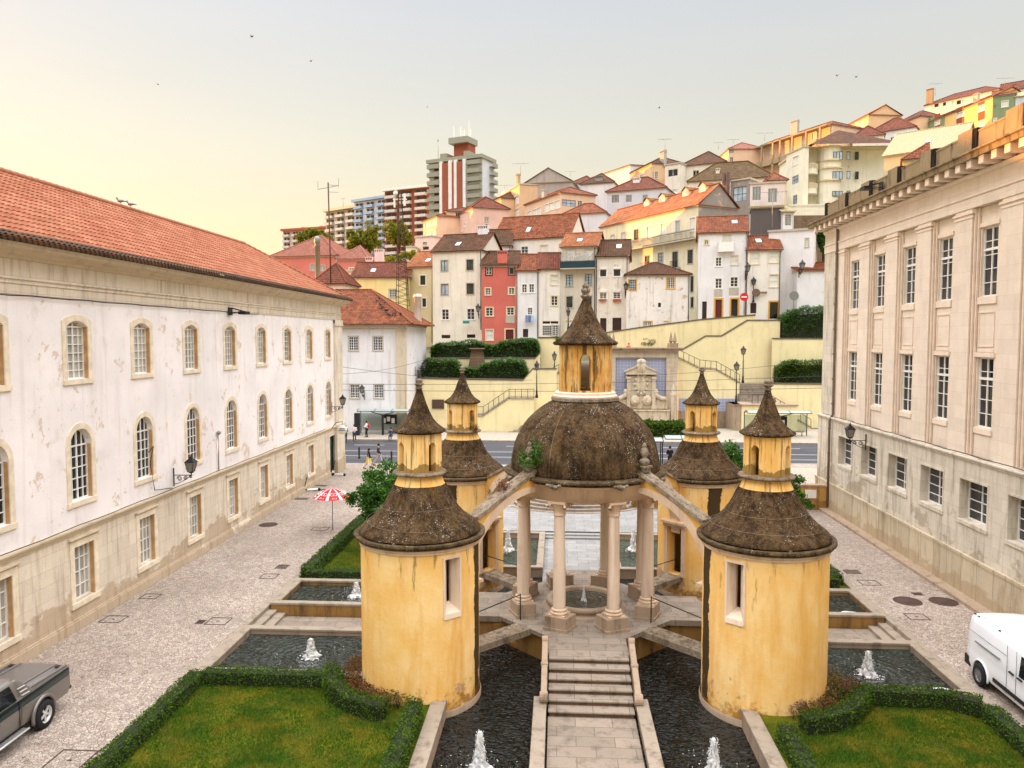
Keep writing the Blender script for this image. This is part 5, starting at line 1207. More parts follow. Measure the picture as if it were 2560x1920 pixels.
b = frR.mb(); frR3 = Facade((XR-0.12, YRN+.12), (XR-0.12, -6)); sh = 0.12
G2 = [(r[0]+sh, r[1], r[2]+sh, r[3]) for r in G_]
b = frR3.mb(); wall_cells(b, 0, LR+.12, 0, 5.62, G2, 0.44); b.poly([(0, 0, 0), (0, 0, 5.62), (0, 12, 5.62), (0, 12, 0)]); b.build('base_wall', M['baseR'], RB)
for r in G2: window(frR3, r, RB, 0.42, 2, 4, 'whitepaint', 'glass', None, bar=0.035)
for r in G2: b = frR3.mb(); b.box(r[0]-.12, r[2]+.12, -.06, .0, r[1]-.16, r[1]-.01); b.box(r[0]-.10, r[0]-.01, -.02, .0, r[1], r[3]); b.box(r[2]+.01, r[2]+.10, -.02, .0, r[1], r[3]); b.box(r[0]-.1, r[2]+.1, -.03, 0, r[3]+.01, r[3]+.10); b.build('window_sill', M['baseR'], RB)
ovolo(frR3, 0, LR, [(0.13, 5.50), (-0.04, 5.52), (-0.04, 5.58), (-0.12, 5.64), (-0.12, 5.70), (0.13, 5.76)]).build('string_course', M['baseR'], RB)
b = frR3.mb(); b.box(-.05, LR, -.10, 0, 0, 1.62); b.box(-.05, LR, -.13, 0, 1.62, 1.74); b.build('plinth', M['plinthR'], RB)
b = frR3.mb(); b.box(-0.3, LR, -0.62, -0.10, -0.1, 0.14); b.build('foundation_ledge', M['oldstone'], RB)
ovolo(frR, -0.0, LR, [(0.3, 15.74), (-0.04, 15.74), (-0.04, 16.16), (-0.09, 16.18), (-0.09, 16.24), (-0.0, 16.28), (-0.0, 16.90), (-0.08, 16.94), (-0.14, 17.04), (-0.14, 17.10), (0.3, 17.10)]).build('entablature', M['ashR'], RB)
ovolo(frR, -0.85, LR, [(0.3, 17.42), (-0.80, 17.42), (-0.82, 17.62), (-0.90, 17.66), (-0.90, 17.72), (0.3, 17.74)]).build('cornice', M['parapet'], RB)
for k in range(60):
    s = 0.2+0.85*k
    if s > LR-1: break
    b = frR.mb(); b.box(s-.17, s+.17, -0.72, -0.02, 17.12, 17.42); b.build('cornice_bracket', M['trimR'], RB)
pz = 17.74
for k in range(17):
    s0 = sR(44.7+1.7)+3.4*k-2.9
    if s0 > LR-3.3: break
    b = frR.mb(); b.box(max(-.6, s0+.35), s0+3.4-.0, 0.02, 0.42, pz, pz+.98+.0); b.box(max(-.6, s0+.35), s0+3.4, 0.0, 0.46, pz+.98, pz+1.06); b.box(s0+2.3, s0+3.4, -.04, 0.45, pz, pz+1.22); b.build('parapet', M['parapet'], RB)
    b = frR.mb(); b.box(s0+.0, s0+.10, -.05, .5, pz, pz+1.16); b.box(s0+.14, s0+.21, -.05, .5, pz, pz+1.16); b.box(s0+.25, s0+.35, -.05, .5, pz, pz+1.16); b.box(s0+.02, s0+.33, .0, .48, pz, pz+1.12); b.build('parapet_pier', M['parapetdark'], RB)
b = frR.mb(); b.box(-.0, LR, 0.45, 12, 17.0, 17.76); b.poly([(0, .3, 5.6), (0, .3, 17.1), (0, 12, 17.1), (0, 12, 5.6)]); b.build('end_wall', M['baseR'], RB)
b = frR.mb(); b.tube([(2.35, -.10, 17.0), (2.35, -.10, 15.2), (2.35, -.10, 5.9), (2.35, -.28, 5.5), (2.35, -.28, .3)], .075, 8)
for k in range(11): b.lathe([(.10, .5+k*1.5), (.10, .58+k*1.5)], 8, (2.35, -.12 if k > 3 else -.28))
b.build('drainpipe', M['lead'], RB)
b = frR.mb(); b.tube([(s*1.0+.8, -.16+.0, 5.80+.02*math.sin(s*2)) for s in range(0, 50)], .02, 4); b.build('cable', M['black'], RB)
wall_lantern('scrolled iron wall lantern on the classical stone building', (XR-.14, 41.7, 5.0), R(-90), .95)
floodlight('flat floodlight sticking out over the stone cornice', (XR-.1, 40.8, 18.2), R(-90))

# ================================================================ ALLEY FURNITURE
def cover(label, x, y, kind, sx=0.6, sy=0.6, rz=0):
    name = 'manhole_cover' if kind != 'grate' else 'drain_grate'
    m = MB(Matrix.Translation((x, y, 0)) @ Matrix.Rotation(rz, 4, 'Z'))
    if kind == 'round': m.lathe([(0, 0.010), (sx*.46, 0.010), (sx*.47, .006), (sx*.49, .006), (sx*.5, .014), (sx*.54, .014), (sx*.55, 0)], 28); mat = M['rust']
    elif kind == 'frame':
        a, c = sx/2, sy/2; w_ = .035
        for q in ((-a, a, -c, -c+w_), (-a, a, c-w_, c), (-a, -a+w_, -c+w_, c-w_), (a-w_, a, -c+w_, c-w_)): m.box(*q, 0, .012)
        m.box(-.06, .06, -.02, .02, 0, .012); mat = M['rust']
    else:
        for k in range(9): m.box(-sx/2+sx*k/9, -sx/2+sx*(k+.6)/9, -sy/2, sy/2, 0, .012)
        m.box(-sx/2, sx/2, -sy/2-.03, -sy/2, 0, .014); m.box(-sx/2, sx/2, sy/2, sy/2+.03, 0, .014); mat = M['rust']
    tag(m.build(name, mat), label, 'manhole cover' if kind != 'grate' else 'drain grate', group='covers and drains set in the alley paving')
M['rust'] = plain('rusted cast iron', C(78, 58, 50), 0.7, 0.3, 0.25)
g1 = lambda u, v: atz(u, v, 0)
for (u, v, k, sx, sy, lab) in ((174, 1901, 'frame', .95, .95, 'large square cover outline behind the pickup, at the bottom edge'), (284, 1548, 'frame', .8, .7, 'square cover outline nearest the long building wall'), (376, 1491, 'frame', .7, .6, 'square cover outline by the wall, farther up the alley'),
        (546, 1553, 'frame', .8, .7, 'square cover outline beside the garden kerb and small grate'), (502, 1555, 'grate', .3, .3, 'tiny dark drain grate beside a square cover'), (673, 1441, 'frame', .7, .7, 'square cover outline near the rear hedge corner'),
        (706, 1417, 'grate', .55, .5, 'dark drain grate near the rear hedge corner'), (671, 1312, 'round', .95, .95, 'round dark manhole cover in the middle of the long alley'), (754, 1247, 'grate', .9, .5, 'drain grate at the wall before the scooters'),
        (800, 1225, 'grate', .9, .4, 'drain grate just beyond the leaning scooter'), (802, 1214, 'grate', .9, .4, 'farther drain grate beyond the leaning scooter'), (925, 1186, 'grate', .9, .5, 'drain grate behind the blossoming tree near the street'), (800, 1322, 'frame', .9, .7, 'square cover outline below the red parasol'),
        (2269, 1503, 'round', .98, .98, 'round rusty manhole cover nearer the hedge, van alley'), (2359, 1504, 'round', .98, .98, 'round rusty manhole cover nearer the wall, van alley'), (2294, 1485, 'grate', .4, .25, 'tiny drain between the two round manhole covers'),
        (2131, 1430, 'grate', .7, .5, 'dark drain grate beside the rear hedge end, van alley'), (2173, 1457, 'frame', .8, .7, 'faint square cover outline before the round covers'), (2292, 1542, 'frame', .75, .65, 'square cover outline behind the white van')):
    P_ = g1(u, v); cover(lab, P_.x, P_.y, k, sx, sy)
# red and white parasol
P_ = g1(832, 1325); t = thing('parasol', 'red and white panelled beach parasol behind the rear hedge', 'parasol', (P_.x, P_.y, 0)); px_, py_ = P_.x, P_.y
b = MB(); b.tube([(px_, py_, 0), (px_, py_, 2.35)], .022, 8); b.build('pole', M['greymetal'], t)
M['red'] = plain('red fabric', C(214, 26, 34), 0.7, var=.04); M['white'] = plain('white fabric', C(240, 236, 232), 0.7, var=.03)
b = MB(); nseg = 8; Rr = 1.02
def parz(r): return 2.33-0.50*(r/Rr)**1.6
for k in range(nseg):
    a0, a1 = 2*math.pi*k/nseg-R(90)+R(22.5)*0, 2*math.pi*(k+1)/nseg-R(90); sub = 6
    for q in range(sub):
        b.cur = 1 if q in (0, 5) else 0; f0 = a0+(a1-a0)*([0, .1, .37, .5, .63, .9, 1][q]); f1 = a0+(a1-a0)*([0, .1, .37, .5, .63, .9, 1][q+1])
        for j in range(6):
            r0_, r1_ = Rr*j/6, Rr*(j+1)/6; b.poly([(px_+r0_*math.cos(f0), py_+r0_*math.sin(f0), parz(r0_)), (px_+r1_*math.cos(f0), py_+r1_*math.sin(f0), parz(r1_)), (px_+r1_*math.cos(f1), py_+r1_*math.sin(f1), parz(r1_)), (px_+r0_*math.cos(f1), py_+r0_*math.sin(f1), parz(r0_))])
b.build('canopy', [M['red'], M['white']], t)
b = MB()
for k in range(nseg):  # emblem on each panel: a pale heart swirl ring and a line of lettering at the hem
    am = 2*math.pi*(k+.5)/nseg-R(90)
    cp = Vector((px_, py_, 0)); er = Vector((math.cos(am), math.sin(am), 0)); et = Vector((-er.y, er.x, 0))
    for s in (-1, 1):
        pts = []
        for j in range(15):
            an = 2*math.pi*j/14; r_ = .66*Rr+.085*math.sin(an); tt = s*.085+.10*math.cos(an)*.9; q = cp+er*r_+et*tt; q.z = parz(math.hypot(r_, tt))+.012; pts.append(q)
        b.tube(pts, .013, 4)
    for j in range(3):
        q0 = cp+er*(.92*Rr)+et*((j-1)*.10-.03); q1 = cp+er*(.92*Rr)+et*((j-1)*.10+.03); q2 = cp+er*(.86*Rr)+et*((j-1)*.10+(.03 if j != 1 else -.03))
        for q in (q0, q1, q2): q.z = parz((Vector((q.x, q.y, 0))-cp).length)+.012
        b.tube([q0, q1, q2], .011, 4)
b.build('emblem', M['white'], t)
# scooters
def scooter(label, loc, rz, lean=0.0):
    t = thing('electric_scooter', label, 'scooter', loc, 0, 'parked electric scooters'); Mx = Matrix.Rotation(rz, 4, 'Z') @ Matrix.Rotation(lean, 4, 'X'); WM[t.name] = Matrix.Identity(4)
    b = MB(Mx); b.box(-.35, .35, -.08, .08, .12, .17); b.build('deck', M['white'], t, local=True, bevel=.01)
    b = MB(Mx); b.tube([(.42, 0, .14), (.52, 0, .45), (.40, 0, .95), (.36, 0, 1.12)], .032, 8); b.build('stem', M['black'], t, local=True)
    b = MB(Mx); b.box(.42, .58, -.04, .04, .22, .40); b.build('front_fender', M['white'], t, local=True)
    b = MB(Mx); b.tube([(.36, -.24, 1.14), (.36, .24, 1.14)], .018, 6); b.build('handlebar', M['black'], t, local=True)
    for x in (-.42, .52):
        b = MB(Mx @ Matrix.Translation((x, 0, .11)) @ Matrix.Rotation(R(90), 4, 'X')); b.lathe([(.0, -.025), (.09, -.025), (.11, -.015), (.11, .015), (.09, .025), (0, .025)], 16); b.build('wheel', M['rubber'], t, local=True)
    b = MB(Mx); b.box(.40, .46, -.05, .05, .80, .98); b.build('phone_holder', plain('lime plastic', C(40, 110, 60), .5), t, local=True)
P_ = g1(782, 1228); scooter('electric scooter leaning away from the wall of the long building', (P_.x, P_.y, 0), R(200), R(-14))
P_ = g1(848, 1190); scooter('electric scooter upright by the corner of the long building', (P_.x, P_.y, 0), R(172), R(4))
# ================================================================ VEHICLES
def carpaint(name, col, metal=0.0, rough=0.3, speck=0.0):
    n = NT(name); p = n.pos(); c = col
    c = n.mix(n.ramp(n.noise(p, 1.3, 5), (.4, 0.0), (.7, 1.0)), col, tuple(x*.93 for x in col[:3])+(1,))
    if speck: c = n.mix(n.ramp(n.noise(p, 60, 2), (.55, 0), (.62, speck)), c, C(150, 146, 140))
    n.color(c); n.rough(rough); n.b.inputs['Metallic'].default_value = metal; n.b.inputs['Coat Weight'].default_value = .4; n.b.inputs['Coat Roughness'].default_value = .12; return n.m
M['vanwhite'] = carpaint('white van paint', C(236, 238, 240)); M['silver'] = carpaint('silver grey paint', C(128, 122, 116), .5, .38); M['deepgreen'] = carpaint('dark green paint', C(18, 42, 42), .3, .25)
M['tonneau'] = carpaint('dusty bed cover', C(104, 98, 94), .2, .5, .3); M['chrome'] = plain('bright metal', C(205, 205, 202), .3, .25, .03); M['plastic'] = plain('black plastic', C(26, 26, 28), .55)
M['carglass'] = glass('tinted car glass', C(14, 22, 26), .04, .3); M['redlamp'] = plain('red lamp plastic', C(150, 20, 24), .25)
def loft(mb, secs, cap=True, smooth=True):
    rows = [[mb.P(p) for p in s] for s in secs]; n = len(rows[0])
    for i in range(len(rows)-1):
        for k in range(n-1): mb.face((rows[i][k], rows[i][k+1], rows[i+1][k+1], rows[i+1][k]), smooth=smooth)
    if cap: mb.face(rows[0][::-1]); mb.face(rows[-1])
def wheel(t, x, y, r, w, rimcol='chrome', spokes=6):
    o = MB(Matrix.Translation((x, y, r)) @ Matrix.Rotation(R(90), 4, 'Y')); o.lathe([(r*.62, -w/2), (r*.9, -w/2), (r, -w/2+.03), (r, w/2-.03), (r*.9, w/2), (r*.62, w/2)], 32)
    wo = o.build('wheel', M['rubber'], t, local=True)
    for s in (-1, 1):
        o = MB(Matrix.Translation((x, y, r)) @ Matrix.Rotation(R(90), 4, 'Y')); z = s*(w/2-.02)
        o.lathe([(r*.63, z), (r*.60, z+s*.012), (r*.55, z-s*.02), (r*.5, z-s*.06)], 28); o.lathe([(0.0, z-s*.01), (r*.16, z-s*.012), (r*.2, z-s*.04)], 16)
        for k in range(spokes):
            a = 2*math.pi*k/spokes; o.bar((math.cos(a)*r*.14, math.sin(a)*r*.14, z-s*.03), (math.cos(a)*r*.57, math.sin(a)*r*.57, z-s*.03), r*.16, .03)
        o.build('rim', M[rimcol], wo, local=True)
        o = MB(Matrix.Translation((x, y, r)) @ Matrix.Rotation(R(90), 4, 'Y')); o.lathe([(0, z-s*.07), (r*.62, z-s*.07)], 20); o.build('brake_well', M['plastic'], wo, local=True)
# ---- white panel van: local +y = rear, origin at rear bumper centre on the ground, x across
def van():
    t = thing('panel_van', 'white panel van parked in the alley by the classical stone building', 'van', (13.78, 24.15, 0), R(-1.0)); WM[t.name] = Matrix.Identity(4)
    L = 5.3; W = .98
    # side profile: bottom z, shoulder, roof along y (0 rear .. -L front)
    st = [(0.0, .40, 1.05, 1.86, .90), (-.06, .36, 1.05, 1.93, .95), (-.35, .34, 1.05, 1.97, .985), (-1.2, .32, 1.05, 1.98, 1.0), (-3.2, .32, 1.05, 1.97, 1.0), (-3.9, .32, 1.05, 1.90, .97), (-4.3, .32, 1.02, 1.45, .95), (-4.55, .32, .98, 1.12, .93), (-5.05, .34, .80, .95, .90), (-5.28, .40, .60, .72, .80)]
    secs = []
    for (y, zb, zs, zr, k) in st:
        w = W*k; ti = min(1, (zr-zs)/.9)
        half = [(w*.96, zb), (w*1.0, zb+.12), (w*1.0, zs-.22), (w*.985, zs-.12), (w*1.0, zs-.02), (w*(1-.03*ti), zs+.35*(zr-zs)), (w*(1-.08*ti), zs+.72*(zr-zs)), (w*(1-.12*ti), zs+.90*(zr-zs)), (w*(1-.20*ti), zs+.985*(zr-zs)), (w*.4, zr+.012), (0, zr+.018)]
        secs.append([(-p, y, z) for p, z in half[:-1]]+[(0, y, half[-1][1])]+[(p, y, z) for p, z in half[:-1][::-1]])
    b = MB(); loft(b, secs)
    # wheel-arch cut: darker arch rings are separate pieces
    b.build('body', M['vanwhite'], t, local=True, bevel=0)
    for s in (-1, 1):
        for y in (-.95, -4.35):
            a = MB(Matrix.Translation((s*(W+.004), y, .34)) @ Matrix.Rotation(R(90), 4, 'Y')); a.lathe([(.0, 0), (.40, 0), (.40, -s*.002)], 32); a.build('wheel_well', M['plastic'], t, local=True)
            a = MB(Matrix.Translation((0, y, .34))); pts = [(s*(W+.012), .43*math.cos(R(q)), .43*math.sin(R(q))) for q in range(-10, 191, 10)]; a.tube(pts, .03, 6); a.build('wheel_arch', M['vanwhite'], t, local=True)
        x = s*(W+.004)
        b = MB(); b.box(x, x+s*.03, -1.95, -.62, 1.235, 1.27); b.build('slide_rail', M['greymetal'], t, local=True)
        b = MB(); b.box(x, x+s*.03, -4.0, -1.65, .46, .58); b.build('rubbing_strip', M['plastic'], t, local=True, bevel=.01)
        for y in (-2.55, -2.95):
            b = MB(); b.box(x, x+s*.045, y-.11, y+.11, 1.08, 1.13); b.build('door_handle', M['plastic'], t, local=True, bevel=.012)
        b = MB()
        for y in (-2.3, -2.75, -3.75): b.box(x-s*.002, x+s*.004, y-.006, y+.006, .40, 1.80)
        b.box(x-s*.002, x+s*.005, -2.3, -.15, 1.48, 1.49); b.build('door_seam', M['plastic'], t, local=True)
        b = MB(); b.poly([(s*(W*.985), -2.85, 1.15), (s*(W*.985), -3.70, 1.15), (s*(W*.925), -3.58, 1.72), (s*(W*.925), -2.85, 1.72)]); b.v = [Vector((p.x+s*.012, p.y, p.z)) for p in b.v]; b.build('side_window', M['carglass'], t, local=True)
        b = MB(); b.box(s*(W*.78), s*(W*.885), -.02, .015, .80, 1.30); b.build('tail_light', M['redlamp'], t, local=True)
        b = MB(); b.box(s*(W+.02), s*(W+.24), -3.78, -3.70, 1.22, 1.50); b.build('wing_mirror', M['plastic'], t, local=True, bevel=.03)
        b = MB(); b.box(s*.72, s*.75, -3.2, -.3, 1.992, 2.006); b.box(s*.25, s*.27, -3.1, -.4, 2.0, 2.010); b.build('roof_rib', M['vanwhite'], t, local=True)
        for y in (-.25, -.45, -1.6): 
            b = MB(); b.box(s*.80, s*.86, y-.03, y+.03, 1.95, 1.975); b.build('roof_plug', M['plastic'], t, local=True)
        for y in (-.95, -4.35): wheel(t, s*(W-.03), y, .335, .22, 'greymetal', 9)
    b = MB(); b.box(-W*.97, W*.97, -.25, .07, .30, .62); b.build('bumper', M['plastic'], t, local=True, bevel=.03)
    b = MB(); b.poly([(-.85, -3.98, 1.86), (.85, -3.98, 1.86), (.88, -4.50, 1.16), (-.88, -4.50, 1.16)]); b.v = [Vector((p.x, p.y-.05, p.z+.03)) for p in b.v]; b.build('windscreen', M['carglass'], t, local=True)
    return t
van()
# ---- pickup
def pickup():
    t = thing('pickup_truck', 'silver and dark green double cab pickup truck with covered bed by the long building', 'pickup truck', (-14.72, 20.35, 0), R(0.6)); WM[t.name] = Matrix.Identity(4)
    W = .87
    def body(y0, y1, prof, name, mat, taper=0):
        b = MB(); secs = []
        for y in (y0, y0-.08, y1+.08, y1):
            k = .97 if y in (y0, y1) else 1.0
            secs.append([(-p*k, y, z) for p, z in prof]+[(p*k, y, z) for p, z in prof[::-1]])
        loft(b, secs); b.build(name, M[mat], t, local=True, bevel=.015)
    lowp = [(W*.93, .42), (W*.99, .58), (W*1.0, .86), (W*.99, .93)]
    body(0, -1.98, lowp, 'bed_side', 'silver'); body(-2.0, -5.0, lowp, 'lower_body', 'silver')
    grp = [(W*.99, .932), (W*.995, 1.05), (W*.975, 1.16)]
    body(0.0, -5.0, grp, 'green_band', 'deepgreen')
    # bed cover with raised ribs and ramped front
    b = MB(); secs = []
    for (y, z) in ((.02, 1.165), (-.02, 1.20), (-.12, 1.235), (-1.0, 1.27), (-1.55, 1.29), (-1.98, 1.31)):
        secs.append([(-W*.97, y, 1.162), (-W*.93, y, z-.01), (-W*.5, y, z+.02), (0, y, z+.03), (W*.5, y, z+.02), (W*.93, y, z-.01), (W*.97, y, 1.162)])
    loft(b, secs); b.build('bed_cover', M['tonneau'], t, local=True)
    for x in (-.52, .52, -.80, .80):
        b = MB(); b.bar((x, -.10, 1.262 if abs(x) < .6 else 1.24), (x, -1.80, 1.335 if abs(x) < .6 else 1.30), .07, .03); b.build('cover_rib', M['silver'], t, local=True, bevel=.01)
    for x in (-.68, .68):
        b = MB(); b.box(x-.05, x+.05, -.35, -.22, 1.262, 1.285); b.build('cover_latch', M['plastic'], t, local=True, bevel=.008)
    # sports bar fairing between cab and cover
    b = MB(); secs = []
    for (y, z, w_) in ((-1.50, 1.20, .97), (-1.62, 1.34, .96), (-1.80, 1.52, .90), (-1.95, 1.68, .83), (-2.2, 1.72, .80)):
        secs.append([(-W*.985, y, 1.165), (-W*(w_+.02), y, 1.165+(z-1.165)*.55), (-W*w_, y, z-.04), (-W*(w_-.10), y, z), (W*(w_-.10), y, z), (W*w_, y, z-.04), (W*(w_+.02), y, 1.165+(z-1.165)*.55), (W*.985, y, 1.165)])
    loft(b, secs); b.build('sports_bar', M['silver'], t, local=True)
    for s in (-1, 1):
        for k in range(3):
            b = MB(); z = 1.24+k*.10; y = -1.72-.04*k; b.bar((s*W*(1.0-.035*k), y, z), (s*W*(.99-.035*k), y-.26, z+.012), .03, .02); b.build('vent_slat', M['chrome'], t, local=True)
    # cab
    b = MB(); secs = []
    for (y, z, k) in ((-2.0, 1.70, .84), (-2.2, 1.735, .85), (-3.2, 1.75, .85), (-3.7, 1.70, .84), (-4.25, 1.22, .93), (-4.4, 1.165, .95)):
        secs.append([(-W*.97, y, 1.162), (-W*(.97-(.97-k)*.5), y, 1.162+(z-1.162)*.5), (-W*k, y, z-.08), (-W*(k-.12), y, z), (0, y, z+.02), (W*(k-.12), y, z), (W*k, y, z-.08), (W*(.97-(.97-k)*.5), y, 1.162+(z-1.162)*.5), (W*.97, y, 1.162)])
    loft(b, secs); b.build('cab_roof', M['silver'], t, local=True)
    for s in (-1, 1):
        for (ya, yb, yc, yd) in ((-2.16, -2.98, -2.92, -2.30), (-3.06, -3.98, -3.62, -3.10)):
            b = MB(); b.poly([(s*(W*.975+.004), ya, 1.20), (s*(W*.975+.004), yb, 1.20), (s*(W*.865+.012), yc, 1.64), (s*(W*.865+.012), yd, 1.64)]); b.build('side_window', M['carglass'], t, local=True)
        b = MB(); x = s*(W+.003)
        for y in (-2.1, -3.02, -4.0): b.box(x-s*.01, x+s*.004, y-.008, y+.008, .52, 1.16)
        b.build('door_seam', M['plastic'], t, local=True)
        b = MB(); pts = [(s*(W+.03), -1.22+.44*math.cos(R(q)), .40+.46*math.sin(R(q))) for q in range(-15, 196, 10)]; b.tube(pts, .05, 8); b.build('wheel_arch', M['silver'], t, local=True)
        b = MB(Matrix.Translation((s*(W+.006), -1.22, .40)) @ Matrix.Rotation(R(90), 4, 'Y')); b.lathe([(0, 0), (.44, 0), (.44, -s*.002)], 30); b.build('wheel_well', M['plastic'], t, local=True)
        b = MB(); b.box(s*(W-.02), s*(W+.05), -1.0, -.80, .20, .52); b.bar((s*W*.8, -.78, .22), (s*(W+.04), -.78, .52), .02) if False else None; b.build('mudflap', M['plastic'], t, local=True)
        b = MB(); b.box(s*(W-.05), s*(W+.14), -3.95, -1.95, .34, .38); b.build('side_step', M['greymetal'], t, local=True, bevel=.015)
        b = MB(); b.tube([(s*(W+.13), -3.95, .37), (s*(W+.13), -1.95, .37)], .025, 8); b.build('step_tube', M['chrome'], t, local=True)
        b = MB(); b.box(s*(W-.15), s*(W-.035), -.02, .012, .62, .92); b.build('tail_light', M['redlamp'], t, local=True)
        wheel(t, s*(W-.02), -1.22, .37, .26, 'chrome', 5); wheel(t, s*(W-.02), -4.3, .37, .26, 'chrome', 5)
    b = MB(); b.box(-W*.7, W*.9, .02, .16, .46, .54); b.build('rear_step_bumper', M['plastic'], t, local=True, bevel=.02)
    return t
pickup()

# ================================================================ STREET SIDE
M['ywall'] = plaster('pale yellow render', C(238, 222, 172), 0.35, 0.0, 0.5, C(164, 140, 96))
M['coping'] = plain('dark weathered coping', C(104, 92, 78), .9, 0, .2)
M['glassroof'] = plain('frosted canopy', C(150, 166, 160), .3, 0, .06)
def azul():
    n = NT('blue and white glazed tiles'); p = n.pos(); X = n.sep(p); v = n.comb(X[0], X[2])
    fu = n.math('FRACT', n.math('MULTIPLY', X[0], 2.6)); fv = n.math('FRACT', n.math('MULTIPLY', X[2], 2.6))
    du = n.math('ABSOLUTE', n.math('SUBTRACT', fu, .5)); dv = n.math('ABSOLUTE', n.math('SUBTRACT', fv, .5)); m = n.math('MAXIMUM', du, dv)
    ring = n.math('LESS_THAN', n.math('ABSOLUTE', n.math('SUBTRACT', m, .28)), .085); dia = n.math('LESS_THAN', n.math('ADD', du, dv), .13); gr = n.math('GREATER_THAN', m, .46)
    c = n.mix(n.noise(p, 1.0, 4), C(186, 188, 204), C(204, 204, 212)); c = n.mix(n.math('MAXIMUM', ring, dia), c, C(118, 128, 166)); c = n.mix(n.math('MULTIPLY', gr, .7), c, C(120, 128, 160))
    n.color(c); n.rough(.3); return n.m
M['azul'] = azul()
def pxpoly(z, pts, y): return [(lambda q: (q.x, q.z))(aty(*px(z, u, v), y)) for u, v in pts]
def ywall(name, label, cat, z, top, y, thick=0.6, bottom=0.0, mat='ywall', coping=0.16, ends=None):
    """upright wall at depth y whose top edge follows the measured points"""
    T = pxpoly(z, top, y); t = thing(name, label, cat, ((T[0][0]+T[-1][0])/2, y, 0))
    b = MB(); c = MB()
    for i in range(len(T)-1):
        (x0, z0), (x1, z1) = T[i], T[i+1]
        if x1-x0 < 1e-3: continue
        cz = coping
        b.hexa([(x0, y, bottom), (x1, y, bottom), (x1, y+thick, bottom), (x0, y+thick, bottom)], [(x0, y, z0-cz), (x1, y, z1-cz), (x1, y+thick, z1-cz), (x0, y+thick, z0-cz)])
        c.hexa([(x0, y-.07, z0-cz), (x1, y-.07, z1-cz), (x1, y+thick+.07, z1-cz), (x0, y+thick+.07, z0-cz)], [(x0, y-.07, z0), (x1, y-.07, z1), (x1, y+thick+.07, z1), (x0, y+thick+.07, z0)])
    b.build('wall_face', M[mat], t); c.build('coping', M['coping'], t); return t
# zoom windows A1: (850,880,x4.0218)  A2: (1500,820,x3.8138)
ZM['A1'] = (850, 880, 4.0218); ZM['A2'] = (1500, 820, 3.8138)
ywall('retaining_wall', 'pale yellow street wall with dark plaque below the lower planter', 'wall', 'Y1', [(160, 1142), (1020, 1155), (1100, 1062), (1140, 1062), (1300, 1062)], 87, 0.6)
ywall('retaining_wall', 'upper pale yellow planter wall behind the lower bushes', 'wall', 'Y1', [(262, 975), (1120, 975), (1163, 930)], 91.5, 0.5)
ywall('retaining_wall', 'tall pale yellow wall behind the central lantern below the greige house', 'wall', 'Y1', [(1142, 803), (1400, 803)], 95.5, 0.6)
ywall('retaining_wall', 'long sloping yellow wall with graffiti below the white houses', 'wall', 'Y2', [(-70, 800), (20, 768), (300, 725), (830, 655), (1290, 615)], 98, 0.6)
ywall('retaining_wall', 'zigzag topped yellow wall above the fountain stairs', 'wall', 'Y2', [(640, 905), (690, 900), (880, 790), (1010, 790), (1225, 660), (1495, 660)], 95, 0.6)
ywall('retaining_wall', 'yellow planter wall below the upper bush by the stone building', 'wall', 'Y2', [(1437, 812), (1960, 812)], 93.6, 0.6)
ywall('retaining_wall', 'yellow planter wall below the lower bush by the stone building', 'wall', 'Y2', [(1400, 1186), (1960, 1190)], 90.5, 0.6)
# stairs against the walls
def flight(label, z, steps, y0, y1, rail=True, tread=None, base=0.0):
    """stair running along the wall; steps: list of (u,v) of the tread edges"""
    T = pxpoly(z, steps, y0); t = thing('street_staircase', label, 'staircase', (T[0][0], y0, 0)); w_ = MB(); s_ = MB(); r_ = MB()
    for i in range(len(T)-1):
        (x0, z0), (x1, z1) = T[i], T[i+1]; n = max(1, int(round(abs(z1-z0)/.17)))
        if abs(z1-z0) < .12: n = 1
        for k in range(n):
            xa, xb = x0+(x1-x0)*k/n, x0+(x1-x0)*(k+1)/n; zz = z0+(z1-z0)*(k+(1 if z1 > z0 else 0))/n
            w_.box(xa, xb, y0+.004, y1, base, zz-.06); s_.box(min(xa, xb)-.06, max(xa, xb)+.06, y0-.10, y1+.02, zz-.06, zz)
    for i in range(len(T)-1):
        (x0, z0), (x1, z1) = T[i], T[i+1]; L = math.hypot(x1-x0, z1-z0); n = max(1, int(L/.62))
        for k in range(n+1):
            f = k/n; x, zz = x0+(x1-x0)*f, z0+(z1-z0)*f; r_.box(x-.025, x+.025, y0-.02, y0+.03, zz-.05, zz+1.0)
        r_.bar((x0, y0, z0+1.0), (x1, y0, z1+1.0), .05); r_.bar((x0, y0, z0+.12), (x1, y0, z1+.12), .03)
    w_.build('stair_wall', M['ywall'], t); s_.build('tread', M['paving'], t)
    if rail: r_.build('railing', M['black'], t)
    return t
flight('railed stair climbing from the pavement to the landing on the plaque side', 'A1', [(1370, 640), (1440, 640), (1700, 465), (1950, 465)], 84.2, 86.9)
flight('upper railed stair flight behind the central lantern', 'A1', [(1860, 430), (2150, 240), (2400, 100)], 88.0, 91.0)
flight('railed stair descending beside the tiled fountain wall', 'A2', [(745, 285), (950, 385), (1110, 400), (1330, 525)], 91.2, 94.9)
flight('lower railed stair flight behind the far bus shelter on the van side', 'A2', [(1450, 720), (1620, 720), (2010, 955)], 87.4, 90.2)
flight('short stair at the near foot of the yellow wall, pavement level', 'A1', [(1640, 838), (1800, 790), (1830, 745)], 83.2, 84.1, rail=False)
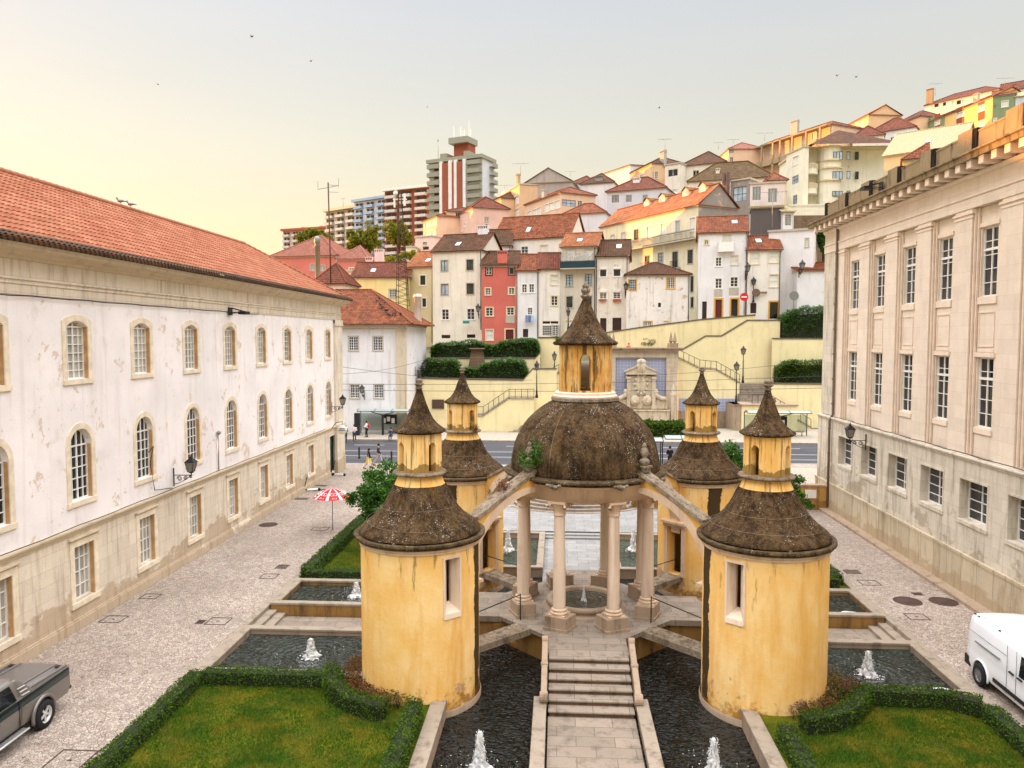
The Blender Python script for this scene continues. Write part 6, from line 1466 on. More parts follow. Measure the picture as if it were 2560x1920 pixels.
# middle stairs seen face on
for (z, pts, y, n, lab) in (('A2', (1335, 705, 1610, 528), 90.0, 9, 'wide stone steps seen end on between lamp posts and planter wall'), ('A1', (1885, 455, 2130, 290), 87.5, 8, 'stone steps seen end on behind the iron railing, plaque side')):
    a = aty(*px(z, pts[0], pts[1]), y); c = aty(*px(z, pts[2], pts[3]), y+3.2); t = thing('stone_steps', lab, 'steps', (a.x, y, 0))
    for k in range(n):
        b = MB(); zz = a.z+(c.z-a.z)*(k+1)/n; yy = y+.33*k; b.box(a.x, a.x+(c.x-a.x)*1.0, yy, yy+3, zz-.25, zz); b.build('step', M['paving'], t)
    b = MB(); b.box(a.x, c.x, y+.1, y+5, 0, a.z); b.build('landing_block', M['ywall'], t)
# azulejo niche and fountain
fy = 89.0
A = lambda u, v, y=fy: aty(*px('A2', u, v), y)
t = thing('tiled_fountain_wall', 'tall stone framed wall of blue and white tiles with cornice', 'wall', (A(400, 500).x, fy, 0))
p0, p1 = A(105, 830), A(745, 190); xL_, xR_, zT = p0.x, p1.x, p1.z; xi0, xi1 = A(152, 0).x, A(637, 0).x; zi = A(400, 283).z
b = MB(); b.box(xL_-.9, xi0, fy, fy+2, 0, zi); b.box(xi1, xR_, fy, fy+2, 0, zi); b.box(xL_-.9, xR_, fy, fy+2, zi, zT-.35); b.build('stone_frame', stone('fountain wall ashlar', C(204, 186, 162), .9, .55, .5, 'x', .01, C(120, 98, 70), .1), t)
b = MB(); b.box(xL_-1.2, xR_+.5, fy-.45, fy+2.2, zT-.33, zT-.1); b.box(xL_-1.3, xR_+.6, fy-.6, fy+2.3, zT-.1, zT+.05); b.build('cornice', M['oldstone'], t)
b = MB(); b.box(xi0, xi1, fy+.35, fy+.6, 0, zi); b.build('tile_panel', M['azul'], t)
t = thing('tiled_dado', 'low band of blue and white tiles along the yellow stair wall', 'wall', (A(1010, 750).x, fy+1.6, 0)); q0, q1 = A(747, 672, 90.9), A(1290, 790, 90.9)
b = MB(); b.box(q0.x, q1.x, 90.75, 91.15, q1.z, q0.z); b.build('tile_panel', M['azul'], t); b = MB(); b.box(q0.x, q1.x, 90.6, 91.15, 0, q1.z); b.build('stone_base', M['oldstone'], t)
b = MB(); q0, q1 = A(1272, 728, 86.2), A(1430, 900, 86.2)
t = thing('stair_pier', 'yellow stair block with stone quoin behind the van side tower', 'wall', (q0.x, 86.5, 0)); b = MB(); b.box(q0.x, q0.x+.9, 86.2, 90, 0, q0.z); b.build('quoin', M['oldstone'], t); b = MB(); b.box(q0.x+.9, q1.x+5.2, 86.25, 90, 0, q0.z-.12); b.build('wall_face', M['ywall'], t); b = MB(); b.box(q0.x-.05, q1.x+5.3, 86.1, 90, q0.z-.12, q0.z); b.build('coping', M['oldstone'], t)
# baroque wall fountain
M['fount'] = stone('worn fountain limestone', C(206, 190, 164), 1, 1, .9, 'x', .01, C(124, 94, 56), .15, blocks=False)
t = thing('wall_fountain', 'ornate baroque stone fountain with pediment and crest on the tiled wall', 'fountain', (A(385, 700).x, fy-.6, 0)); mx = A(385, 500).x; sc = (A(485, 500).x-A(285, 500).x)/200.0
X = lambda u: mx+(u-385)*sc
Zf = lambda v: A(385, v).z
b = MB(); b.box(X(250), X(522), fy-.55, fy+.3, Zf(765), Zf(455)); b.build('back_panel', M['fount'], t)
b = MB()
for u in (250, 490): b.box(X(u), X(u+34), fy-.8, fy+.3, Zf(765), Zf(470)); b.box(X(u-6), X(u+40), fy-.9, fy+.3, Zf(480), Zf(462)); b.box(X(u-6), X(u+40), fy-.9, fy+.3, Zf(765), Zf(735))
b.build('pilasters', M['fount'], t)
b = MB(); b.slabv([(X(232), Zf(425)), (X(545), Zf(425)), (X(545), Zf(412)), (X(385), Zf(352)), (X(232), Zf(412))], fy-.85, fy+.3); b.box(X(240), X(535), fy-.95, fy+.3, Zf(440), Zf(425)); b.build('pediment', M['fount'], t)
b = MB()
for s in (-1, 1): b.bar((X(385+s*160), fy-.75, Zf(412)), (X(385+s*14), fy-.75, Zf(350)), .5, .14)
b.build('raking_cornice', M['fount'], t)
b = MB(); b.ball((X(385), fy-.75, Zf(372)), .62, 12, 8, (1, .5, 1.35)); b.ball((X(385), fy-.75, Zf(322)), .5, 12, 8, (1.15, .6, .75)); b.box(X(381), X(389), fy-.75, fy-.6, Zf(308), Zf(285)); b.box(X(375), X(395), fy-.75, fy-.62, Zf(301), Zf(296))
for s in (-1, 1): b.ball((X(385+s*24), fy-.75, Zf(400)), .33, 10, 6, (1, .5, 1.2))
b.build('crest', M['fount'], t)
b = MB(); b.ball((X(387), fy-.6, Zf(532)), .62, 14, 8, (1.15, .35, 1.75))
for k in range(12): a = 2*math.pi*k/12; b.ball((X(387)+.72*math.cos(a), fy-.7, Zf(532)+1.1*math.sin(a)), .17, 8, 5, (1, .6, 1))
b.box(X(335), X(445), fy-.65, fy-.5, Zf(632), Zf(595)); b.build('coat_of_arms', M['fount'], t)
for s in (-1, 1):
    b = MB(); b.ball((X(387+s*58), fy-.7, Zf(685)), .55, 12, 8, (1, .6, 1.1)); b.ball((X(387+s*58), fy-.95, Zf(700)), .2, 8, 5)
    b.build('spout_mask', M['fount'], t)
    b = MB(); b.tube([(X(385+s*137), fy-.6, Zf(600)), (X(385+s*150), fy-.6, Zf(640)), (X(385+s*195), fy-.6, Zf(668)), (X(385+s*235), fy-.6, Zf(672))], .28, 8); b.box(X(385+s*137), X(385+s*255), fy-.6, fy+.2, Zf(765), Zf(680)); b.ball((X(385+s*143), fy-.6, Zf(605)), .32, 10, 6); b.build('side_scroll', M['fount'], t)
b = MB(); b.box(X(205), X(640), fy-2.1, fy-.6, 0, Zf(775)); b.box(X(200), X(645), fy-2.2, fy-1.7, Zf(775), Zf(765)); b.build('trough', M['fount'], t)
b = MB(); b.box(X(660), X(708), fy-1.6, fy-.9, 0, Zf(650)); b.lathe([(.3, 0), (.4, .3), (.22, .5), (.28, .8), (.1, 1.3), (.0, 1.6)], 12, (X(684), fy-1.25)); b.v = [Vector((p.x, p.y, p.z+Zf(650))) if i >= 8 else p for i, p in enumerate(b.v)]; b.build('side_pinnacle', M['fount'], t)
for (u, lab) in ((92, 'stone obelisk on the fountain wall nearest the lantern'), (128, 'second stone obelisk beside the lantern on the fountain wall'), (675, 'left of the two stone obelisks over the stairs end of the fountain wall'), (712, 'right of the two stone obelisks over the stairs end of the fountain wall')):
    q = A(u, 185, fy+.6); t = thing('stone_obelisk', lab, 'obelisk', (q.x, q.y, zT)); sq = lambda r, z: [(q.x-r, q.y-r, z), (q.x+r, q.y-r, z), (q.x+r, q.y+r, z), (q.x-r, q.y+r, z)]
    b = MB(); b.hexa(sq(.36, zT+.03), sq(.36, zT+.55)); b.build('pedestal', M['oldstone'], t); b = MB(); b.hexa(sq(.07, zT+.55), sq(.21, zT+.78)); b.hexa(sq(.21, zT+.78), sq(.015, zT+1.85)); b.build('spire', M['oldstone'], t)
# graffiti
b = MB(); rnd = random.Random(3)
for row, (v0, v1, u0, u1) in enumerate(((845, 878, 345, 455), (812, 830, 360, 400), (815, 860, 405, 470))):
    for k in range(int((u1-u0)/9)):
        u = u0+9*k; pts = [aty(*px('Y2', u+rnd.uniform(-3, 9), rnd.uniform(v0, v1)), 97.93) for _ in range(5)]; b.tube(pts, .035 if row == 0 else .02, 3, smooth=False)
tag(b.build('graffiti', plain('dark spray paint', C(110, 100, 70), .8)), 'scrawled dark graffiti tag on the sloping yellow wall', 'graffiti')
q0, q1 = aty(*px('A1', 925, 478), 86.9), aty(*px('A1', 1046, 570), 86.9); b = MB(); b.box(q0.x, q1.x, 86.86, 86.99, q1.z, q0.z); tag(b.build('wall_plaque', plain('dark bronze plaque', C(84, 62, 50), .6)), 'dark rectangular plaque on the yellow street wall', 'plaque')
# bushes in the planters
def bushrow(label, z, pts, y0, y1, zb, n, mat='darkshrub', leaf=.5, seed=1, hgt=None):
    """bank of strap-leaved bushes; pts: outline of the crown (u,v) from one end to the other"""
    rnd = random.Random(seed); T = pxpoly(z, pts, (y0+y1)/2); t = thing('planter_bush', label, 'bush', (T[0][0], y0, zb)); lv = MB(); st = MB(); P = []
    for _ in range(n):
        i = rnd.randrange(len(T)-1); f = rnd.random(); x = T[i][0]+(T[i+1][0]-T[i][0])*f; zt = T[i][1]+(T[i+1][1]-T[i][1])*f; zt += .35*mnoise.noise(Vector((x*1.2, 0, seed)))
        y = rnd.uniform(y0, y1); q = rnd.random()**.6; P.append((x, y+(.25*mnoise.noise(Vector((x*2, q*4, 3)))), zb+(zt-zb)*q))
    for k in range(int(abs(T[-1][0]-T[0][0])/.7)):
        x = T[0][0]+(k+.5)*.7; y = rnd.uniform(y0, y1); st.tube([(x, y, zb-.1), (x+rnd.gauss(0, .2), y, zb+.9)], .05, 4, .02)
    co = MB()
    for i in range(len(T)-1):
        (x0, z0_), (x1, z1_) = T[i], T[i+1]; h0, h1 = zb+(z0_-zb)*.78, zb+(z1_-zb)*.78
        co.hexa([(x0, y0+.25, zb), (x1, y0+.25, zb), (x1, y1-.2, zb), (x0, y1-.2, zb)], [(x0, y0+.5, h0), (x1, y0+.5, h1), (x1, y1-.4, h1), (x0, y1-.4, h0)])
    co.build('twig_core', M['twig'], t)
    for p in P:
        a = rnd.uniform(0, 6.283); L = leaf*rnd.uniform(.6, 1.3); w_ = .045*leaf/.5; p = Vector(p); d = Vector((math.cos(a), math.sin(a), rnd.uniform(.1, .9))).normalized(); s = Vector((-math.sin(a), math.cos(a), 0))*w_
        m = p+d*L*.55; e = p+d*L*.9+Vector((0, 0, -L*.35)); i = len(lv.v); lv.v += [p-s, p+s, m+s, m-s, e]; lv.f += [(i, i+1, i+2, i+3), (i+3, i+2, i+4)]; lv.mi += [0, 0]
    st.build('stems', M['bark'], t); lv.build('foliage', M[mat], t)
def planterbed(name, lab, z, r, y0, y1, top):
    a = aty(*px(z, r[0], r[1]), y0); c = aty(*px(z, r[2], r[1]), y0); b = MB(); b.box(a.x, c.x, y0, y1, 0, a.z); tag(b.build('planter_soil', M['soil']), kind='structure')
planterbed('planter_soil', '', 'Y1', (165, 1150, 1150), 87.6, 91.5, 0); planterbed('planter_soil', '', 'Y1', (262, 980, 1163), 92, 98, 0)
planterbed('planter_soil', '', 'Y2', (1440, 818, 1960), 94.2, 98, 0); planterbed('planter_soil', '', 'Y2', (1405, 1192, 1960), 91.1, 93.6, 0)
zb1 = aty(*px('Y1', 500, 1150), 87.6).z; zb2 = aty(*px('Y1', 500, 980), 92).z; zb3 = aty(*px('Y2', 1600, 818), 94.2).z; zb4 = aty(*px('Y2', 1600, 1192), 91.1).z
bushrow('dark bushes of the lower planter, half nearer the white corner house', 'Y1', [(190, 1060), (240, 985), (440, 990), (520, 1060)], 87.8, 90.6, zb1, 5200, seed=51)
bushrow('dark bushes of the lower planter, half nearer the lamp post', 'Y1', [(520, 1070), (640, 1060), (780, 1000), (900, 985), (1020, 1000), (1050, 1080)], 87.8, 90.6, zb1, 6500, seed=52)
bushrow('dark bushes of the upper planter below the cream house', 'Y1', [(270, 900), (330, 860), (600, 830), (760, 870)], 92.4, 95.5, zb2, 6000, seed=53)
bushrow('dark bushes of the upper planter below the coral pink house', 'Y1', [(760, 880), (880, 835), (1020, 815), (1130, 820), (1145, 900)], 92.4, 95.5, zb2, 6000, seed=54)
bushrow('tall dark bush beside the stone building, upper planter', 'Y2', [(1490, 650), (1580, 580), (1700, 560), (1860, 550), (1960, 550)], 94.4, 97.6, zb3, 6500, seed=55)
bushrow('olive green bush beside the stone building, lower planter', 'Y2', [(1460, 1050), (1540, 1010), (1640, 1000), (1860, 995), (1960, 995)], 91.2, 93.2, zb4, 5200, 'hedge', seed=56)
b = MB(); q = aty(*px('Y1', 645, 1020), 90.9); b.lathe([(1.15, zb1), (1.05, zb1+1.2), (.85, zb1+2.4), (.7, zb1+3.3), (.95, zb1+3.35), (.95, zb1+3.5), (0, zb1+3.5)], 20, (q.x, 90.2)); tag(b.build('stone_cone', stone('rubble stones', C(120, 96, 72), .3, .18, .8, 'x', .03)), 'rubble built conical stump between the planter bushes', 'stone pile')
q0, q1 = A(350, 985, 80.5), A(800, 860, 80.5)
rnd = random.Random(61); hedge('bright green ornamental grass hedge in front of the wall fountain', [(q0.x, 81.2), (q1.x, 81.2)], 2.2, 1.5, 70, .30, 'brightgrass' if False else 'hedge', seed=61, z0=.1)
# low wall closing the van alley + small box
b = MB(); b.box(12.4, 16.5, 46.95, 47.4, 0, 1.45); t = thing('low_wall', 'low mossy ochre wall closing off the van alley', 'wall', (14.5, 47, 0)); b.build('wall_face', M['ochrewall'], t); b = MB(); b.box(12.3, 16.3, 46.9, 47.45, 1.45, 1.55); b.build('coping', M['oldstone'], t)
b = MB(); b.box(15.1, 15.75, 46.85, 46.95, .75, 1.25); tag(b.build('utility_box', M['whitepaint']), 'small white box on the low ochre wall', 'box')
t = thing('low_wall', 'low ochre wall behind the blossoming tree', 'wall', (-8.6, 46.9, 0)); b = MB(); b.box(-9.6, -5.5, 46.95, 47.35, 0, .9); b.build('wall_face', M['ochrewall'], t); b = MB(); b.box(-9.7, -5.4, 46.9, 47.4, .9, 1.0); b.build('coping', M['oldstone'], t)
t = thing('low_wall', 'low ochre wall with coping between round steps and street', 'wall', (6, 46.9, 0)); b = MB(); b.box(4.6, 12.3, 46.95, 47.35, 0, .9); b.build('wall_face', M['ochrewall'], t); b = MB(); b.box(4.5, 12.3, 46.9, 47.4, .9, 1.0); b.build('coping', M['oldstone'], t)
# semicircular steps
t = thing('round_steps', 'semicircular stone steps rising from the paved terrace to the street', 'steps', (CX+.1, 47.2, 0))
for k in range(5):
    b = MB(); r = 4.3-.42*k; pts = [(CX+.1+r*math.cos(math.pi+math.pi*j/28), 47.9+r*.62*math.sin(math.pi+math.pi*j/28)) for j in range(29)]; b.prism(pts, -.05, .02+.15*k); b.build('step', M['paving'], t, bevel=.02)
# shelters
def shelter(label, x0, x1, y, post=True, z0=.13, flip=1, h=2.5, back=True):
    t = thing('bus_shelter', label, 'bus shelter', ((x0+x1)/2, y, z0)); b = MB(); n = 8; D_ = 1.6
    for k in range(n):
        f0, f1 = k/n, (k+1)/n; zz = lambda f: z0+h-.15+.38*math.sin(math.pi*(.15+.75*f)); b.poly([(x0, y+flip*D_*f0, zz(f0)), (x1, y+flip*D_*f0, zz(f0)), (x1, y+flip*D_*f1, zz(f1)), (x0, y+flip*D_*f1, zz(f1))]); b.poly([(x0, y+flip*D_*f0, zz(f0)-.03), (x0, y+flip*D_*f1, zz(f1)-.03), (x1, y+flip*D_*f1, zz(f1)-.03), (x1, y+flip*D_*f0, zz(f0)-.03)])
    b.build('canopy', M['glassroof'], t)
    b = MB()
    for x in (x0, x0+(x1-x0)/3, x0+(x1-x0)*2/3, x1): b.tube([(x, y+flip*D_*k/n, z0+h-.15+.38*math.sin(math.pi*(.15+.75*k/n))) for k in range(n+1)], .035, 5)
    b.bar((x0, y, z0+h+.02), (x1, y, z0+h+.02), .07)
    for x in (x0, x1): b.tube([(x, y+flip*D_, z0), (x, y+flip*D_, z0+h)], .05, 6)
    if post:
        m = (x0+x1)/2; b.box(m-.11, m+.11, y-.1, y+.1, z0, z0+h-.3); b.bar((m, y, z0+h-.35), (m-1.3, y, z0+h), .08); b.bar((m, y, z0+h-.35), (m+1.3, y, z0+h), .08)
    b.build('frame', M['darkmetal'], t)
    if back:
        b = MB(); b.box(x0+.05, x1-.05, y+flip*D_-.02, y+flip*D_+.02, z0+.35, z0+2.2); b.build('glass_back', M['shglass'], t)
        b = MB(); m = (x0+x1)/2; b.box(m-.5, m+1.2, y+flip*D_-.05, y+flip*D_-.03, z0+1.0, z0+2.05); b.build('timetable_board', M['black'], t)
        b = MB()
        for k in range(3): b.box(m-.4+k*.5, m-.05+k*.5, y+flip*D_-.065, y+flip*D_-.055, z0+1.1+.2*(k % 2), z0+1.65+.15*(k % 2))
        b.build('timetable_sheet', M['whitepaint'], t)
        b = MB(); b.box(x1-2.0, x1-.4, y+flip*D_-.5, y+flip*D_-.15, z0+.42, z0+.47)
        for x in (x1-1.8, x1-.6): b.box(x-.03, x+.03, y+flip*D_-.35, y+flip*D_-.29, z0, z0+.42)
        b.build('bench', M['darkmetal'], t)
    return t
n = NT('clear shelter glass'); n.color(C(205, 214, 208)); n.rough(.05); n.b.inputs['Transmission Weight'].default_value = .9; n.b.inputs['IOR'].default_value = 1.05; M['shglass'] = n.m
q0, q1 = atz(872, 1097, 0.13), atz(1008, 1097, 0.13)
shelter('bus shelter with curved canopy in front of the white corner house', q0.x, q1.x, 80.0)
b = MB(); b.box(q0.x-.15, q0.x+.35, 79.4, 80.0, .13, 2.5); tag(b.build('advert_column', M['darkmetal']), 'dark upright panel at the end of the bus shelter near the corner house', 'panel')
q0, q1 = aty(1873, 1085, 80), aty(2034, 1085, 80); shelter('bus shelter in front of the stair by the classical building', q0.x, q1.x, 80.6)
q0, q1 = aty(1662, 1160, 60.6), aty(1735, 1160, 60.6); shelter('near side bus shelter seen from behind, between dome and rear tower', q0.x, q1.x+1.6, 60.4, False, 0.0, 1, 2.5, False)
q0 = aty(1625, 1160, 60.6); q1 = aty(1658, 1160, 60.6); shelter('smaller near side shelter roof next to the dome', q0.x-1.4, q1.x, 60.6, False, 0.0, 1, 2.25, False)
# street lamps
def street_lamp(label, x, y, z0, H):
    t = thing('street_lamp', label, 'street lamp', (x, y, z0), 0, 'iron street lamps'); WM[t.name] = Matrix.Identity(4)
    b = MB(); b.lathe([(.16, 0), (.16, .25), (.11, .35), (.10, .8), (.07, .9), (.055, H*.6), (.07, H*.6+.05), (.045, H*.6+.1), (.04, H-1.0), (.08, H-.95), (.05, H-.88), (.03, H-.85)], 10); b.build('post', M['black'], t, local=True); lantern_head(t, (0, 0, H-.86), 1.25)
for (z, u, vb, vt, y, lab) in (('A1', 1978, 462, 100, 84.3, 'iron lamp post on the stair landing, plaque side'), ('A1', 2155, 300, 5, 88.2, 'iron lamp post on the upper stair next to the central lantern'),
        ('A2', 1297, 715, 330, 86.0, 'shorter iron lamp post at the stair block, van side'), ('A2', 1362, 525, 182, 91.2, 'taller iron lamp post at the top of the stair, van side'),
        ('Y2', 1271, 520, 315, 99.2, 'slim lamp post before the white houses by the no entry sign'), ('Y1', 1395, 745, 570, 97.0, 'slim lamp post before the greige house')):
    b0_ = aty(*px(z, u, vb), y); b1_ = aty(*px(z, u, vt), y); street_lamp(lab, b0_.x, y, b0_.z, b1_.z-b0_.z)
# bollards
for (u, v, lab) in ((846+52, 1146, 'dark bollard behind the walking pair'), (979, 1157, 'dark bollard between walking pair and tower')):
    q = atz(u, v, 0); b = MB(); b.lathe([(.10, 0), (.10, .1), (.08, .12), (.08, .95), (.05, 1.0), (0, 1.0)], 12, (q.x, q.y)); tag(b.build('bollard', M['black']), lab, 'bollard', 'street bollards')
# overhead wires
b = MB()
def wire(lab, p, q, sag=.4, r=.018):
    b = MB(); p = Vector(p); q = Vector(q); b.tube([p.lerp(q, k/12)-Vector((0, 0, sag*4*(k/12)*(1-k/12))) for k in range(13)], r, 3); tag(b.build('overhead_wire', M['black']), lab, 'wire', 'overhead trolley wires')
w0 = aty(852, 975, 70); w1 = aty(2060, 970, 70); wire('lower trolley wire across the whole street', w0, w1, .2, .022)
wire('upper trolley wire across the whole street', aty(852, 960, 74), aty(2060, 940, 74), .3, .022); wire('slanting span wire from the long building corner', aty(840, 915, 62), aty(1330, 950, 78), .4)
wire('span wire in front of the tiled fountain', aty(1560, 940, 76), aty(2100, 893, 76), .3); wire('thin wire over the white corner house', aty(852, 935, 68), aty(1060, 900, 84), .3)
# ================================================================ HILL
def terrain(x, y):
    if y < 99.0: return 0.0
    k = min(1, max(0, (x+45)/110)); k = k*k*(3-2*k)
    z = 8.6+(min(y, 300)-99)*(0.125+0.235*k); 
    if x > 16: z = max(z, 8.6+min(y-99, 60)*.30)
    return z
g = MB(); nx, ny = 60, 50; idx = {}
for i in range(nx+1):
    for j in range(ny+1):
        x = -180+360*i/nx; y = 99+(330-99)*(j/ny)**1.3; idx[i, j] = g.P((x, y, terrain(x, y)-1.2+.8*mnoise.noise(Vector((x*.05, y*.05, 0)))))
for i in range(nx):
    for j in range(ny): g.face((idx[i, j], idx[i+1, j], idx[i+1, j+1], idx[i, j+1]), smooth=True)
g.build('hillside', plain('hillside earth and scrub', C(112, 108, 76), .95, 0, .3), kind='structure')

RT = dict(red=tiles_mat('clay red tiles', C(146, 70, 42), C(202, 112, 70), .36), brown=tiles_mat('old brown tiles', C(104, 62, 40), C(150, 88, 56), .6, C(64, 50, 28)),
          orange=tiles_mat('bright orange tiles', C(186, 98, 56), C(222, 138, 88), .24), pink=tiles_mat('faded pink tiles', C(184, 108, 92), C(208, 132, 112), .15), maroon=tiles_mat('dark red tiles', C(124, 58, 40), C(172, 88, 60), .36),
          beige=plain('pale sheet roofing', C(178, 166, 130), .8, 0, .08), mossy=tiles_mat('moss grown tiles', C(104, 74, 44), C(148, 104, 64), .6, C(80, 66, 34)))
def WMAT(k):
    d = dict(cream=(C(232, 224, 206), .25, .1, .45), white=(C(232, 228, 226), .25, .15, .4), warmwhite=(C(234, 226, 214), .35, .15, .5), pinkwhite=(C(232, 216, 208), .3, .1, .4), worn=(C(230, 218, 202), .7, .5, .8), ruin=(C(234, 226, 216), .8, .7, .9),
             greige=(C(208, 196, 178), .3, .1, .5), palace=(C(230, 220, 188), .3, .1, .5), coral=(C(206, 110, 96), .12, .0, .2), salmon=(C(206, 122, 108), .15, 0, .3), yellow=(C(232, 214, 150), .15, 0, .3), straw=(C(218, 202, 160), .2, 0, .3),
             peach=(C(226, 192, 162), .2, 0, .3), palepink=(C(232, 200, 190), .15, 0, .2), grey=(C(178, 170, 162), .5, .3, .7), greywall=(C(150, 142, 134), .9, .8, .9), darkgrey=(C(98, 92, 88), .5, 0, .5), orange=(C(226, 190, 150), .2, 0, .2), bluewhite=(C(208, 210, 216), .2, 0, .3),
             mint=(C(236, 230, 208), .25, .1, .4), ochre=(C(230, 196, 124), .1, 0, .2), green=(C(136, 150, 112), .1, 0, .2), brick=(C(154, 86, 64), .15, 0, .2), beige=(C(206, 192, 150), .1, 0, .15), rose=(C(222, 186, 170), .15, 0, .2), stone=(C(168, 148, 118), .6, .2, .8))[k]
    return plaster('render '+k, *[d[0], d[1], d[2], d[3]])
M['surcream'] = plain('cream stone window surround', C(222, 206, 168), .8, 0, .08, .2); M['surgrey'] = plain('grey stone surround', C(188, 178, 162), .85, 0, .1, .2); M['suryellow'] = plain('ochre painted surround', C(214, 160, 70), .8, 0, .1, .2)
M['surbrown'] = plain('brown painted surround', C(92, 42, 34), .7, 0, .1, .2); M['surwhite'] = plain('white painted surround', C(236, 232, 224), .7, 0, .04, .2); M['shutter'] = plain('pale slatted shutter', C(226, 222, 208), .6, 0, .06); M['greenframe'] = plain('dark green window frame', C(52, 58, 40), .6)
n = NT('sky lit window glass'); n.color(C(150, 156, 160)); n.rough(.05); n.b.inputs['Metallic'].default_value = .75; M['mirror'] = n.m
WK = {  # nx, nz, frame, glass, surround, sw
 'w': (2, 3, 'whitepaint', 'glass', 'surcream', .16), 'ww': (2, 3, 'whitepaint', 'glass', 'surwhite', .14), 'd': (2, 1, 'greenframe', 'glasspale', 'surgrey', .12), 'dd': (2, 1, 'greenframe', 'glass', 'surgrey', .12),
 'g': (4, 5, 'whitepaint', 'glass', 'surgrey', .12), 'gg': (5, 6, 'whitepaint', 'glassdark', None, .1), 'c': (2, 1, 'whitepaint', 'shutter', 'surwhite', .12), 'cc': (2, 2, 'whitepaint', 'shutter', 'surcream', .12), 'o': (1, 1, 'surwhite', 'glassdark', 'surwhite', .12), 'ob': (1, 1, 'whitepaint', 'glassdark', 'surbrown', .14),
 'wb': (2, 2, 'whitepaint', 'glass', 'surbrown', .14), 'p': (1, 1, 'darkmetal', 'glassdark', None, .1), 'y': (3, 4, 'darkmetal', 'glasspale', 'suryellow', .14), 'yg': (4, 5, 'whitepaint', 'glassdark', 'suryellow', .14), 'm': (3, 1, 'whitepaint', 'mirror', None, .1), 'mm': (2, 1, 'whitepaint', 'mirror', None, .1), 't': (2, 4, 'darkgreen', 'glasspale', 'surgrey', .16), 'td': (2, 5, 'darkgreen', 'glass', 'surgrey', .16),
 'b': (3, 2, 'darkmetal', 'glasspale', None, .1), 's': (2, 1, 'whitepaint', 'shutter', 'surgrey', .12), 'h': (2, 1, 'whitepaint', 'glassdark', None, .1), 'dr': (2, 1, 'doorred', 'doorred', 'surcream', .16), 'dk': (2, 1, 'doordark', 'doordark', None, .1), 'dy': (1, 1, 'doordark', 'doorred', 'suryellow', .2), 'dz': (1, 1, 'doordark', 'glassdark', 'suryellow', .2)}
def fwin(fr, parent, lst, z, reveal=.15):
    hs = []
    for it in lst:
        k = it[0]; zz = it[5] if len(it) > 5 else z; r = fr.rect(zz, it[1:5])
        a, b_, c, d = r; a = max(a, .08); c = min(c, fr.L-.08)
        if c-a < .15: continue
        hs.append(((a, b_, c, d), k))
    return hs
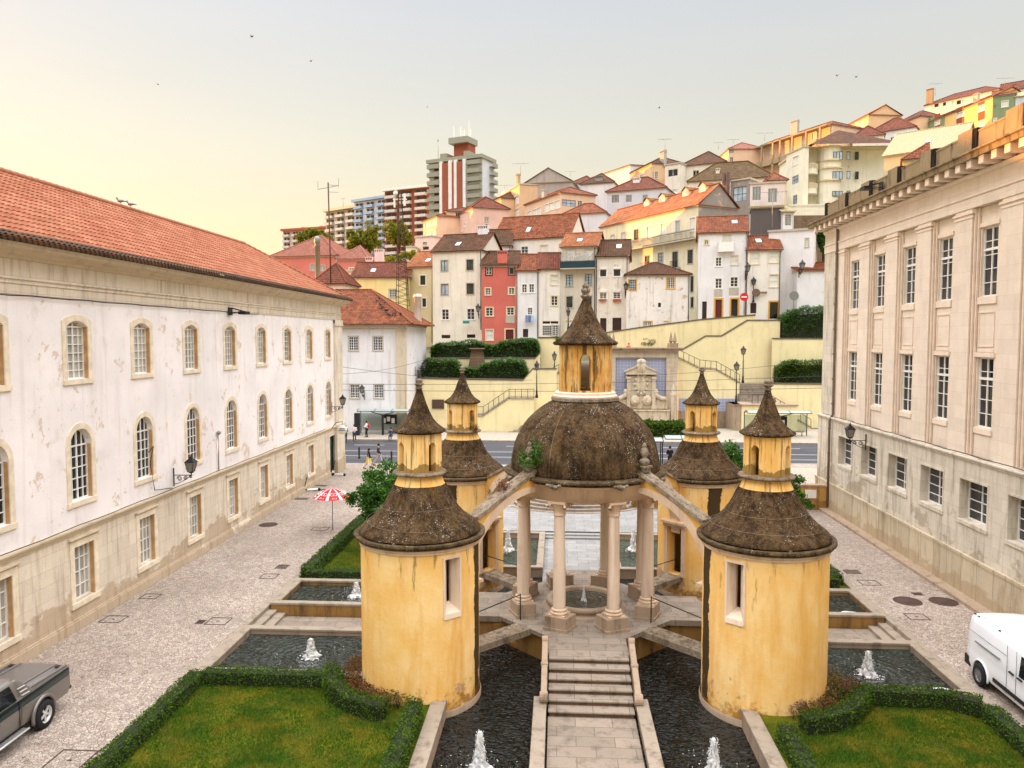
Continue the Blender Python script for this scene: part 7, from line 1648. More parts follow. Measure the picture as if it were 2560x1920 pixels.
def house(label, L, Rr, eave, D, wall, roofk=('gable', 2.0, 'red'), wins=(), z='S', left=(), right=(), base=None, chim=(), name='house', cat='house', lod=None, trim=None, bands=None, cornice=True, ov=.3, grid=None, lgrid=None, rgrid=None, z0=None):
    """L, Rr: (u, depth) of the ends of the measured facade; eave: (u, v) of a point on its top edge"""
    ul, _ = px(z, L[0], 0); ur, _ = px(z, Rr[0], 0); ue, ve = px(z, *eave)
    P0 = aty(ul, ve, L[1]); P1 = aty(ur, ve, Rr[1]); fr = Facade(P0, P1); ze = fr.hit(ue, ve)[1]; W = fr.L
    c4 = [fr.pt(s, b_, 0) for s in (0, W) for b_ in (0, D)]; zb = min(terrain(p.x, p.y) for p in c4)-1.5 if z0 is None else z0
    t = thing(name, label, cat, tuple(fr.pt(0, 0, zb)))
    frL_ = Facade(fr.pt(0, D, 0), fr.pt(0, 0, 0)); frR_ = Facade(fr.pt(W, 0, 0), fr.pt(W, D, 0))
    wm = WMAT(wall) if isinstance(wall, str) else wall
    b = fr.mb()
    def side(f, lst, gr):
        hs = fwin(f, t, lst, z) if lst else []
        if gr:
            nc, nr, k, ww, wh, top, step = gr
            for i in range(nc):
                for j in range(nr):
                    s = f.L*(i+.5)/nc; zt = ze-top-step*j; hs.append(((s-ww/2, zt-wh, s+ww/2, zt), k))
        m = f.mb(); wall_cells(m, 0, f.L, zb, ze, [h[0] for h in hs], .15); b.v += []; off = len(b.v); b.v += m.v; b.f += [tuple(q+off for q in fc) for fc in m.f]; b.mi += m.mi
        return f, hs
    S = [side(fr, wins, grid), side(frL_, left, lgrid), side(frR_, right, rgrid)]
    b.poly([(0, D, zb), (0, D, ze), (W, D, ze), (W, D, zb)])
    if isinstance(roofk, str): roofk = ('flat', 0.4, None)
    kind, rh, rt = roofk[:3]; rdir = roofk[3] if len(roofk) > 3 else 's'
    if kind == 'gable':
        if rdir == 's':
            for s in (0, W): b.poly([(s, 0, ze), (s, D, ze), (s, D/2, ze+rh)])
        else:
            for q in (0, D): b.poly([(0, q, ze), (W, q, ze), (W/2, q, ze+rh)])
    if kind == 'shed':
        for s in (0, W): b.poly([(s, 0, ze), (s, D, ze), (s, D, ze+rh)])
        b.poly([(0, D, ze), (W, D, ze), (W, D, ze+rh), (0, D, ze+rh)])
    b.build('wall', wm, t)
    for f, hs in S:
        for r, k in hs:
            nx_, nz_, fm, gm, sr, sw = WK[k]
            if k[0] == 'd' and k in ('dr', 'dk', 'dy', 'dz'): window(f, r, t, .14, nx_, nz_, fm, gm, sr, sw, 0, .06, False, 'door')
            else: window(f, r, t, .14, nx_, nz_, fm, gm, sr, min(sw, .14), 0, .05)
    dist = max(P0.y, P1.y); ld = lod if lod is not None else (1 if dist < 132 else 0)
    if kind == 'flat':
        m = fr.mb(); m.box(-.15, W+.15, -.15, D+.15, ze, ze+.25); 
        m.build('roof_slab', M['surgrey'] if trim is None else trim, t)
    else:
        m = fr.mb(); rb = fr.mb(); roof(m, rb, W, D, ze+.06, rh, kind, ov, lod=ld, ridge=rdir, pitch=.33 if ld else .5)
        ro = m.build('roof', RT[rt], t); rb.build('ridge_cap', RT[rt], ro)
        if cornice: m = fr.mb(); m.box(-.12, W+.12, -.12, 0, ze-.18, ze+.0); m.box(W, W+.12, 0, D, ze-.18, ze); m.box(-.12, 0, 0, D, ze-.18, ze); m.build('eave_moulding', trim or M['surgrey'], t)
    if dist < 132 and kind != 'flat':
        m = fr.mb(); m.tube([(W-.12, -.1, ze-.1), (W-.12, -.1, max(zb, ze-11))], .055, 5); m.build('drainpipe', M[('darkmetal', 'surgrey')[len(label) % 2]], t)
        if kind == 'gable' and rdir == 's' and W > 4:
            sl_ = rh/(D/2+ov); q = 1.0+(len(label) % 3)*.5; s_ = W*(.3+.1*(len(label) % 5)); za = ze+.16+(q+ov)*sl_; m = fr.mb(); m.hexa([(s_, q, za-.1), (s_+.7, q, za-.1), (s_+.7, q+.9, za+.9*sl_-.1), (s_, q+.9, za+.9*sl_-.1)], [(s_, q, za+.06), (s_+.7, q, za+.06), (s_+.7, q+.9, za+.9*sl_+.06), (s_, q+.9, za+.9*sl_+.06)]); m.build('skylight', M['mirror'], t)
    for ch in chim:   # (u, v_top, width, mat, b-depth) measured at the facade plane depth
        u, v = px(z, ch[0], ch[1]); bd = ch[4]; fo = Facade(fr.pt(0, bd, 0), fr.pt(W, bd, 0)); s, zt = fo.hit(u, v); w_ = ch[2]
        m = fr.mb(); zb_ = ze-.5; m.box(s-w_/2, s+w_/2, bd-.35, bd+.35, zb_, zt-.45); m.box(s-w_/2-.06, s+w_/2+.06, bd-.41, bd+.41, zt-.12, zt)
        for e in range(int(max(2, w_/.28))+1): q = s-w_/2+w_*e/int(max(2, w_/.28)); m.box(q-.05, q+.05, bd-.35, bd+.35, zt-.45, zt-.12)
        m.build('chimney', WMAT(ch[3]) if ch[3] != 'brick2' else M['terracotta'], t)
    t['_fr'] = 0; del t['_fr']
    return t, fr, ze
def extra(fr, t, name, mat, fn): m = fr.mb(); fn(m); return m.build(name, mat, t)

# ---- white corner house with hip roof across the street
P0c = aty(820, 810, 82.0); P1c = aty(1015, 810, 82.0)
t, fr, ze = house('white corner house across the street with large red hip roof and pilaster', (330, 82), (1015, 82), (900, 812), 12.5, 'white', ('hip', 4.1, 'red'), [('g', 872, 842, 895, 876), ('g', 933, 842, 956, 876), ('g', 876, 962, 898, 995), ('g', 936, 962, 958, 995)], lod=2, z0=0, ov=.9)
ze0 = ze
def pil(m): m.box(fr.L-1.15, fr.L+.06, -.12, .0, .1, ze0-.35); m.box(fr.L-1.3, fr.L+.12, -.2, 0, .1, 1.9); m.box(-.1, fr.L+.1, -.14, 0, ze0-.5, ze0-.35); m.box(-.1, fr.L+.25, -.35, .0, ze0-.15, ze0+.02)
extra(fr, t, 'corner_pilaster', M['trimL'], pil)
b = MB(); q = aty(1046, 745, 90); b.lathe([(.45, ze0+.2), (.42, ze0+3.3), (.55, ze0+3.35), (.55, ze0+3.55), (.42, ze0+3.6), (.5, ze0+3.75), (0, ze0+3.8)], 14, (q.x, 89.5)); b.build('chimney', WMAT('worn'), t)
wall_lantern('wall lantern between the lower windows of the white corner house', tuple(aty(911, 985, 81.9)), 0, 1.15); wall_lantern('wall lantern at the side corner of the white corner house', (P1c.x+.1, 86.5, 6.8), R(90), 1.2)

# ---- front row of houses above the street
H = house
H('tall cream four storey house with brown roof left of the coral one', (270, 108), (678, 106), (400, 98), 9, 'cream', ('gable', 2.9, 'brown'), [('d', 340, 170, 396, 257), ('dd', 552, 163, 608, 250), ('d', 342, 366, 400, 455), ('dd', 553, 360, 612, 448), ('ww', 348, 575, 404, 660), ('ww', 557, 570, 617, 660), ('p', 345, 787, 417, 815), ('p', 555, 783, 625, 812)], 'Y1', chim=((692, -119, 1.5, 'white', 4.5),))
H('ochre cream house with two dark windows behind the corner house', (55, 112), (268, 111), (160, 226), 9, 'straw', ('gable', 2.7, 'orange'), [('o', 164, 292, 212, 375), ('o', 182, 482, 217, 557)], 'Y1')
H('pale yellow house with dark red roof behind the corner house', (762, 110), (1228, 110), (900, 1142), 8, 'yellow', ('gable', 2.5, 'maroon'), [('g', 1072, 1240, 1132, 1310)], 'Z3')
t, fr, ze = H('narrow coral pink four storey house with matching chimney', (680, 104.5), (971, 104.5), (800, 212), 8, 'coral', ('gable', 2.3, 'brown'), [('wb', 715, 228, 760, 288), ('ob', 903, 226, 947, 286), ('w', 710, 400, 750, 455), ('w', 903, 397, 948, 450), ('w', 713, 562, 770, 630), ('w', 888, 560, 945, 622), ('cc', 714, 745, 772, 832), ('dr', 876, 742, 942, 834)], 'Y1', chim=((850, 92, 1.3, 'coral', .45),))
def pan(m): r = fr.rect('Y1', (876, 630, 950, 690)); m.box(r[0], r[2], -.04, 0, r[1], r[3])
extra(fr, t, 'stone_panel', M['surgrey'], pan)
t, fr, ze = H('narrow white house with washing under its window', (974, 104), (1151, 104), (1060, 258), 8, 'white', ('gable', 2.6, 'red'), [('ww', 1012, 368, 1052, 437), ('ww', 1072, 366, 1112, 435), ('ww', 1059, 562, 1098, 620), ('dk', 1020, 738, 1063, 806)], 'Y1')
t, fr, ze = H('narrow white house with large gridded ground floor window', (1153, 104), (1338, 104), (1250, 246), 8, 'warmwhite', ('gable', 2.6, 'maroon'), [('cc', 1252, 292, 1305, 372), ('w', 1255, 465, 1307, 543), ('gg', 1180, 710, 1258, 795), ('g', 1262, 710, 1316, 795), ('h', 1180, 672, 1316, 698)], 'Y1')
t, fr, ze = H('grey beige house with dark balcony band below its glazed top floor', (1340, 104), (1625, 103), (1480, 58), 8, 'greige', ('gable', 2.3, 'orange'), [('t', 1378, 290, 1432, 385), ('t', 1535, 284, 1590, 380), ('td', 1380, 468, 1432, 560), ('td', 1542, 462, 1590, 560), ('cc', 1372, 668, 1440, 760), ('s', 1385, 80, 1450, 170), ('s', 1535, 78, 1600, 165)], 'Y1')
def balc(m): 
    r = fr.rect('Y1', (1340, 180, 1622, 236)); m.box(r[0], r[2], -.9, -.82, r[1], r[3]); m.box(r[0], r[0]+.06, -.9, 0, r[1], r[3]); m.box(r[2]-.06, r[2], -.9, 0, r[1], r[3])
    for k in range(30): m.box(r[0]+(r[2]-r[0])*k/30, r[0]+(r[2]-r[0])*k/30+.04, -.93, -.9, r[1], r[3]+.08)
extra(fr, t, 'balcony_screen', plain('dark teal balcony screen', C(34, 62, 70), .6), balc)
extra(fr, t, 'balcony_floor', M['surgrey'], lambda m: (lambda r: m.box(r[0], r[2], -.95, 0, r[1]-.15, r[1]))(fr.rect('Y1', (1340, 180, 1622, 236))))
n = NT('plastic sheeting'); n.color(C(200, 196, 188)); n.rough(.25); n.b.inputs['Transmission Weight'].default_value = .5; n.bump(n.noise(n.pos(), 2.5, 6), 1.0, .2); M['sheet'] = n.m
def sheets(m):
    r = fr.rect('Y1', (1345, 100, 1615, 180))
    for k in range(24):
        a = r[0]+(r[2]-r[0])*k/24; c = r[0]+(r[2]-r[0])*(k+1)/24; za, zc = r[3]-.35+.3*math.sin(k*1.1), r[3]-.35+.3*math.sin((k+1)*1.1); m.poly([(a, -.88+.08*math.sin(k*2), r[1]), (c, -.88+.08*math.sin(k*2+2), r[1]), (c, -.88+.08*math.sin(k*2+2), zc), (a, -.88+.08*math.sin(k*2), za)])
extra(fr, t, 'plastic_sheeting', M['sheet'], sheets)
t, fr, ze = H('weathered cream house with red flower boxes and brown roof', (1634, 103), (1892, 102.5), (1760, 140), 7.5, 'worn', ('gable', 2.6, 'brown'), [('o', 1657, 245, 1713, 305), ('o', 1770, 242, 1830, 302), ('ww', 1657, 440, 1713, 487), ('ww', 1770, 438, 1828, 485), ('dk', 1660, 648, 1712, 762), ('dk', 1762, 645, 1836, 752)], 'Y1')
def fb(m):
    for q in ((1652, 490, 1712, 505), (1768, 490, 1830, 510)): r = fr.rect('Y1', q); m.box(r[0], r[2], -.3, 0, r[1], r[3])
extra(fr, t, 'flower_box', M['terracotta'], fb)
def shb(m):
    for q in ((1655, 412, 1716, 432), (1768, 410, 1831, 430), (1655, 232, 1716, 243), (1768, 228, 1831, 240)): r = fr.rect('Y1', q); m.box(r[0], r[2], -.16, 0, r[1], r[3])
extra(fr, t, 'shutter_box', M['whitepaint'], shb)
H('peeling white house with brown hip roof and ochre framed windows', (222, 101), (745, 101), (480, 292), 8, 'ruin', ('hip', 1.9, 'brown'), [('y', 240, 333, 298, 413), ('yg', 556, 315, 618, 400), ('p', 482, 520, 505, 557), ('yg', 365, 678, 428, 718), ('cc', 532, 672, 575, 698)], 'Y2')
PAL = H('long cream palace with iron balcony and dormered red roof', (925, 134), (1746*3.6867-1250*3.6867, 112), (1659+60, 625), 7.4, 'palace', ('gable', 3.3, 'orange'),
  [('s', 1022, 878, 1052, 965), ('s', 1120, 855, 1152, 955), ('td', 1235, 825, 1275, 935), ('c', 1352, 798, 1400, 905), ('c', 1482, 768, 1528, 885), ('c', 1614, 745, 1660, 860), ('c', 122, 1232, 168, 1340, 'Z5'), ('c', 247, 1208, 292, 1320, 'Z5'),
   ('td', 372, 132, 410, 237, 'Y2'), ('t', 482, 110, 523, 225, 'Y2'), ('td', 600, 98, 645, 235, 'Y2'), ('td', 727, 82, 770, 195, 'Y2'), ('td', 750, 300, 775, 430, 'Y2'), ('td', 752, 475, 775, 560, 'Y2')], 'Z4', name='palace_house')
PFR = PAL[1]
t0, f0, z0p = PAL
m = f0.mb(); W_ = f0.L; m.poly([(W_+.03, 0, 8), (W_+.03, 7.4, 8), (W_+.03, 7.4, z0p), (W_+.03, 3.7, z0p+3.3), (W_+.03, 0, z0p)]); m.build('grey_end_wall', WMAT('greywall'), t0)
t = thing('iron_balcony', 'long spiked iron balcony railing across the cream palace', 'balcony', tuple(PFR.pt(10, 0, 25)))
b = PFR.mb(); s0, zt = PFR.hit(*px('Z4', 1200, 935)); s1, zt2 = PFR.hit(*px('Z5', 330, 1312)); zt = (zt+zt2)/2
for k in range(int((s1-s0)/.28)): b.box(s0+.28*k, s0+.28*k+.05, -.9, -.86, zt-1.2, zt+.12)
b.box(s0, s1, -.92, -.84, zt-.1, zt-.04); b.box(s0, s1, -.92, -.84, zt-1.2, zt-1.12); b.build('railing', M['darkmetal'], t)
b = PFR.mb(); b.box(s0, s1, -.95, 0, zt-1.4, zt-1.2); b.build('slab', M['surgrey'], t)
for q, lab in (((600, 185, 668, 232), 'small iron balcony low on the cream palace, wider one'), ((352, 215, 430, 240), 'small iron balcony low on the cream palace beside the brown roof')):
    r = PFR.rect('Y2', q); t = thing('iron_balcony', lab, 'balcony', tuple(PFR.pt(r[0], 0, r[1]))); b = PFR.mb()
    for k in range(9): b.box(r[0]+(r[2]-r[0])*k/9, r[0]+(r[2]-r[0])*k/9+.04, -.5, -.46, r[1], r[1]+1.0)
    b.box(r[0], r[2], -.52, -.44, r[1]+.98, r[1]+1.04); b.build('railing', M['black'], t); b = PFR.mb(); b.box(r[0]-.05, r[2]+.05, -.55, 0, r[1]-.12, r[1]); b.build('slab', M['surgrey'], t)
# dormers of the palace
for q, lab in (((185, 985, 235, 1085), 'dormer third from the chimney on the palace roof'), ((322, 945, 375, 1050), 'dormer nearest the tall smoke pipes on the palace roof'), ((1325, 545+20, 1375, 655, 'Z4'), 'farthest dormer on the palace roof'), ((-10, 1035, 40, 1140), 'dormer beside the white chimney on the palace roof')):
    zz = q[4] if len(q) > 4 else 'Z5'; Fd = Facade(PFR.pt(0, 2.6, 0), PFR.pt(PFR.L, 2.6, 0)); r = Fd.rect(zz, q[:4]); t = thing('roof_dormer', lab, 'dormer', tuple(Fd.pt(r[0], 0, r[1])), group='dormers on the palace roof')
    b = Fd.mb(); w_ = max(1.2, r[2]-r[0]); a = r[0]; zt = r[3]; b.box(a, a+w_, 0, 3, r[1]-.4, zt); b.poly([(a, 0, zt), (a+w_, 0, zt), (a+w_/2, 0, zt+.5)]); b.build('wall', WMAT('palace'), t)
    b = Fd.mb(); b.box(a+.25, a+w_-.25, -.03, 0, r[1]+.2, zt-.1); b.build('window', M['glasspale'], t)
    b = Fd.mb(); rb = Fd.mb(); tile_slope(b, (a-.15, 4, zt-.05), (a-.15, -.2, zt-.05), (a+w_/2, -.2, zt+.6), (a+w_/2, 4, zt+.6), .33, .4, 2); tile_slope(b, (a+w_+.15, -.2, zt-.05), (a+w_+.15, 4, zt-.05), (a+w_/2, 4, zt+.6), (a+w_/2, -.2, zt+.6), .33, .4, 2); b.build('roof', RT['orange'], t)
t, fr, ze = H('white house with open shuttered balcony and two ochre doors', (820, 101), (1222, 100), (1000, -58), 9, 'white', ('gable', 2.7, 'red'), [('w', 868, 2, 898, 38), ('cc', 1022, -42, 1083, 90), ('ww', 960, 145, 1007, 217), ('cc', 1090, 130, 1143, 206), ('ww', 957, 320, 1010, 400), ('ww', 1082, 308, 1143, 387), ('dk', 847, 510, 885, 656), ('dy', 957, 494, 1010, 645), ('dz', 1088, 490, 1142, 630)], 'Y2')
extra(fr, t, 'balcony', M['surwhite'], lambda m: (lambda r: (m.box(r[0], r[2], -.6, 0, r[1]-.12, r[1]), m.box(r[0], r[2], -.6, -.55, r[1], r[1]+1.1), m.box(r[0], r[0]+.05, -.6, 0, r[1], r[1]+1.1), m.box(r[2]-.05, r[2], -.6, 0, r[1], r[1]+1.1)))(fr.rect('Y2', (977, 30, 1112, 92))))
def p2(m):
    for q in ((945, 415, 1015, 470), (1070, 400, 1150, 458)): r = fr.rect('Y2', q); m.box(r[0], r[2], -.03, 0, r[1], r[3])
extra(fr, t, 'stone_panel', M['surgrey'], p2); extra(fr, t, 'drainpipe', M['black'], lambda m: m.tube([(fr.L-.1, -.1, ze), (fr.L-.1, -.1, 8)], .06, 6))
t, fr, ze = H('lower white house with red roof and shuttered windows by the lamp post', (1228, 99.6), (1502, 99.2), (1360, 86), 7, 'warmwhite', ('gable', 2.2, 'red'), [('cc', 1252, 98, 1320, 200), ('cc', 1408, 84, 1478, 187), ('cc', 1407, 287, 1478, 390), ('dk', 1247, 522, 1297, 608), ('dz', 1408, 515, 1476, 654)], 'Y2', chim=((1600, -60, 1.6, 'white', 3),))
H('plain white side wall house with stepped roofline', (1504, 99.4), (1770, 99), (1640, -60), 8, 'white', ('flat', .3, None), [('s', 1575, 0, 1600, 60)], 'Y2') if False else None
H('blank white walled house behind the street lamp', (1400, 102), (1775, 100), (1600, -75), 8, 'white', 'flat', [('s', 1705, -12, 1728, 58)], 'Y2')
H('small white annex with red lean-to roof by the stone building', (1640, 98.8), (1960, 98.6), (1750, 252), 6, 'white', ('shed', 1.6, 'red'), [], 'Y2')

# ---- unseen house added behind the long building to block the low sun
for i, (x_, y_, w_, h_, lab) in enumerate(((-84, 84, 36, 20.2, 'plain white house farther down the street, next to the corner house'),)): 
    zz = aty(0, 500, 10); ua = 1395+x_/y_*1900; t, fr_, z_ = house(lab, (ua, y_), (1395+(x_+w_)/y_*1900, y_+2), (1395+(x_+w_/2)/y_*1900, 845-(h_-10.5)/y_*1900), 11, ('white', 'cream', 'straw')[i], ('hip', 3.2, 'red'), grid=(4, 3, 'w', 1.1, 1.7, 1.5, 3.6), z0=0)
# ---- second row
H('long white house with red roof behind the coral one', (-60, 122), (640, 118), (300, 912), 9, 'warmwhite', ('gable', 4.2, 'red'), [('ww', 197, 982, 257, 1065), ('cc', 374, 970, 437, 1088), ('cc', 545, 960, 575, 1080)], 'Z4')
H('white gabled house with white chimney behind the cream house', (1830, 119), (2080, 119), (1960, 880), 8, 'white', ('gable', 3.0, 'brown'), [], 'Z3')
H('plain white house with short brown roof below the grilled windows', (585, 146), (975, 144), (780, 680), 7, 'bluewhite', ('hip', 2.4, 'red'), [], 'Z4', chim=((930, 690, .7, 'white', 1),))
H('pale house with three grilled windows and red hip roof', (985, 152), (1530, 148), (1200, 466), 10, 'bluewhite', ('hip', 3.3, 'maroon'), [('gg', 1027, 507, 1097, 578), ('gg', 1157, 505, 1215, 573), ('gg', 1312, 505, 1362, 573), ('gg', 1027, 692, 1097, 762), ('gg', 1157, 690, 1210, 740)], 'Z4', lgrid=(1, 1, 'c', .9, 1.5, 1.5, 3), chim=((1260, 350, 1.3, 'white', 3),))
H('long sunlit peach house with rows of windows and grey end', (230, 166), (560, 152), (560, 485), 8, 'peach', ('hip', 2.0, 'red'), [('c', 250, 657, 290, 720), ('c', 300, 640, 340, 710), ('c', 345, 622, 375, 693), ('c', 412, 592, 446, 665), ('c', 452, 577, 498, 645), ('c', 505, 558, 552, 630)], 'Z4', right=[('b', 570, 552, 697, 612), ('w', 718, 560, 757, 618)], chim=((408, 458, 1.1, 'grey', 2),))
H('sunlit orange apartment block with blank grey gable end', (-10, 186), (180, 170), (180, 410), 10, 'orange', 'flat', [('c', 18, 480, 42, 545), ('c', 48, 478, 76, 530), ('c', 18, 572, 78, 650), ('c', 108, 527, 172, 600), ('c', 18, 682, 80, 750), ('c', 112, 642, 176, 715), ('c', 112, 742, 176, 810)], 'Z4', chim=((168, 315, 1.3, 'stone', 3),))
H('grey end wing of the orange apartment block', (226, 172), (668, 170), (300, 400), 9, 'grey', ('gable', 3.2, 'beige', 'b'), [], 'Z4')
H('sunlit peach block with green cornice behind the trees', (1468, 176), (1548, 166), (1548, 590), 9, 'peach', ('hip', 1.6, 'maroon'), [('c', 1478, 620, 1510, 665), ('c', 1478, 700, 1510, 740), ('c', 1515, 690, 1545, 735), ('c', 1480, 775, 1510, 815)], 'Z3', right=[('w', 1622, 600, 1662, 645), ('w', 1630, 680, 1655, 705)])
H('narrow sunlit peach block with red roof edge', (1352, 172), (1470, 164), (1470, 630), 6, 'peach', ('hip', 1.2, 'red'), [('c', 1372, 680, 1415, 725), ('c', 1425, 665, 1462, 710), ('c', 1372, 760, 1415, 800), ('c', 1425, 745, 1462, 790)], 'Z3')
H('low peach terrace house with balcony under the trees', (1288, 150), (1425, 148), (1350, 806), 7, 'palepink', 'flat', [('w', 1350, 845, 1383, 875), ('p', 1352, 885, 1400, 910)], 'Z3')
H('small cream pavilion with green columns under the trees', (1210, 146), (1288, 146), (1250, 890), 6, 'cream', 'flat', [], 'Z3')
H('rose coloured house with mossy corner and grey flank', (1640, 168), (1765, 158), (1765, 560), 8, 'rose', ('hip', 3.0, 'maroon'), [('c', 1690, 690, 1705, 720), ('c', 1660, 730, 1680, 760)], 'Z3', right=[('g', 1865, 640, 1898, 680), ('p', 1870, 700, 1890, 720)])
H('sunlit house with brown roof left of the tall orange block', (1905, 178), (2000, 172), (2000, 480), 8, 'orange', ('hip', 2.2, 'brown'), [], 'Z3')
H('pair of small dark red roofed houses beside the peach house', (640, 178), (860, 176), (700, 405), 8, 'bluewhite', ('hip', 2.4, 'maroon'), [], 'Z4')
H('white house with dark roof and tall concrete chimney', (745, 172), (1050, 170), (900, 400), 9, 'white', ('hip', 3.0, 'brown'), [], 'Z4', chim=((914, 333, 1.8, 'greywall', 1),))
H('long white top building with flat pink roofline on the ridge', (560, 235), (1200, 205), (1100, 262), 12, 'bluewhite', ('shed', .8, 'pink'), [('c', 630, 380, 650, 405)], 'Z4')
H('sunlit yellow house with white front and block chimney on the ridge', (1205, 178), (1400, 168), (1400, 215), 9, 'orange', ('hip', 2.5, 'brown'), [('c', 1290, 320, 1325, 370)], 'Z4', right=[('w', 1405, 290, 1418, 365), ('w', 1430, 290, 1455, 355)], chim=((1505, 100, 1.9, 'grey', 3),))
H('cream cube house with shuttered windows beside the hip roof', (42, 165), (165, 163), (100, 768), 8, 'cream', 'flat', [('h', 67, 807, 147, 865), ('c', 67, 975, 147, 1010)], 'Z5')
H('cream house with dark hip roof and overhanging eaves', (165, 166), (545, 162), (300, 772), 10, 'cream', ('hip', 3.6, 'brown'), [('h', 273, 817, 323, 882)], 'Z5')
H('low house with broad mossy brown roof behind the palace', (235, 150), (940, 146), (600, 890), 10, 'cream', ('hip', 4.2, 'mossy'), [], 'Z5', chim=((480, 800, .7, 'cream', 2),))
t, fr, ze = H('grey weathered house with wide pale window next to smoke pipes', (585, 127), (745, 125), (660, 900), 7, 'greywall', 'flat', [('b', 608, 952, 718, 1072)], 'Z5')
for s in (-.9, -.2): extra(fr, t, 'rusty_pipe', M['rust'], lambda m: m.tube([(s, -.5, ze-14), (s, -.5, ze+1.4)], .32, 8))
H('pale house with two sunset lit tall windows and small balcony', (748, 125), (1035, 124), (900, 925), 7, 'pinkwhite', 'flat', [('m', 765, 950, 838, 1065), ('m', 895, 965, 972, 1083)], 'Z5')
H('dark grey slate clad lean-to below the tall windows', (755, 115), (1020, 114), (900, 1120), 5, 'darkgrey', ('shed', 1.0, 'beige'), [], 'Z5'); H('little white glazed loft with sloping roof beside the slate lean-to', (1022, 113), (1110, 113), (1060, 1160), 5, 'white', ('shed', 1.8, 'beige'), [('gg', 1035, 1180, 1090, 1275)], 'Z5')
H('low red roofed house between mossy roof and curved block', (900, 140), (1052, 140), (980, 900), 6, 'straw', ('hip', 2.0, 'red'), [], 'Z5')
# curved apartment block
t, fr, ze = H('cream apartment block with curved balconies and bow front', (1050, 152), (1195, 146), (1195, 625), 1, 'mint', 'flat', [('c', 1100, 700, 1150, 770), ('b', 1097, 860, 1150, 925), ('b', 1103, 1022, 1138, 1095)], 'Z5', z0=24, name='apartment_building', cat='apartment building')
y0_ = 146.0; zc_ = lambda v: aty(*px('Z5', 1400, v), y0_).z; xs = lambda u: aty(*px('Z5', u, 800), y0_).x
b = MB(); top, bot = zc_(612), zc_(1170); xa, xb, xc, xd = xs(1195), xs(1345), xs(1535), xs(1690)
out = [(xa, y0_+3), (xb, y0_+3)]+[((xb+xc)/2+(xb-xc)/2*math.cos(math.pi*k/8), y0_+3-2.6*math.sin(math.pi*k/8)**.6) for k in range(1, 8)]+[(xc, y0_+3), (xd+6, y0_+4), (xd+6, y0_+16), (xa, y0_+16)]
b.prism(out, bot, top); b.build('wall', WMAT('mint'), t)
b = MB(); hipb = [(xa+5, zc_(545))]
tile_slope(b, (xb-2.4, y0_-.3, top+.25), (xd+7, y0_-.3, top+.25), (xd-2, y0_+7, top+4.6), (xb+5, y0_+7, top+4.6), .5, .7, 1, 0, .02); tile_slope(b, (xb-2.4, y0_+15, top+.25), (xb-2.4, y0_-.3, top+.25), (xb+5, y0_+7, top+4.6), (xb+5, y0_+7, top+4.6), .5, .7, 1, 0, .02)
b.build('roof', RT['brown'], t)
b = MB()
for v in (612, 722, 890, 785): 
    o2 = [(p[0]+(p[0]-(xb+xc)/2)*.04, p[1]-.35) for p in out[2:9]]; b.prism([(xb-.3, y0_+3)]+o2+[(xc+.3, y0_+3)], zc_(v)-.12, zc_(v)+.15)
b.prism([(xa-.3, y0_+1.5), (xd+6.3, y0_+1.5), (xd+6.3, y0_+16), (xa-.3, y0_+16)], top, top+.25); b.build('ledge', M['surcream'], t)
for (u0, u1, v) in ((1195, 1345, 740), (1195, 1345, 905)):
    b = MB(); x0, x1 = xs(u0), xs(u1); zz = zc_(v+60)
    pts = [(x0, y0_+3)]+[((x0+x1)/2-(x1-x0)/2*math.cos(math.pi*k/6), y0_+3-2.6*math.sin(math.pi*k/6)) for k in range(1, 6)]+[(x1, y0_+3)]; b.prism(pts, zz-.75, zz+.3); bb = b.build('balcony_slab', WMAT('mint'), t)
    b = MB(); 
    for k in range(24):
        f = math.pi*k/23; p = ((x0+x1)/2-(x1-x0)/2*math.cos(f), y0_+3-2.6*math.sin(f)); b.box(p[0]-.05, p[0]+.05, p[1]-.05, p[1]+.05, zz+.3, zz+1.1)
    b.tube([((x0+x1)/2-(x1-x0)/2*math.cos(math.pi*k/10), y0_+3-2.6*math.sin(math.pi*k/10), zz+1.1) for k in range(11)], .07, 4); b.build('balcony_railing', M['surcream'], t)
def flatwin(parent, z, rects, y, frame='darkmetal', glassm='glasspale', nx=2, name='window'):
    for r in rects:
        a = aty(*px(z, r[0], r[3]), y); c = aty(*px(z, r[2], r[1]), y); b = MB(); e = .07; z0_, z1_ = a.z, c.z
        b.box(a.x, c.x, y-.06, y, z0_, z0_+e); b.box(a.x, c.x, y-.06, y, z1_-e, z1_); b.box(a.x, a.x+e, y-.06, y, z0_, z1_); b.box(c.x-e, c.x, y-.06, y, z0_, z1_)
        for k in range(1, nx): x = a.x+(c.x-a.x)*k/nx; b.box(x-.04, x+.04, y-.06, y, z0_, z1_)
        wo = b.build(name, M[frame], parent); b = MB(); b.box(a.x+e, c.x-e, y-.02, y+.01, z0_+e, z1_-e); b.build('pane', M[glassm], wo)
flatwin(t, 'Z5', [(1435, 660, 1515, 730), (1430, 823, 1515, 893), (1428, 987, 1515, 1030)], y0_+.38, nx=3); flatwin(t, 'Z5', [(1370, 670, 1393, 730), (1547, 659, 1578, 727), (1365, 833, 1390, 895), (1547, 822, 1578, 890), (1547, 985, 1578, 1030)], y0_+1.2, nx=1)
flatwin(t, 'Z5', [(1307, 682, 1335, 735), (1307, 847, 1335, 900), (1307, 1008, 1330, 1115), (1617, 662, 1648, 728), (1617, 826, 1648, 890)], y0_+2.9, nx=1, glassm='glassdark')
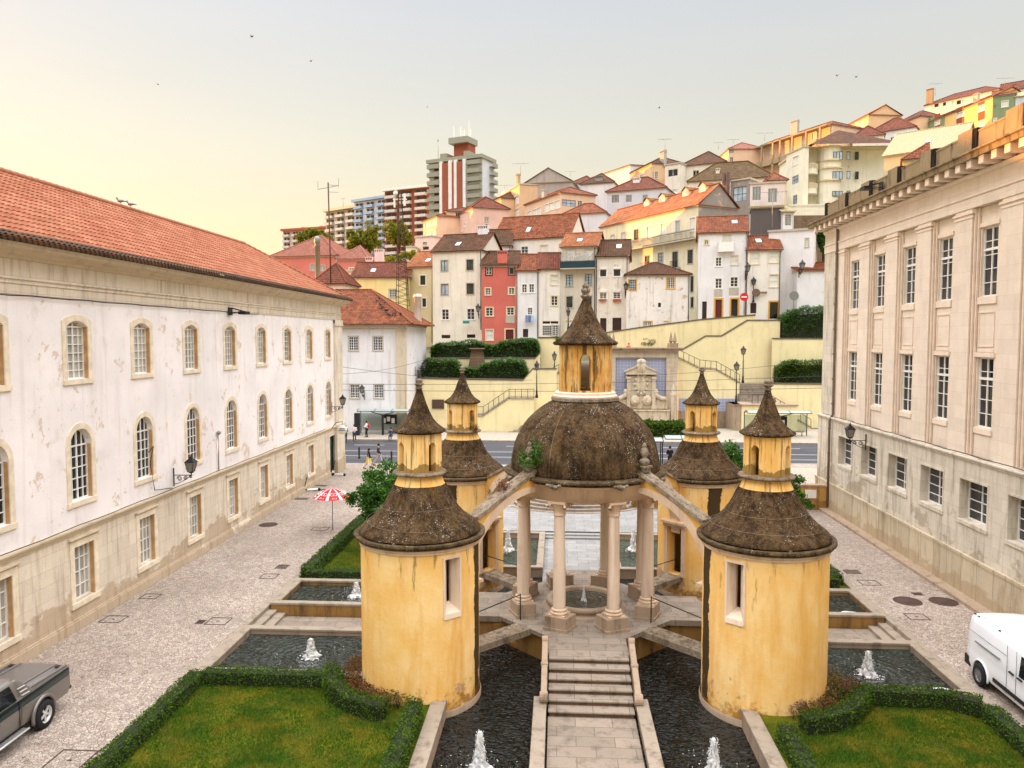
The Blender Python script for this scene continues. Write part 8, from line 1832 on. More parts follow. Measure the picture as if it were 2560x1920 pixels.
b = MB(); a = aty(*px('Z5', 1060, 1165), 142); c = aty(*px('Z5', 1370, 1095), 142); b.box(a.x, c.x, 142, 142.3, c.z-.25, c.z); b.box(a.x, c.x, 141.9, 149, a.z-1.2, a.z+.1)
for k in range(30): x = a.x+(c.x-a.x)*k/29; b.lathe([(.12, a.z), (.2, a.z+.5), (.1, a.z+.9), (.16, c.z-.2)], 6, (x, 142.15))
b.build('terrace_balustrade', WMAT('mint'), t)
# loggia block
t, fr, ze = H('sunlit peach loggia building with open galleries on the hill', (722, 205), (1425, 180), (1425, 435), 10, 'peach', ('hip', 2.4, 'red'), [('s', 850, 640, 868, 700), ('s', 905, 620, 925, 685), ('s', 1080, 560, 1108, 612), ('c', 1180, 545, 1215, 590), ('c', 1260, 500, 1300, 560), ('s', 850, 755, 872, 800), ('s', 905, 740, 930, 795), ('c', 1040, 580, 1052, 610)], 'Z5', chim=((1120, 405, 2.2, 'grey', 2),), name='apartment_building', cat='apartment building')
def logg(m):
    for u in (735, 795, 882, 975, 1035, 1135, 1250, 1365): s = fr.hit(*px('Z5', u, 600))[0]; m.box(s-.25, s+.25, -1.6, -1.2, ze-12 if u < 1000 else ze-6, ze)
    for zz in (0, 5.2, 9.6):
        m.box(0, fr.L*(1 if zz < 6 else .5), -1.6, 0, ze-zz-.3, ze-zz); 
        if zz: m.box(0, fr.L*(1 if zz < 6 else .5), -1.6, -1.5, ze-zz, ze-zz+.9)
extra(fr, t, 'gallery', WMAT('stone'), logg)
H('small house with faded roofs between hip roof and loggia building', (485, 210), (570, 200), (570, 640), 9, 'peach', ('hip', 2.6, 'pink'), [('c', 520, 740, 545, 780)], 'Z5', right=[('w', 582, 705, 608, 755), ('b', 560, 625, 610, 670)])
H('low sunlit red roofed house on the skyline left of the loggia', (385, 215), (486, 208), (486, 705), 8, 'rose', ('gable', 1.6, 'pink'), [('c', 430, 730, 450, 760)], 'Z5')
H('long sunlit orange house with gable end on the skyline', (245, 225), (570, 205), (570, 355), 9, 'orange', ('gable', 2.6, 'orange'), [('c', 275, 460, 350, 520), ('c', 402, 432, 430, 485), ('c', 448, 420, 475, 475), ('c', 497, 405, 527, 460)], 'Z6')
H('white villa with dark red tent roofs, nearer the curved block', (440, 180), (700, 178), (600, 530), 9, 'cream', ('hip', 3.4, 'maroon'), [], 'Z6')
H('white villa with dark red tent roofs, next to the striped block', (560, 192), (960, 186), (800, 480), 10, 'white', ('hip', 4.0, 'maroon'), [('h', 752, 540, 780, 580), ('h', 848, 552, 880, 585)], 'Z6')
H('red roofed house on the skyline behind the villas', (775, 215), (1000, 206), (1000, 365), 9, 'orange', ('hip', 2.8, 'maroon'), [], 'Z6')
# striped block
t, fr, ze = H('sunlit apartment block striped in green, yellow and brick panels', (960, 212), (1600, 186), (1600, 205), 10, 'ochre', ('gable', 2.4, 'red'), [('c', 1300, 335, 1360, 375), ('c', 1300, 452, 1360, 505), ('c', 1480, 275, 1530, 325), ('c', 1480, 412, 1530, 455), ('c', 1118, 395, 1160, 440), ('c', 1005, 410, 1045, 455)], 'Z6', chim=((1465, 180, 1.5, 'peach', 3),), name='apartment_building', cat='apartment building')
def panels(col, lst):
    def f(m):
        for q in lst: r = fr.rect('Z6', q); m.box(r[0], r[2], -.05, 0, r[1], r[3])
    extra(fr, t, 'colour_panel', WMAT(col), f)
panels('green', [(962, 400, 1003, 540), (1050, 380, 1115, 500), (1165, 365, 1200, 480)]); panels('brick', [(1298, 290, 1362, 330), (1298, 380, 1362, 445), (1298, 510, 1362, 535), (1478, 245, 1532, 272), (1478, 330, 1532, 395), (1005, 385, 1047, 408), (1005, 460, 1047, 500), (1116, 350, 1162, 388), (1116, 445, 1162, 500)])
extra(fr, t, 'floor_band', M['surwhite'], lambda m: m.box(0, fr.L, -.12, 0, ze-8.6, ze-7.6))
H('unlit green and brick end wing of the striped block', (1602, 186), (1785, 184), (1700, 190), 10, 'green', ('gable', 2.4, 'red'), [('c', 1675, 240, 1725, 290), ('c', 1608, 385, 1630, 420), ('h', 1608, 270, 1628, 300)], 'Z6'); H('grey clad house at the end of the striped block', (1788, 184), (2000, 182), (1850, 200), 9, 'bluewhite', ('gable', 2.2, 'beige'), [], 'Z6')
H('white top house with red roof and concrete chimney on the summit', (1040, 240), (1650, 225), (1500, 175), 12, 'cream', ('hip', 3.2, 'maroon'), [('c', 1258, 240, 1285, 275), ('p', 1300, 235, 1335, 268), ('c', 1342, 230, 1378, 262), ('p', 1115, 260, 1150, 290), ('p', 1185, 252, 1212, 280)], 'Z6', chim=((1080, 140, 1.9, 'stone', 1),))
H('red roofed house at the right end of the summit', (1655, 232), (1900, 228), (1780, 150), 9, 'cream', ('gable', 3.4, 'maroon'), [], 'Z6', chim=((1778, 100, 1.2, 'stone', 3),))
H('large pale beige roofed hall behind the stone building parapet', (700, 118), (1330, 112), (1000, 660), 14, 'beige', ('gable', 4.6, 'beige'), [], 'Z6'); H('small sunlit yellow house with red roof above the mossy parapet', (860, 98), (1060, 97), (960, 725), 6, 'ochre', ('hipl', 2.4, 'red'), [], 'Z6')
b = MB(); a = aty(*px('Z5', 1112, 1190), 120); c = aty(*px('Z5', 1480, 1155), 120); b.box(a.x, c.x+10, 120, 121, 14, a.z); tag(b.build('stone_wall', stone('brown rubble wall', C(134, 110, 86), .5, .25, .8, 'x', .02)), 'brown stone retaining wall below the curved apartment block', 'wall')
# ---- left of the hill
H('salmon pink house with long faded roof behind the long building', (90, 122), (640, 120), (400, 965), 12, 'salmon', ('hip', 4.0, 'pink'), [('g', 418, 1032, 457, 1085), ('g', 498, 1040, 537, 1085)], 'Z3'); H('salmon pink wing with faded roof and small windows', (642, 118), (885, 118), (760, 990), 10, 'salmon', ('hip', 2.6, 'pink'), [('w', 742, 1062, 775, 1095), ('w', 640, 1060, 660, 1090)], 'Z3')
H('small dark red hip roofed house below the antenna', (440, 100), (705, 100), (560, 1195), 7, 'worn', ('hip', 3.0, 'maroon'), [], 'Z3'); H('pale pink house with two slotted chimneys', (650, 116), (1040, 116), (900, 1090), 8, 'palepink', 'flat', [], 'Z3', chim=((906, 972, 1.0, 'palepink', 1), (990, 905, 1.4, 'palepink', 3)))
b = MB(); q = aty(*px('Z3', 478, 1000), 112); b.lathe([(.38, q.z-8), (.38, q.z+2), (.5, q.z+2.05), (.3, q.z+2.4), (.45, q.z+2.5), (.45, q.z+3.3), (.2, q.z+3.6), (0, q.z+3.6)], 12, (q.x, 112)); tag(b.build('flue', M['greymetal']), 'white flue with metal cowl against the salmon pink house', 'chimney')
# ---- tower blocks
def block(label, z, L, Rr, top, D, wall, floors, fh, bal=None, balcol='surwhite', roofcol='surwhite', nb=3, base=None, stripes=(), rwall=None, cap=1.2):
    ul, _ = px(z, L[0], 0); ur, _ = px(z, Rr[0], 0); ue, ve = px(z, *top); P0 = aty(ul, ve, L[1]); P1 = aty(ur, ve, Rr[1]); fr = Facade(P0, P1); ze = fr.hit(ue, ve)[1]; W = fr.L
    t = thing('apartment_tower', label, 'apartment tower', tuple(fr.pt(0, 0, 30))); zb = ze-fh*floors-8
    b = fr.mb(); b.box(0, W, 0, D, zb, ze); b.build('wall', WMAT(wall), t)
    b = fr.mb(); b.box(-.6, W+.6, -1.6, D+.6, ze, ze+cap); b.build('roof_slab', M[roofcol], t)
    b = fr.mb()
    for k in range(5): s = W*(k+.5)/5; b.box(s-.8, s+.8, D*.4, D*.4+2, ze+cap, ze+cap+1.2+.5*(k % 2))
    b.build('roof_plant', M['surgrey'], t)
    for f in range(floors):
        z0_ = ze-fh*(f+1)
        for k in range(nb):
            a = W*(k+.08)/nb; c = W*(k+.80)/nb
            w_ = fr.mb(); w_.box(a+.4, a+(c-a)*.42, -.05, 0, z0_+.2, z0_+fh*.78); w_.box(a+(c-a)*.55, c-.3, -.05, 0, z0_+.9, z0_+fh*.75); w_.build('window', M['glassdark'], t)
            if bal: q = fr.mb(); q.box(a, c, -1.5, -1.35, z0_-.1, z0_+1.0); q.box(a, c, -1.5, 0, z0_-.25, z0_-.1); q.box(a, a+.15, -1.5, 0, z0_-.1, z0_+1.0); q.box(c-.15, c, -1.5, 0, z0_-.1, z0_+1.0); q.build('balcony', M[balcol], t)
    return t, fr, ze, zb
M['balblue'] = plain('blue balcony panel', C(150, 176, 204), .7); M['balwhite'] = plain('white balcony panel', C(206, 200, 190), .7); M['balgrey'] = plain('grey green balcony panel', C(150, 148, 132), .7)
block('distant low pinkish apartment block behind the dark tree', 'Z3', (190, 440), (570, 430), (400, 745), 14, 'rose', 5, 3.2, True, 'balwhite', 'terracotta', 5)
block('distant apartment tower with dark window bays and white balconies', 'Z3', (545, 385), (806, 372), (680, 580), 14, 'grey', 10, 3.3, True, 'balwhite', 'surcream', 3)
block('distant apartment tower with blue balconies', 'Z3', (782, 372), (1062, 360), (920, 500), 14, 'bluewhite', 12, 3.2, True, 'balblue', 'balblue', 3)
block('distant brick red apartment tower with white balconies', 'Z3', (1035, 352), (1412, 342), (1200, 412), 14, 'brick', 12, 3.2, True, 'balwhite', 'surwhite', 3)
t, fr, ze, zb = block('tallest apartment tower with brick stripes and grey balconies', 'Z3', (1403, 330), (1845, 320), (1600, 178), 11, 'bluewhite', 16, 3.45, False, 'balgrey', 'balgrey', 1, cap=1.5)
def at_(u): return fr.hit(*px('Z3', u, 400))[0]
extra(fr, t, 'brick_stripe', WMAT('brick'), lambda m: [m.box(at_(a), at_(c), -2.4, 0, zb, ze-1) for a, c in ((1535, 1582), (1615, 1628), (1655, 1700))]); extra(fr, t, 'white_panel', WMAT('white'), lambda m: [m.box(at_(a), at_(c), -2.2, 0, zb, ze) for a, c in ((1510, 1533), (1583, 1614), (1629, 1654), (1702, 1725))])
for f in range(15):
    z0_ = ze-3.45*(f+1)+1.2
    for a, c in ((1403, 1505), (1730, 1845)):
        q = fr.mb(); q.box(at_(a), at_(c), -1.9, -1.7, z0_, z0_+1.5); q.box(at_(a), at_(c), -1.9, 0, z0_-.2, z0_); q.box(at_(c)-.2, at_(c), -1.9, 0, z0_, z0_+1.5); q.build('balcony', M['balgrey'], t)
    q = Facade(fr.pt(fr.L, 0, 0), fr.pt(fr.L, 20, 0)).mb(); q.box(6, 10.5, -1.9, -1.7, z0_, z0_+1.5); q.box(6, 10.5, -1.9, 0, z0_-.2, z0_); q.build('balcony', M['balgrey'], t)
extra(fr, t, 'brick_core', WMAT('brick'), lambda m: (m.box(at_(1590), at_(1712), 2, 8, ze+1.5, ze+7.5))); extra(fr, t, 'core_cap', M['balgrey'], lambda m: (m.box(at_(1565), at_(1722), 0, 9, ze+7.5, ze+10), m.box(at_(1505), at_(1560), -1, 8, ze+1.5, ze+3.5), m.box(at_(1700), at_(1740), -1, 8, ze+1.5, ze+3.5)))
extra(fr, t, 'roof_mast', M['surwhite'], lambda m: [m.box(at_(u)-.2, at_(u)+.2, 4, 4.4, ze+9, ze+9+h) for u, h in ((1568, 7), (1625, 6.5), (1640, 4.5), (1655, 5), (1695, 8), (1708, 5))])

# ---- trees on the hill
def T3(u, v, y): q = aty(*px('Z3', u, v), y); return (q.x, y, q.z)
a = T3(1000, 960, 158); tree('hill_tree', 'large green tree below the tower blocks, lower and rounder one', (a[0]-3.6, 158, a[2]-4), 10.6, (3.6, 3, 3.9), 'treeleaf', 13000, .42, 71, .35, lobes=16)
a = T3(1190, 960, 166); tree('hill_tree', 'taller tree behind the lattice mast', (a[0]-1.0, 166, a[2]-4), 12.8, (3.0, 2.8, 4.6), 'treeleaf', 11000, .42, 72, .35, lobes=16)
a = T3(440, 900, 215); tree('hill_tree', 'dark flat topped tree before the distant pink block', (a[0]+.5, 215, a[2]-4), 9.6, (4.6, 4, 2.7), 'treeleaf', 9000, .55, 73, .4, lobes=14)
a = T3(560, 930, 205); tree('hill_tree', 'small sunlit yellow bush beside the dark tree', (a[0], 205, a[2]-3), 5.5, (2.4, 2, 2.2), 'brightleaf', 3000, .45, 74, .3)
a = T3(1120, 1010, 132); tree('hill_tree', 'yellow green bush above the orange roofed house', (a[0], 132, a[2]-3), 4.6, (2.2, 2, 1.5), 'brightleaf', 3000, .3, 75, .2); a = T3(1250, 970, 132); tree('hill_tree', 'second yellow green bush next to the cream roof', (a[0], 132, a[2]-3), 4.2, (1.9, 2, 1.4), 'brightleaf', 2600, .3, 76, .2)
q = aty(*px('Z5', 1320, 1470), 106); tree('hill_tree', 'dark tree squeezed between white houses and stone building', (q.x+.6, 106, q.z-3), 7.0, (1.7, 2, 2.6), 'darkshrub', 6000, .3, 77, .3)

# ================================================================ MASTS, AERIALS, SIGNS
def aerial(label, base, h, w_, arms=3, name='tv_aerial', r=.05):
    t = thing(name, label, 'aerial', base, group='rooftop aerials'); b = MB(); x, y, z = base; b.tube([(x, y, z), (x, y, z+h)], r, 5); b.build('pole', M['greymetal'], t)
    b = MB(); b.bar((x-w_/2, y, z+h*.96), (x+w_/2, y, z+h*.99), r)
    for k in range(arms): xx = x-w_/2+w_*k/max(1, arms-1); b.bar((xx, y-.4, z+h*.97), (xx, y+.4, z+h*.97), r*.6); b.bar((xx, y, z+h*.90), (xx, y, z+h*1.04), r*.6)
    b.build('antenna', M['greymetal'], t)
q = aty(*px('Z3', 588, 1195), 98); q2 = aty(*px('Z3', 565, 352), 98); t = thing('radio_mast', 'tall thin rusty radio mast with cross arm on the small red roof', 'mast', tuple(q)); b = MB(); b.tube([q, q2], .09, 6); b.build('pole', M['rust'], t)
b = MB(); a, c = aty(*px('Z3', 480, 410), 98), aty(*px('Z3', 652, 378), 98); b.bar(a, c, .06); 
for u, v0, v1 in ((480, 340, 412), (652, 315, 392), (600, 372, 382)): b.bar(aty(*px('Z3', u, v0), 98), aty(*px('Z3', u, v1), 98), .04)
b.bar(aty(*px('Z3', 565, 372), 98), aty(*px('Z3', 645, 378), 98), .04); b.bar(aty(*px('Z3', 568, 432), 98), aty(*px('Z3', 650, 434), 98), .04); b.build('cross_arm', M['greymetal'], t)
q = aty(*px('Z3', 1185, 1375), 100); q2 = aty(*px('Z3', 1160, 420), 100); t = thing('lattice_mast', 'red and white lattice mast rising behind the corner house roof', 'mast', tuple(q)); b = MB()
hgt = q2.z-q.z; n_ = 40
for s1, s2 in ((-1, -1), (1, -1), (1, 1), (-1, 1)): b.bar((q.x+s1*.75, 100+s2*.75, q.z), (q2.x+s1*.16, 100+s2*.16, q2.z), .07)
for k in range(n_):
    f0, f1 = k/n_, (k+1)/n_; w0_, w1_ = .75-.59*f0, .75-.59*f1; xa_, xb_ = q.x+(q2.x-q.x)*f0, q.x+(q2.x-q.x)*f1; za_, zb_ = q.z+hgt*f0, q.z+hgt*f1; s = 1 if k % 2 else -1
    b.bar((xa_-s*w0_, 100-w0_, za_), (xb_+s*w1_, 100-w1_, zb_), .05); b.bar((xa_-s*w0_, 100+w0_, za_), (xb_+s*w1_, 100+w1_, zb_), .05)
b.build('lattice', M['rust'], t); b = MB(); b.ball((q2.x-.5, 99.7, q2.z-.35), .3, 10, 6, (1, .4, 1)); b.box(q2.x-.9, q2.x+.9, 99.9, 100.1, q2.z-1.2, q2.z-1.05); b.box(q2.x+.5, q2.x+.75, 99.8, 100.1, q2.z-2, q2.z-.4); b.box(q2.x-.8, q2.x-.6, 99.8, 100.1, q2.z-2.2, q2.z-1); b.build('antenna_cluster', M['surwhite'], t)
for (z, u, vb, vt, y, w_, lab) in (('Z4', 190, 330, 215, 172, 3.5, 'aerial on the chimney of the orange apartment block'), ('Z4', 1520, 110, -10, 170, 2.6, 'leaning aerial on the ridge chimney'), ('Z5', 868, 570, 505, 205, 4.0, 'aerial on the loggia building ridge'), ('Z5', 485, 640, 585, 210, 2.4, 'slim aerial left of the loggia building'), ('Z5', 608, 590, 560, 210, 3.0, 'tiny aerial over the faded roofs'),
        ('Z5', 930, 1290, 990, 104, 3.6, 'thin guyed aerial on the white house before the tall windows'), ('Z6', 1120, 200, 95, 226, 3.4, 'aerial beside the concrete chimney on the summit'), ('Z6', 1700, 130, 50, 226, 4.5, 'leaning aerial at the right end of the summit'), ('Z4', 650, 335, 290, 215, 3.0, 'faint aerial over the long white ridge building'), ('Z3', 2030, 400, 375, 176, 4.0, 'low aerial on the brown roof beside the tower'),
        ('Z3', 690, 560, 485, 372, 2.0, 'aerial on the dark bay apartment tower'), ('Z3', 1478, 150, 0, 325, .6, 'thin pole on the tallest tower')):
    p0_ = aty(*px(z, u, vb), y); p1_ = aty(*px(z, u, vt), y); aerial(lab, tuple(p0_), p1_.z-p0_.z, w_, 4, r=.05 if y < 250 else .09)
# road signs
def rsign(label, u, v, vb, y, r, col, kind):
    c = aty(u, v, y); bz = aty(u, vb, y).z; t = thing('road_sign', label, 'road sign', (c.x, y, bz)); b = MB(); b.tube([(c.x, y+.04, bz), (c.x, y+.04, c.z)], .035, 6); b.build('post', M['greymetal'], t)
    b = MB(Matrix.Translation((c.x, y, c.z)) @ Matrix.Rotation(R(90), 4, 'X')); b.lathe([(0, .02), (r, .02), (r, -.02), (0, -.02)], 24, smooth=False); b.build('sign_disc', M[col], t)
    if kind == 'no': b = MB(); b.box(c.x-r*.68, c.x+r*.68, y-.03, y-.022, c.z-r*.16, c.z+r*.16); b.build('white_bar', M['white'], t)
rsign('round red no entry sign with white bar before the white house', 1500+1196/3.318, 600+472/3.318, 600+615/3.318, 98.9, .52, 'red', 'no'); rsign('round grey back of a road sign above the upper planter', 1500+1610/3.318, 600+462/3.318, 600+565/3.318, 98.5, .58, 'greymetal', 'back')
b = MB(); a = aty(*px('Y2', 1310, 446), 99.2); c = aty(*px('Y2', 1385, 428), 99.2); t = thing('wall_sign', 'round emblem sign with brown lettered board on the white house', 'sign', tuple(a)); b.box(a.x, c.x, 99.1, 99.16, a.z, c.z); b.build('board', plain('brown sign board', C(150, 120, 84), .6), t)
b = MB(); 
for k in range(9): b.box(a.x+.12+.22*k, a.x+.26+.22*k, 99.07, 99.1, a.z+.14, c.z-.14)
b.build('lettering', M['darkmetal'], t); q = aty(*px('Y2', 1293, 438), 99.2); b = MB(Matrix.Translation((q.x, 99.12, q.z)) @ Matrix.Rotation(R(90), 4, 'X')); b.lathe([(0, .03), (.36, .03), (.36, .0), (.52, 0), (.52, .04), (.40, .05)], 20, smooth=False); b.build('round_emblem', M['lead'], t)
for (z, u, v, y, lab) in (('Y1', 655, 600, 105.8, 'wall lantern on the corner of the cream house by the coral one'), ('Y1', 1868, 420, 102.4, 'wall lantern on the corner of the weathered cream house'), ('Y2', 1205, 270, 99.9, 'wall lantern on the white house above the no entry sign'), ('Y2', 1650, 250, 98.5, 'wall lantern at the small white annex corner')):
    q = aty(*px(z, u, v), y); wall_lantern(lab, (q.x, y, q.z-.2), 0, 1.4)
# washing
t = thing('washing', 'blue and grey clothes drying under a white window', 'laundry', tuple(aty(*px('Y1', 1075, 650), 103.4)))
for k, c in enumerate((C(120, 132, 170), C(100, 110, 150), C(150, 190, 210))):
    a = aty(*px('Y1', 1040+24*k, 682), 103.5); c_ = aty(*px('Y1', 1062+24*k, 624), 103.5); b = MB(); 
    for j in range(4): f = j/4; b.hexa([(a.x+(c_.x-a.x)*f, 103.4+.05*math.sin(j*2), a.z), (a.x+(c_.x-a.x)*(f+.25), 103.4+.05*math.sin(j*2+2), a.z), (a.x+(c_.x-a.x)*(f+.25), 103.47, a.z), (a.x+(c_.x-a.x)*f, 103.47, a.z)], [(a.x+(c_.x-a.x)*f, 103.5, c_.z), (a.x+(c_.x-a.x)*(f+.25), 103.5, c_.z), (a.x+(c_.x-a.x)*(f+.25), 103.54, c_.z), (a.x+(c_.x-a.x)*f, 103.54, c_.z)])
    b.build('garment', plain('washed cloth %d' % k, c, .9), t)
a = aty(*px('Y1', 522, 692), 105.6); c = aty(*px('Y1', 575, 668), 105.6); b = MB(); b.box(a.x, c.x, 105.5, 105.7, a.z, c.z); b.box(a.x, c.x, 105.3, 105.5, a.z+.1, a.z+.2); tag(b.build('drying_rack', plain('turquoise cloth', C(60, 150, 150), .8)), 'turquoise cloth on a drying rack at the cream house', 'laundry')

# ================================================================ BIRDS
def bird(label, p, s, fly=False, rz=0, col='darkmetal', name='pigeon', group='pigeons on the corner house roof'):
    b = MB(Matrix.Translation(p) @ Matrix.Rotation(rz, 4, 'Z') @ Matrix.Scale(s, 4)); b.ball((0, 0, .5), .3, 8, 6, (1.5, .8, .85)); b.ball((.42, 0, .85), .16, 8, 6); b.tube([(.55, 0, .85), (.68, 0, .82)], .04, 4, .01); b.tube([(.25, 0, .6), (.42, 0, .85)], .16, 6, .12)
    b.tube([(-.4, 0, .5), (-.8, 0, .42)], .14, 5, .08)
    if fly:
        for e in (-1, 1): b.poly([(.15, e*.1, .6), (-.2, e*.1, .6), (-.35, e*1.3, 1.0), (-.1, e*.9, .9)]); b.poly([(-.1, e*.9, .9), (-.35, e*1.3, 1.0), (-.2, e*.1, .58), (.15, e*.1, .58)])
    else:
        for e in (-1, 1): b.tube([(0, e*.1, .3), (0, e*.1, 0)], .03, 4)
    tag(b.build(name, M[col]), label, 'bird', group)
rnd = random.Random(12)
where = ['highest on the hip', 'second from the top of the hip', 'just above the round chimney', 'touching the round chimney', 'below the round chimney', 'nearest the eave corner', 'at the eave tip', 'alone low on the front slope', 'left of the round chimney foot', 'right of the round chimney foot', 'midway down the hip', 'in the pair near the eave', 'second of the pair near the eave', 'low on the slope by the gutter']
for i in range(14):
    b_ = rnd.uniform(.2, 4.2); yy = 82+b_; hx = P1c.x+.9-(b_+.9)*.98; xx = hx-rnd.uniform(0, 1.6); bird('dark pigeon on the red roof, '+where[i], (xx, yy, ze0+.16+(b_+.9)*.573), .34, rz=rnd.uniform(0, 6))
gull = (('seagull standing on the long building ridge, upright one', 22.7*1900/(1395-295)*.985), ('seagull standing on the long building ridge, lower one', 22.7*1900/(1395-321)*.985))
for lab, y in gull: bird(lab, (-22.7, y, 17.42), .38, rz=R(200), col='greymetal', name='seagull', group=None)
for i, (u, v) in enumerate(((630, 95), (777, 156), (395, 214), (2092, 192), (2141, 195), (1648, 272), (1068, 270))):
    q = aty(u, v, 90+8*i); bird(['tiny dark bird flying high above the long building', 'second tiny bird high in the pale sky', 'lone bird over the long building roof', 'bird flying above the hilltop houses', 'bird following above the hilltop houses', 'small bird above the ridge houses', 'bird over the distant tower blocks'][i], tuple(q), .30, True, rz=i*1.3, name='flying_bird', group=None)

# ================================================================ PEOPLE
def skinned(name, chain, mat, parent, M_):
    """chain: {name: (co, radius)}, edges; one continuous skin surface"""
    pts, edges = chain; me = bpy.data.meshes.new(name); keys = list(pts); me.from_pydata([tuple(M_ @ Vector(pts[k][0])) for k in keys], [(keys.index(a), keys.index(b_)) for a, b_ in edges], []); me.materials.append(mat)
    o = bpy.data.objects.new(name, me); COL.objects.link(o); o.parent = parent; sk = o.modifiers.new('skin', 'SKIN')
    for i, k in enumerate(keys): r = pts[k][1]; me.skin_vertices[0].data[i].radius = r if isinstance(r, tuple) else (r, r)
    me.skin_vertices[0].data[0].use_root = True; sk.use_smooth_shade = True; ss = o.modifiers.new('smooth', 'SUBSURF'); ss.levels = ss.render_levels = 1; return o
def person(label, loc, rz, skin, top, bottom, hair, pose='walk', bottomkind='trousers', hgt=1.72, shoe=None, bag=None, long_hair=False):
    t = thing('person', label, 'person', loc, rz); k = hgt/1.75; Mx = Matrix.Scale(k, 4)
    sit = pose == 'sit'; hz = .50 if sit else .93
    st_ = {'walk': .27, 'stand': .05, 'sit': 0, 'lean': .05}[pose]
    P = {'hip': ((0, 0, hz), .115), 'waist': ((0, 0, hz+.18), (.10, .125)), 'chest': ((.02, 0, hz+.40), (.105, .155)), 'neckb': ((.02, 0, hz+.52), .07), 'neck': ((.03, 0, hz+.59), .05), 'head': ((.05, 0, hz+.69), (.092, .078)), 'crown': ((.045, 0, hz+.78), (.075, .066))}
    E = [('hip', 'waist'), ('waist', 'chest'), ('chest', 'neckb'), ('neckb', 'neck'), ('neck', 'head'), ('head', 'crown')]
    for s, n_, sg in ((1, 'l', 1), (-1, 'r', -1)):
        if sit: K, A_, F_ = (.42, s*.11, hz), (.44, s*.11, .08), (.58, s*.11, .04)
        else: K, A_, F_ = (st_*sg*.62+.05, s*.095, .50), (st_*sg*1.15-(.10 if sg < 0 and pose == 'walk' else 0), s*.095, .09+(.07 if sg < 0 and pose == 'walk' else 0)), (st_*sg*1.15+.16-(.10 if sg < 0 and pose == 'walk' else 0), s*.10, .04)
        P['hipj'+n_] = ((0, s*.09, hz-.04), .095); P['knee'+n_] = (K, .058); P['ankle'+n_] = (A_, .042); P['toe'+n_] = (F_, .035); E += [('hip', 'hipj'+n_), ('hipj'+n_, 'knee'+n_), ('knee'+n_, 'ankle'+n_), ('ankle'+n_, 'toe'+n_)]
        P['sh'+n_] = ((.01, s*.185, hz+.47), .062); up_ = pose in ('stand', 'lean', 'sit')
        El = (-.10*sg*(1 if pose == 'walk' else 0)+.02, s*.25, hz+.20); Wr = (El[0]+(.20 if up_ else .10)+(.05 if sg < 0 else 0), s*(.14 if up_ else .24), hz+(.24 if up_ else .0)); 
        P['el'+n_] = (El, .045); P['wr'+n_] = (Wr, .032); P['ha'+n_] = ((Wr[0]+.08, Wr[1]*.92, Wr[2]-.02), .030); E += [('chest', 'sh'+n_), ('sh'+n_, 'el'+n_), ('el'+n_, 'wr'+n_), ('wr'+n_, 'ha'+n_)]
    def sub(names, edges, grow):
        return ({n_: (P[n_][0], tuple(x+grow for x in P[n_][1]) if isinstance(P[n_][1], tuple) else P[n_][1]+grow) for n_ in names}, edges)
    skinned('body', (P, E), plain('skin '+label[:12], skin, .6), t, Mx)
    skinned('jacket', sub(['waist', 'hip', 'chest', 'neckb', 'shl', 'shr', 'ell', 'elr', 'wrl', 'wrr'], [('waist', 'hip'), ('waist', 'chest'), ('chest', 'neckb'), ('chest', 'shl'), ('chest', 'shr'), ('shl', 'ell'), ('shr', 'elr'), ('ell', 'wrl'), ('elr', 'wrr')], .022), plain('cloth '+label[:14], top, .9), t, Mx)
    if bottomkind == 'skirt': b = MB(Mx); b.lathe([(.15, hz+.12), (.19, hz-.05), (.23, hz-.30), (.26, hz-.42)], 14); b.build('skirt', plain('skirt '+label[:14], bottom, .9), t, local=True)
    else: skinned('trousers', sub(['hip', 'hipjl', 'hipjr', 'kneel', 'kneer', 'anklel', 'ankler'], [('hip', 'hipjl'), ('hip', 'hipjr'), ('hipjl', 'kneel'), ('hipjr', 'kneer'), ('kneel', 'anklel'), ('kneer', 'ankler')], .016), plain('trouser '+label[:14], bottom, .9), t, Mx)
    b = MB(Mx)
    for n_ in 'lr': a = Vector(P['ankle'+n_][0]); c = Vector(P['toe'+n_][0]); b.tube([a+Vector((-.05, 0, -.03)), c+Vector((.04, 0, 0))], .055, 8, .04)
    b.build('shoes', M['black'], t, local=True)
    b = MB(Mx); hp = P['head'][0]; b.ball((hp[0]-.018, 0, hp[2]+.045), .108, 12, 8, (1, .92, 1.08))
    if long_hair: b.ball((hp[0]-.06, 0, hp[2]-.10), .10, 10, 8, (.8, 1.1, 2.0))
    b.build('hair', plain('hair '+label[:14], hair, .8), t, local=True)
    f = MB(Mx)
    for s in (-1, 1): f.ball((hp[0]+.085, s*.03, hp[2]+.015), .012, 6, 4)
    f.ball((hp[0]+.10, 0, hp[2]-.015), .018, 6, 4, (1, .8, 1.3)); f.build('face_features', plain('face '+label[:14], tuple(x*.5 for x in skin[:3])+(1,), .6), t, local=True)
    if bag == 'tote': b = MB(Mx); b.box(-.04, .04, -.34, -.30, .35, .85); b.bar((0, -.32, .85), (0, -.22, 1.3), .02); b.build('bag', M['white'], t, local=True)
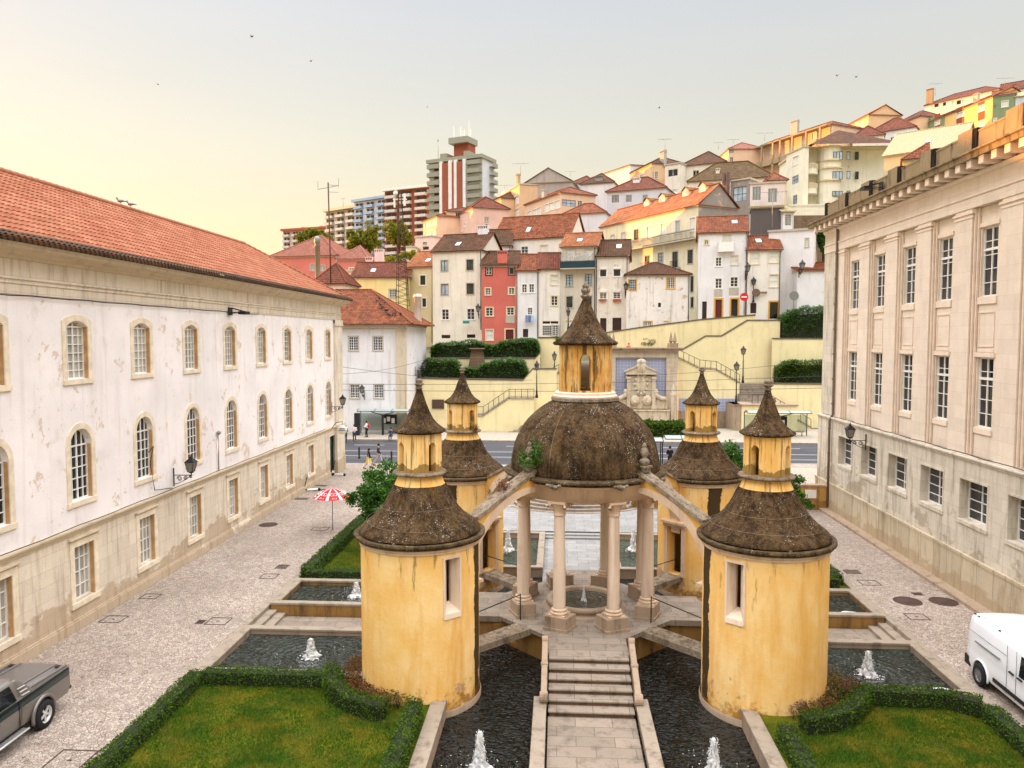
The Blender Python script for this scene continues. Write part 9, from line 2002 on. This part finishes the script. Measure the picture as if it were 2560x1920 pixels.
    if bag == 'pack': b = MB(Mx); b.ball((-.2, 0, hz+.33), .17, 10, 8, (.7, .9, 1.3)); b.build('backpack', M['red'] if 'white' in label else M['black'], t, local=True)
    if bag == 'satchel': b = MB(Mx); b.box(-.14, .06, .22, .34, .70, .98); b.tube([(0, .28, .98), (0, .1, 1.45), (0, -.12, 1.4)], .012, 4); b.build('satchel', M['black'], t, local=True)
    return t
SK = C(206, 160, 130); q = atz(922, 1172, 0); person('long haired walker in black jacket and yellow skirt crossing near the road', (q.x, q.y, 0), R(8), SK, C(26, 24, 28), C(226, 190, 70), C(60, 28, 22), 'walk', 'skirt', 1.66, bag='tote', long_hair=True)
q = atz(946, 1163, 0); person('walker in dark jacket and light grey trousers beside the yellow skirt', (q.x, q.y, 0), R(2), SK, C(66, 46, 42), C(170, 166, 172), C(30, 26, 24), 'walk', hgt=1.80, bag='satchel')
for (u, v, lab, top, bot, pose, rz, bag) in ((864, 1107, 'person half hidden by the corner at the end of the bus stop', C(150, 120, 110), C(60, 70, 100), 'stand', 90, None), (886, 1104, 'person in pale shirt and jeans beside the bus stop panel', C(222, 206, 200), C(52, 66, 104), 'stand', -60, None),
        (917, 1093, 'person in white shirt with red backpack looking at a phone', C(232, 228, 226), C(30, 30, 34), 'stand', 180, 'pack')):
    q = atz(u, v, .13); person(lab, (q.x, q.y, .13), R(rz), SK, top, bot, C(40, 30, 26), pose, bag=bag)
q = atz(979, 1098, .13); person('seated person in dark blue waiting on the bus stop bench', (q.x, q.y-.3, .08), R(-90), SK, C(48, 66, 84), C(44, 60, 100), C(40, 30, 26), 'sit')
q = aty(1673, 1150, 62.0); person('person in black jacket standing behind the near bus shelter', (q.x, 61.6, 0), R(90), SK, C(20, 22, 28), C(34, 40, 60), C(24, 22, 22), 'stand', hgt=1.78, bag='pack')
q = A(272, 185, 90.2); person('person in coral pink top leaning on top of the fountain wall', (q.x, 90.0, q.z-1.2), R(-90), SK, C(226, 88, 84), C(60, 60, 70), C(90, 60, 40), 'lean', hgt=1.7)
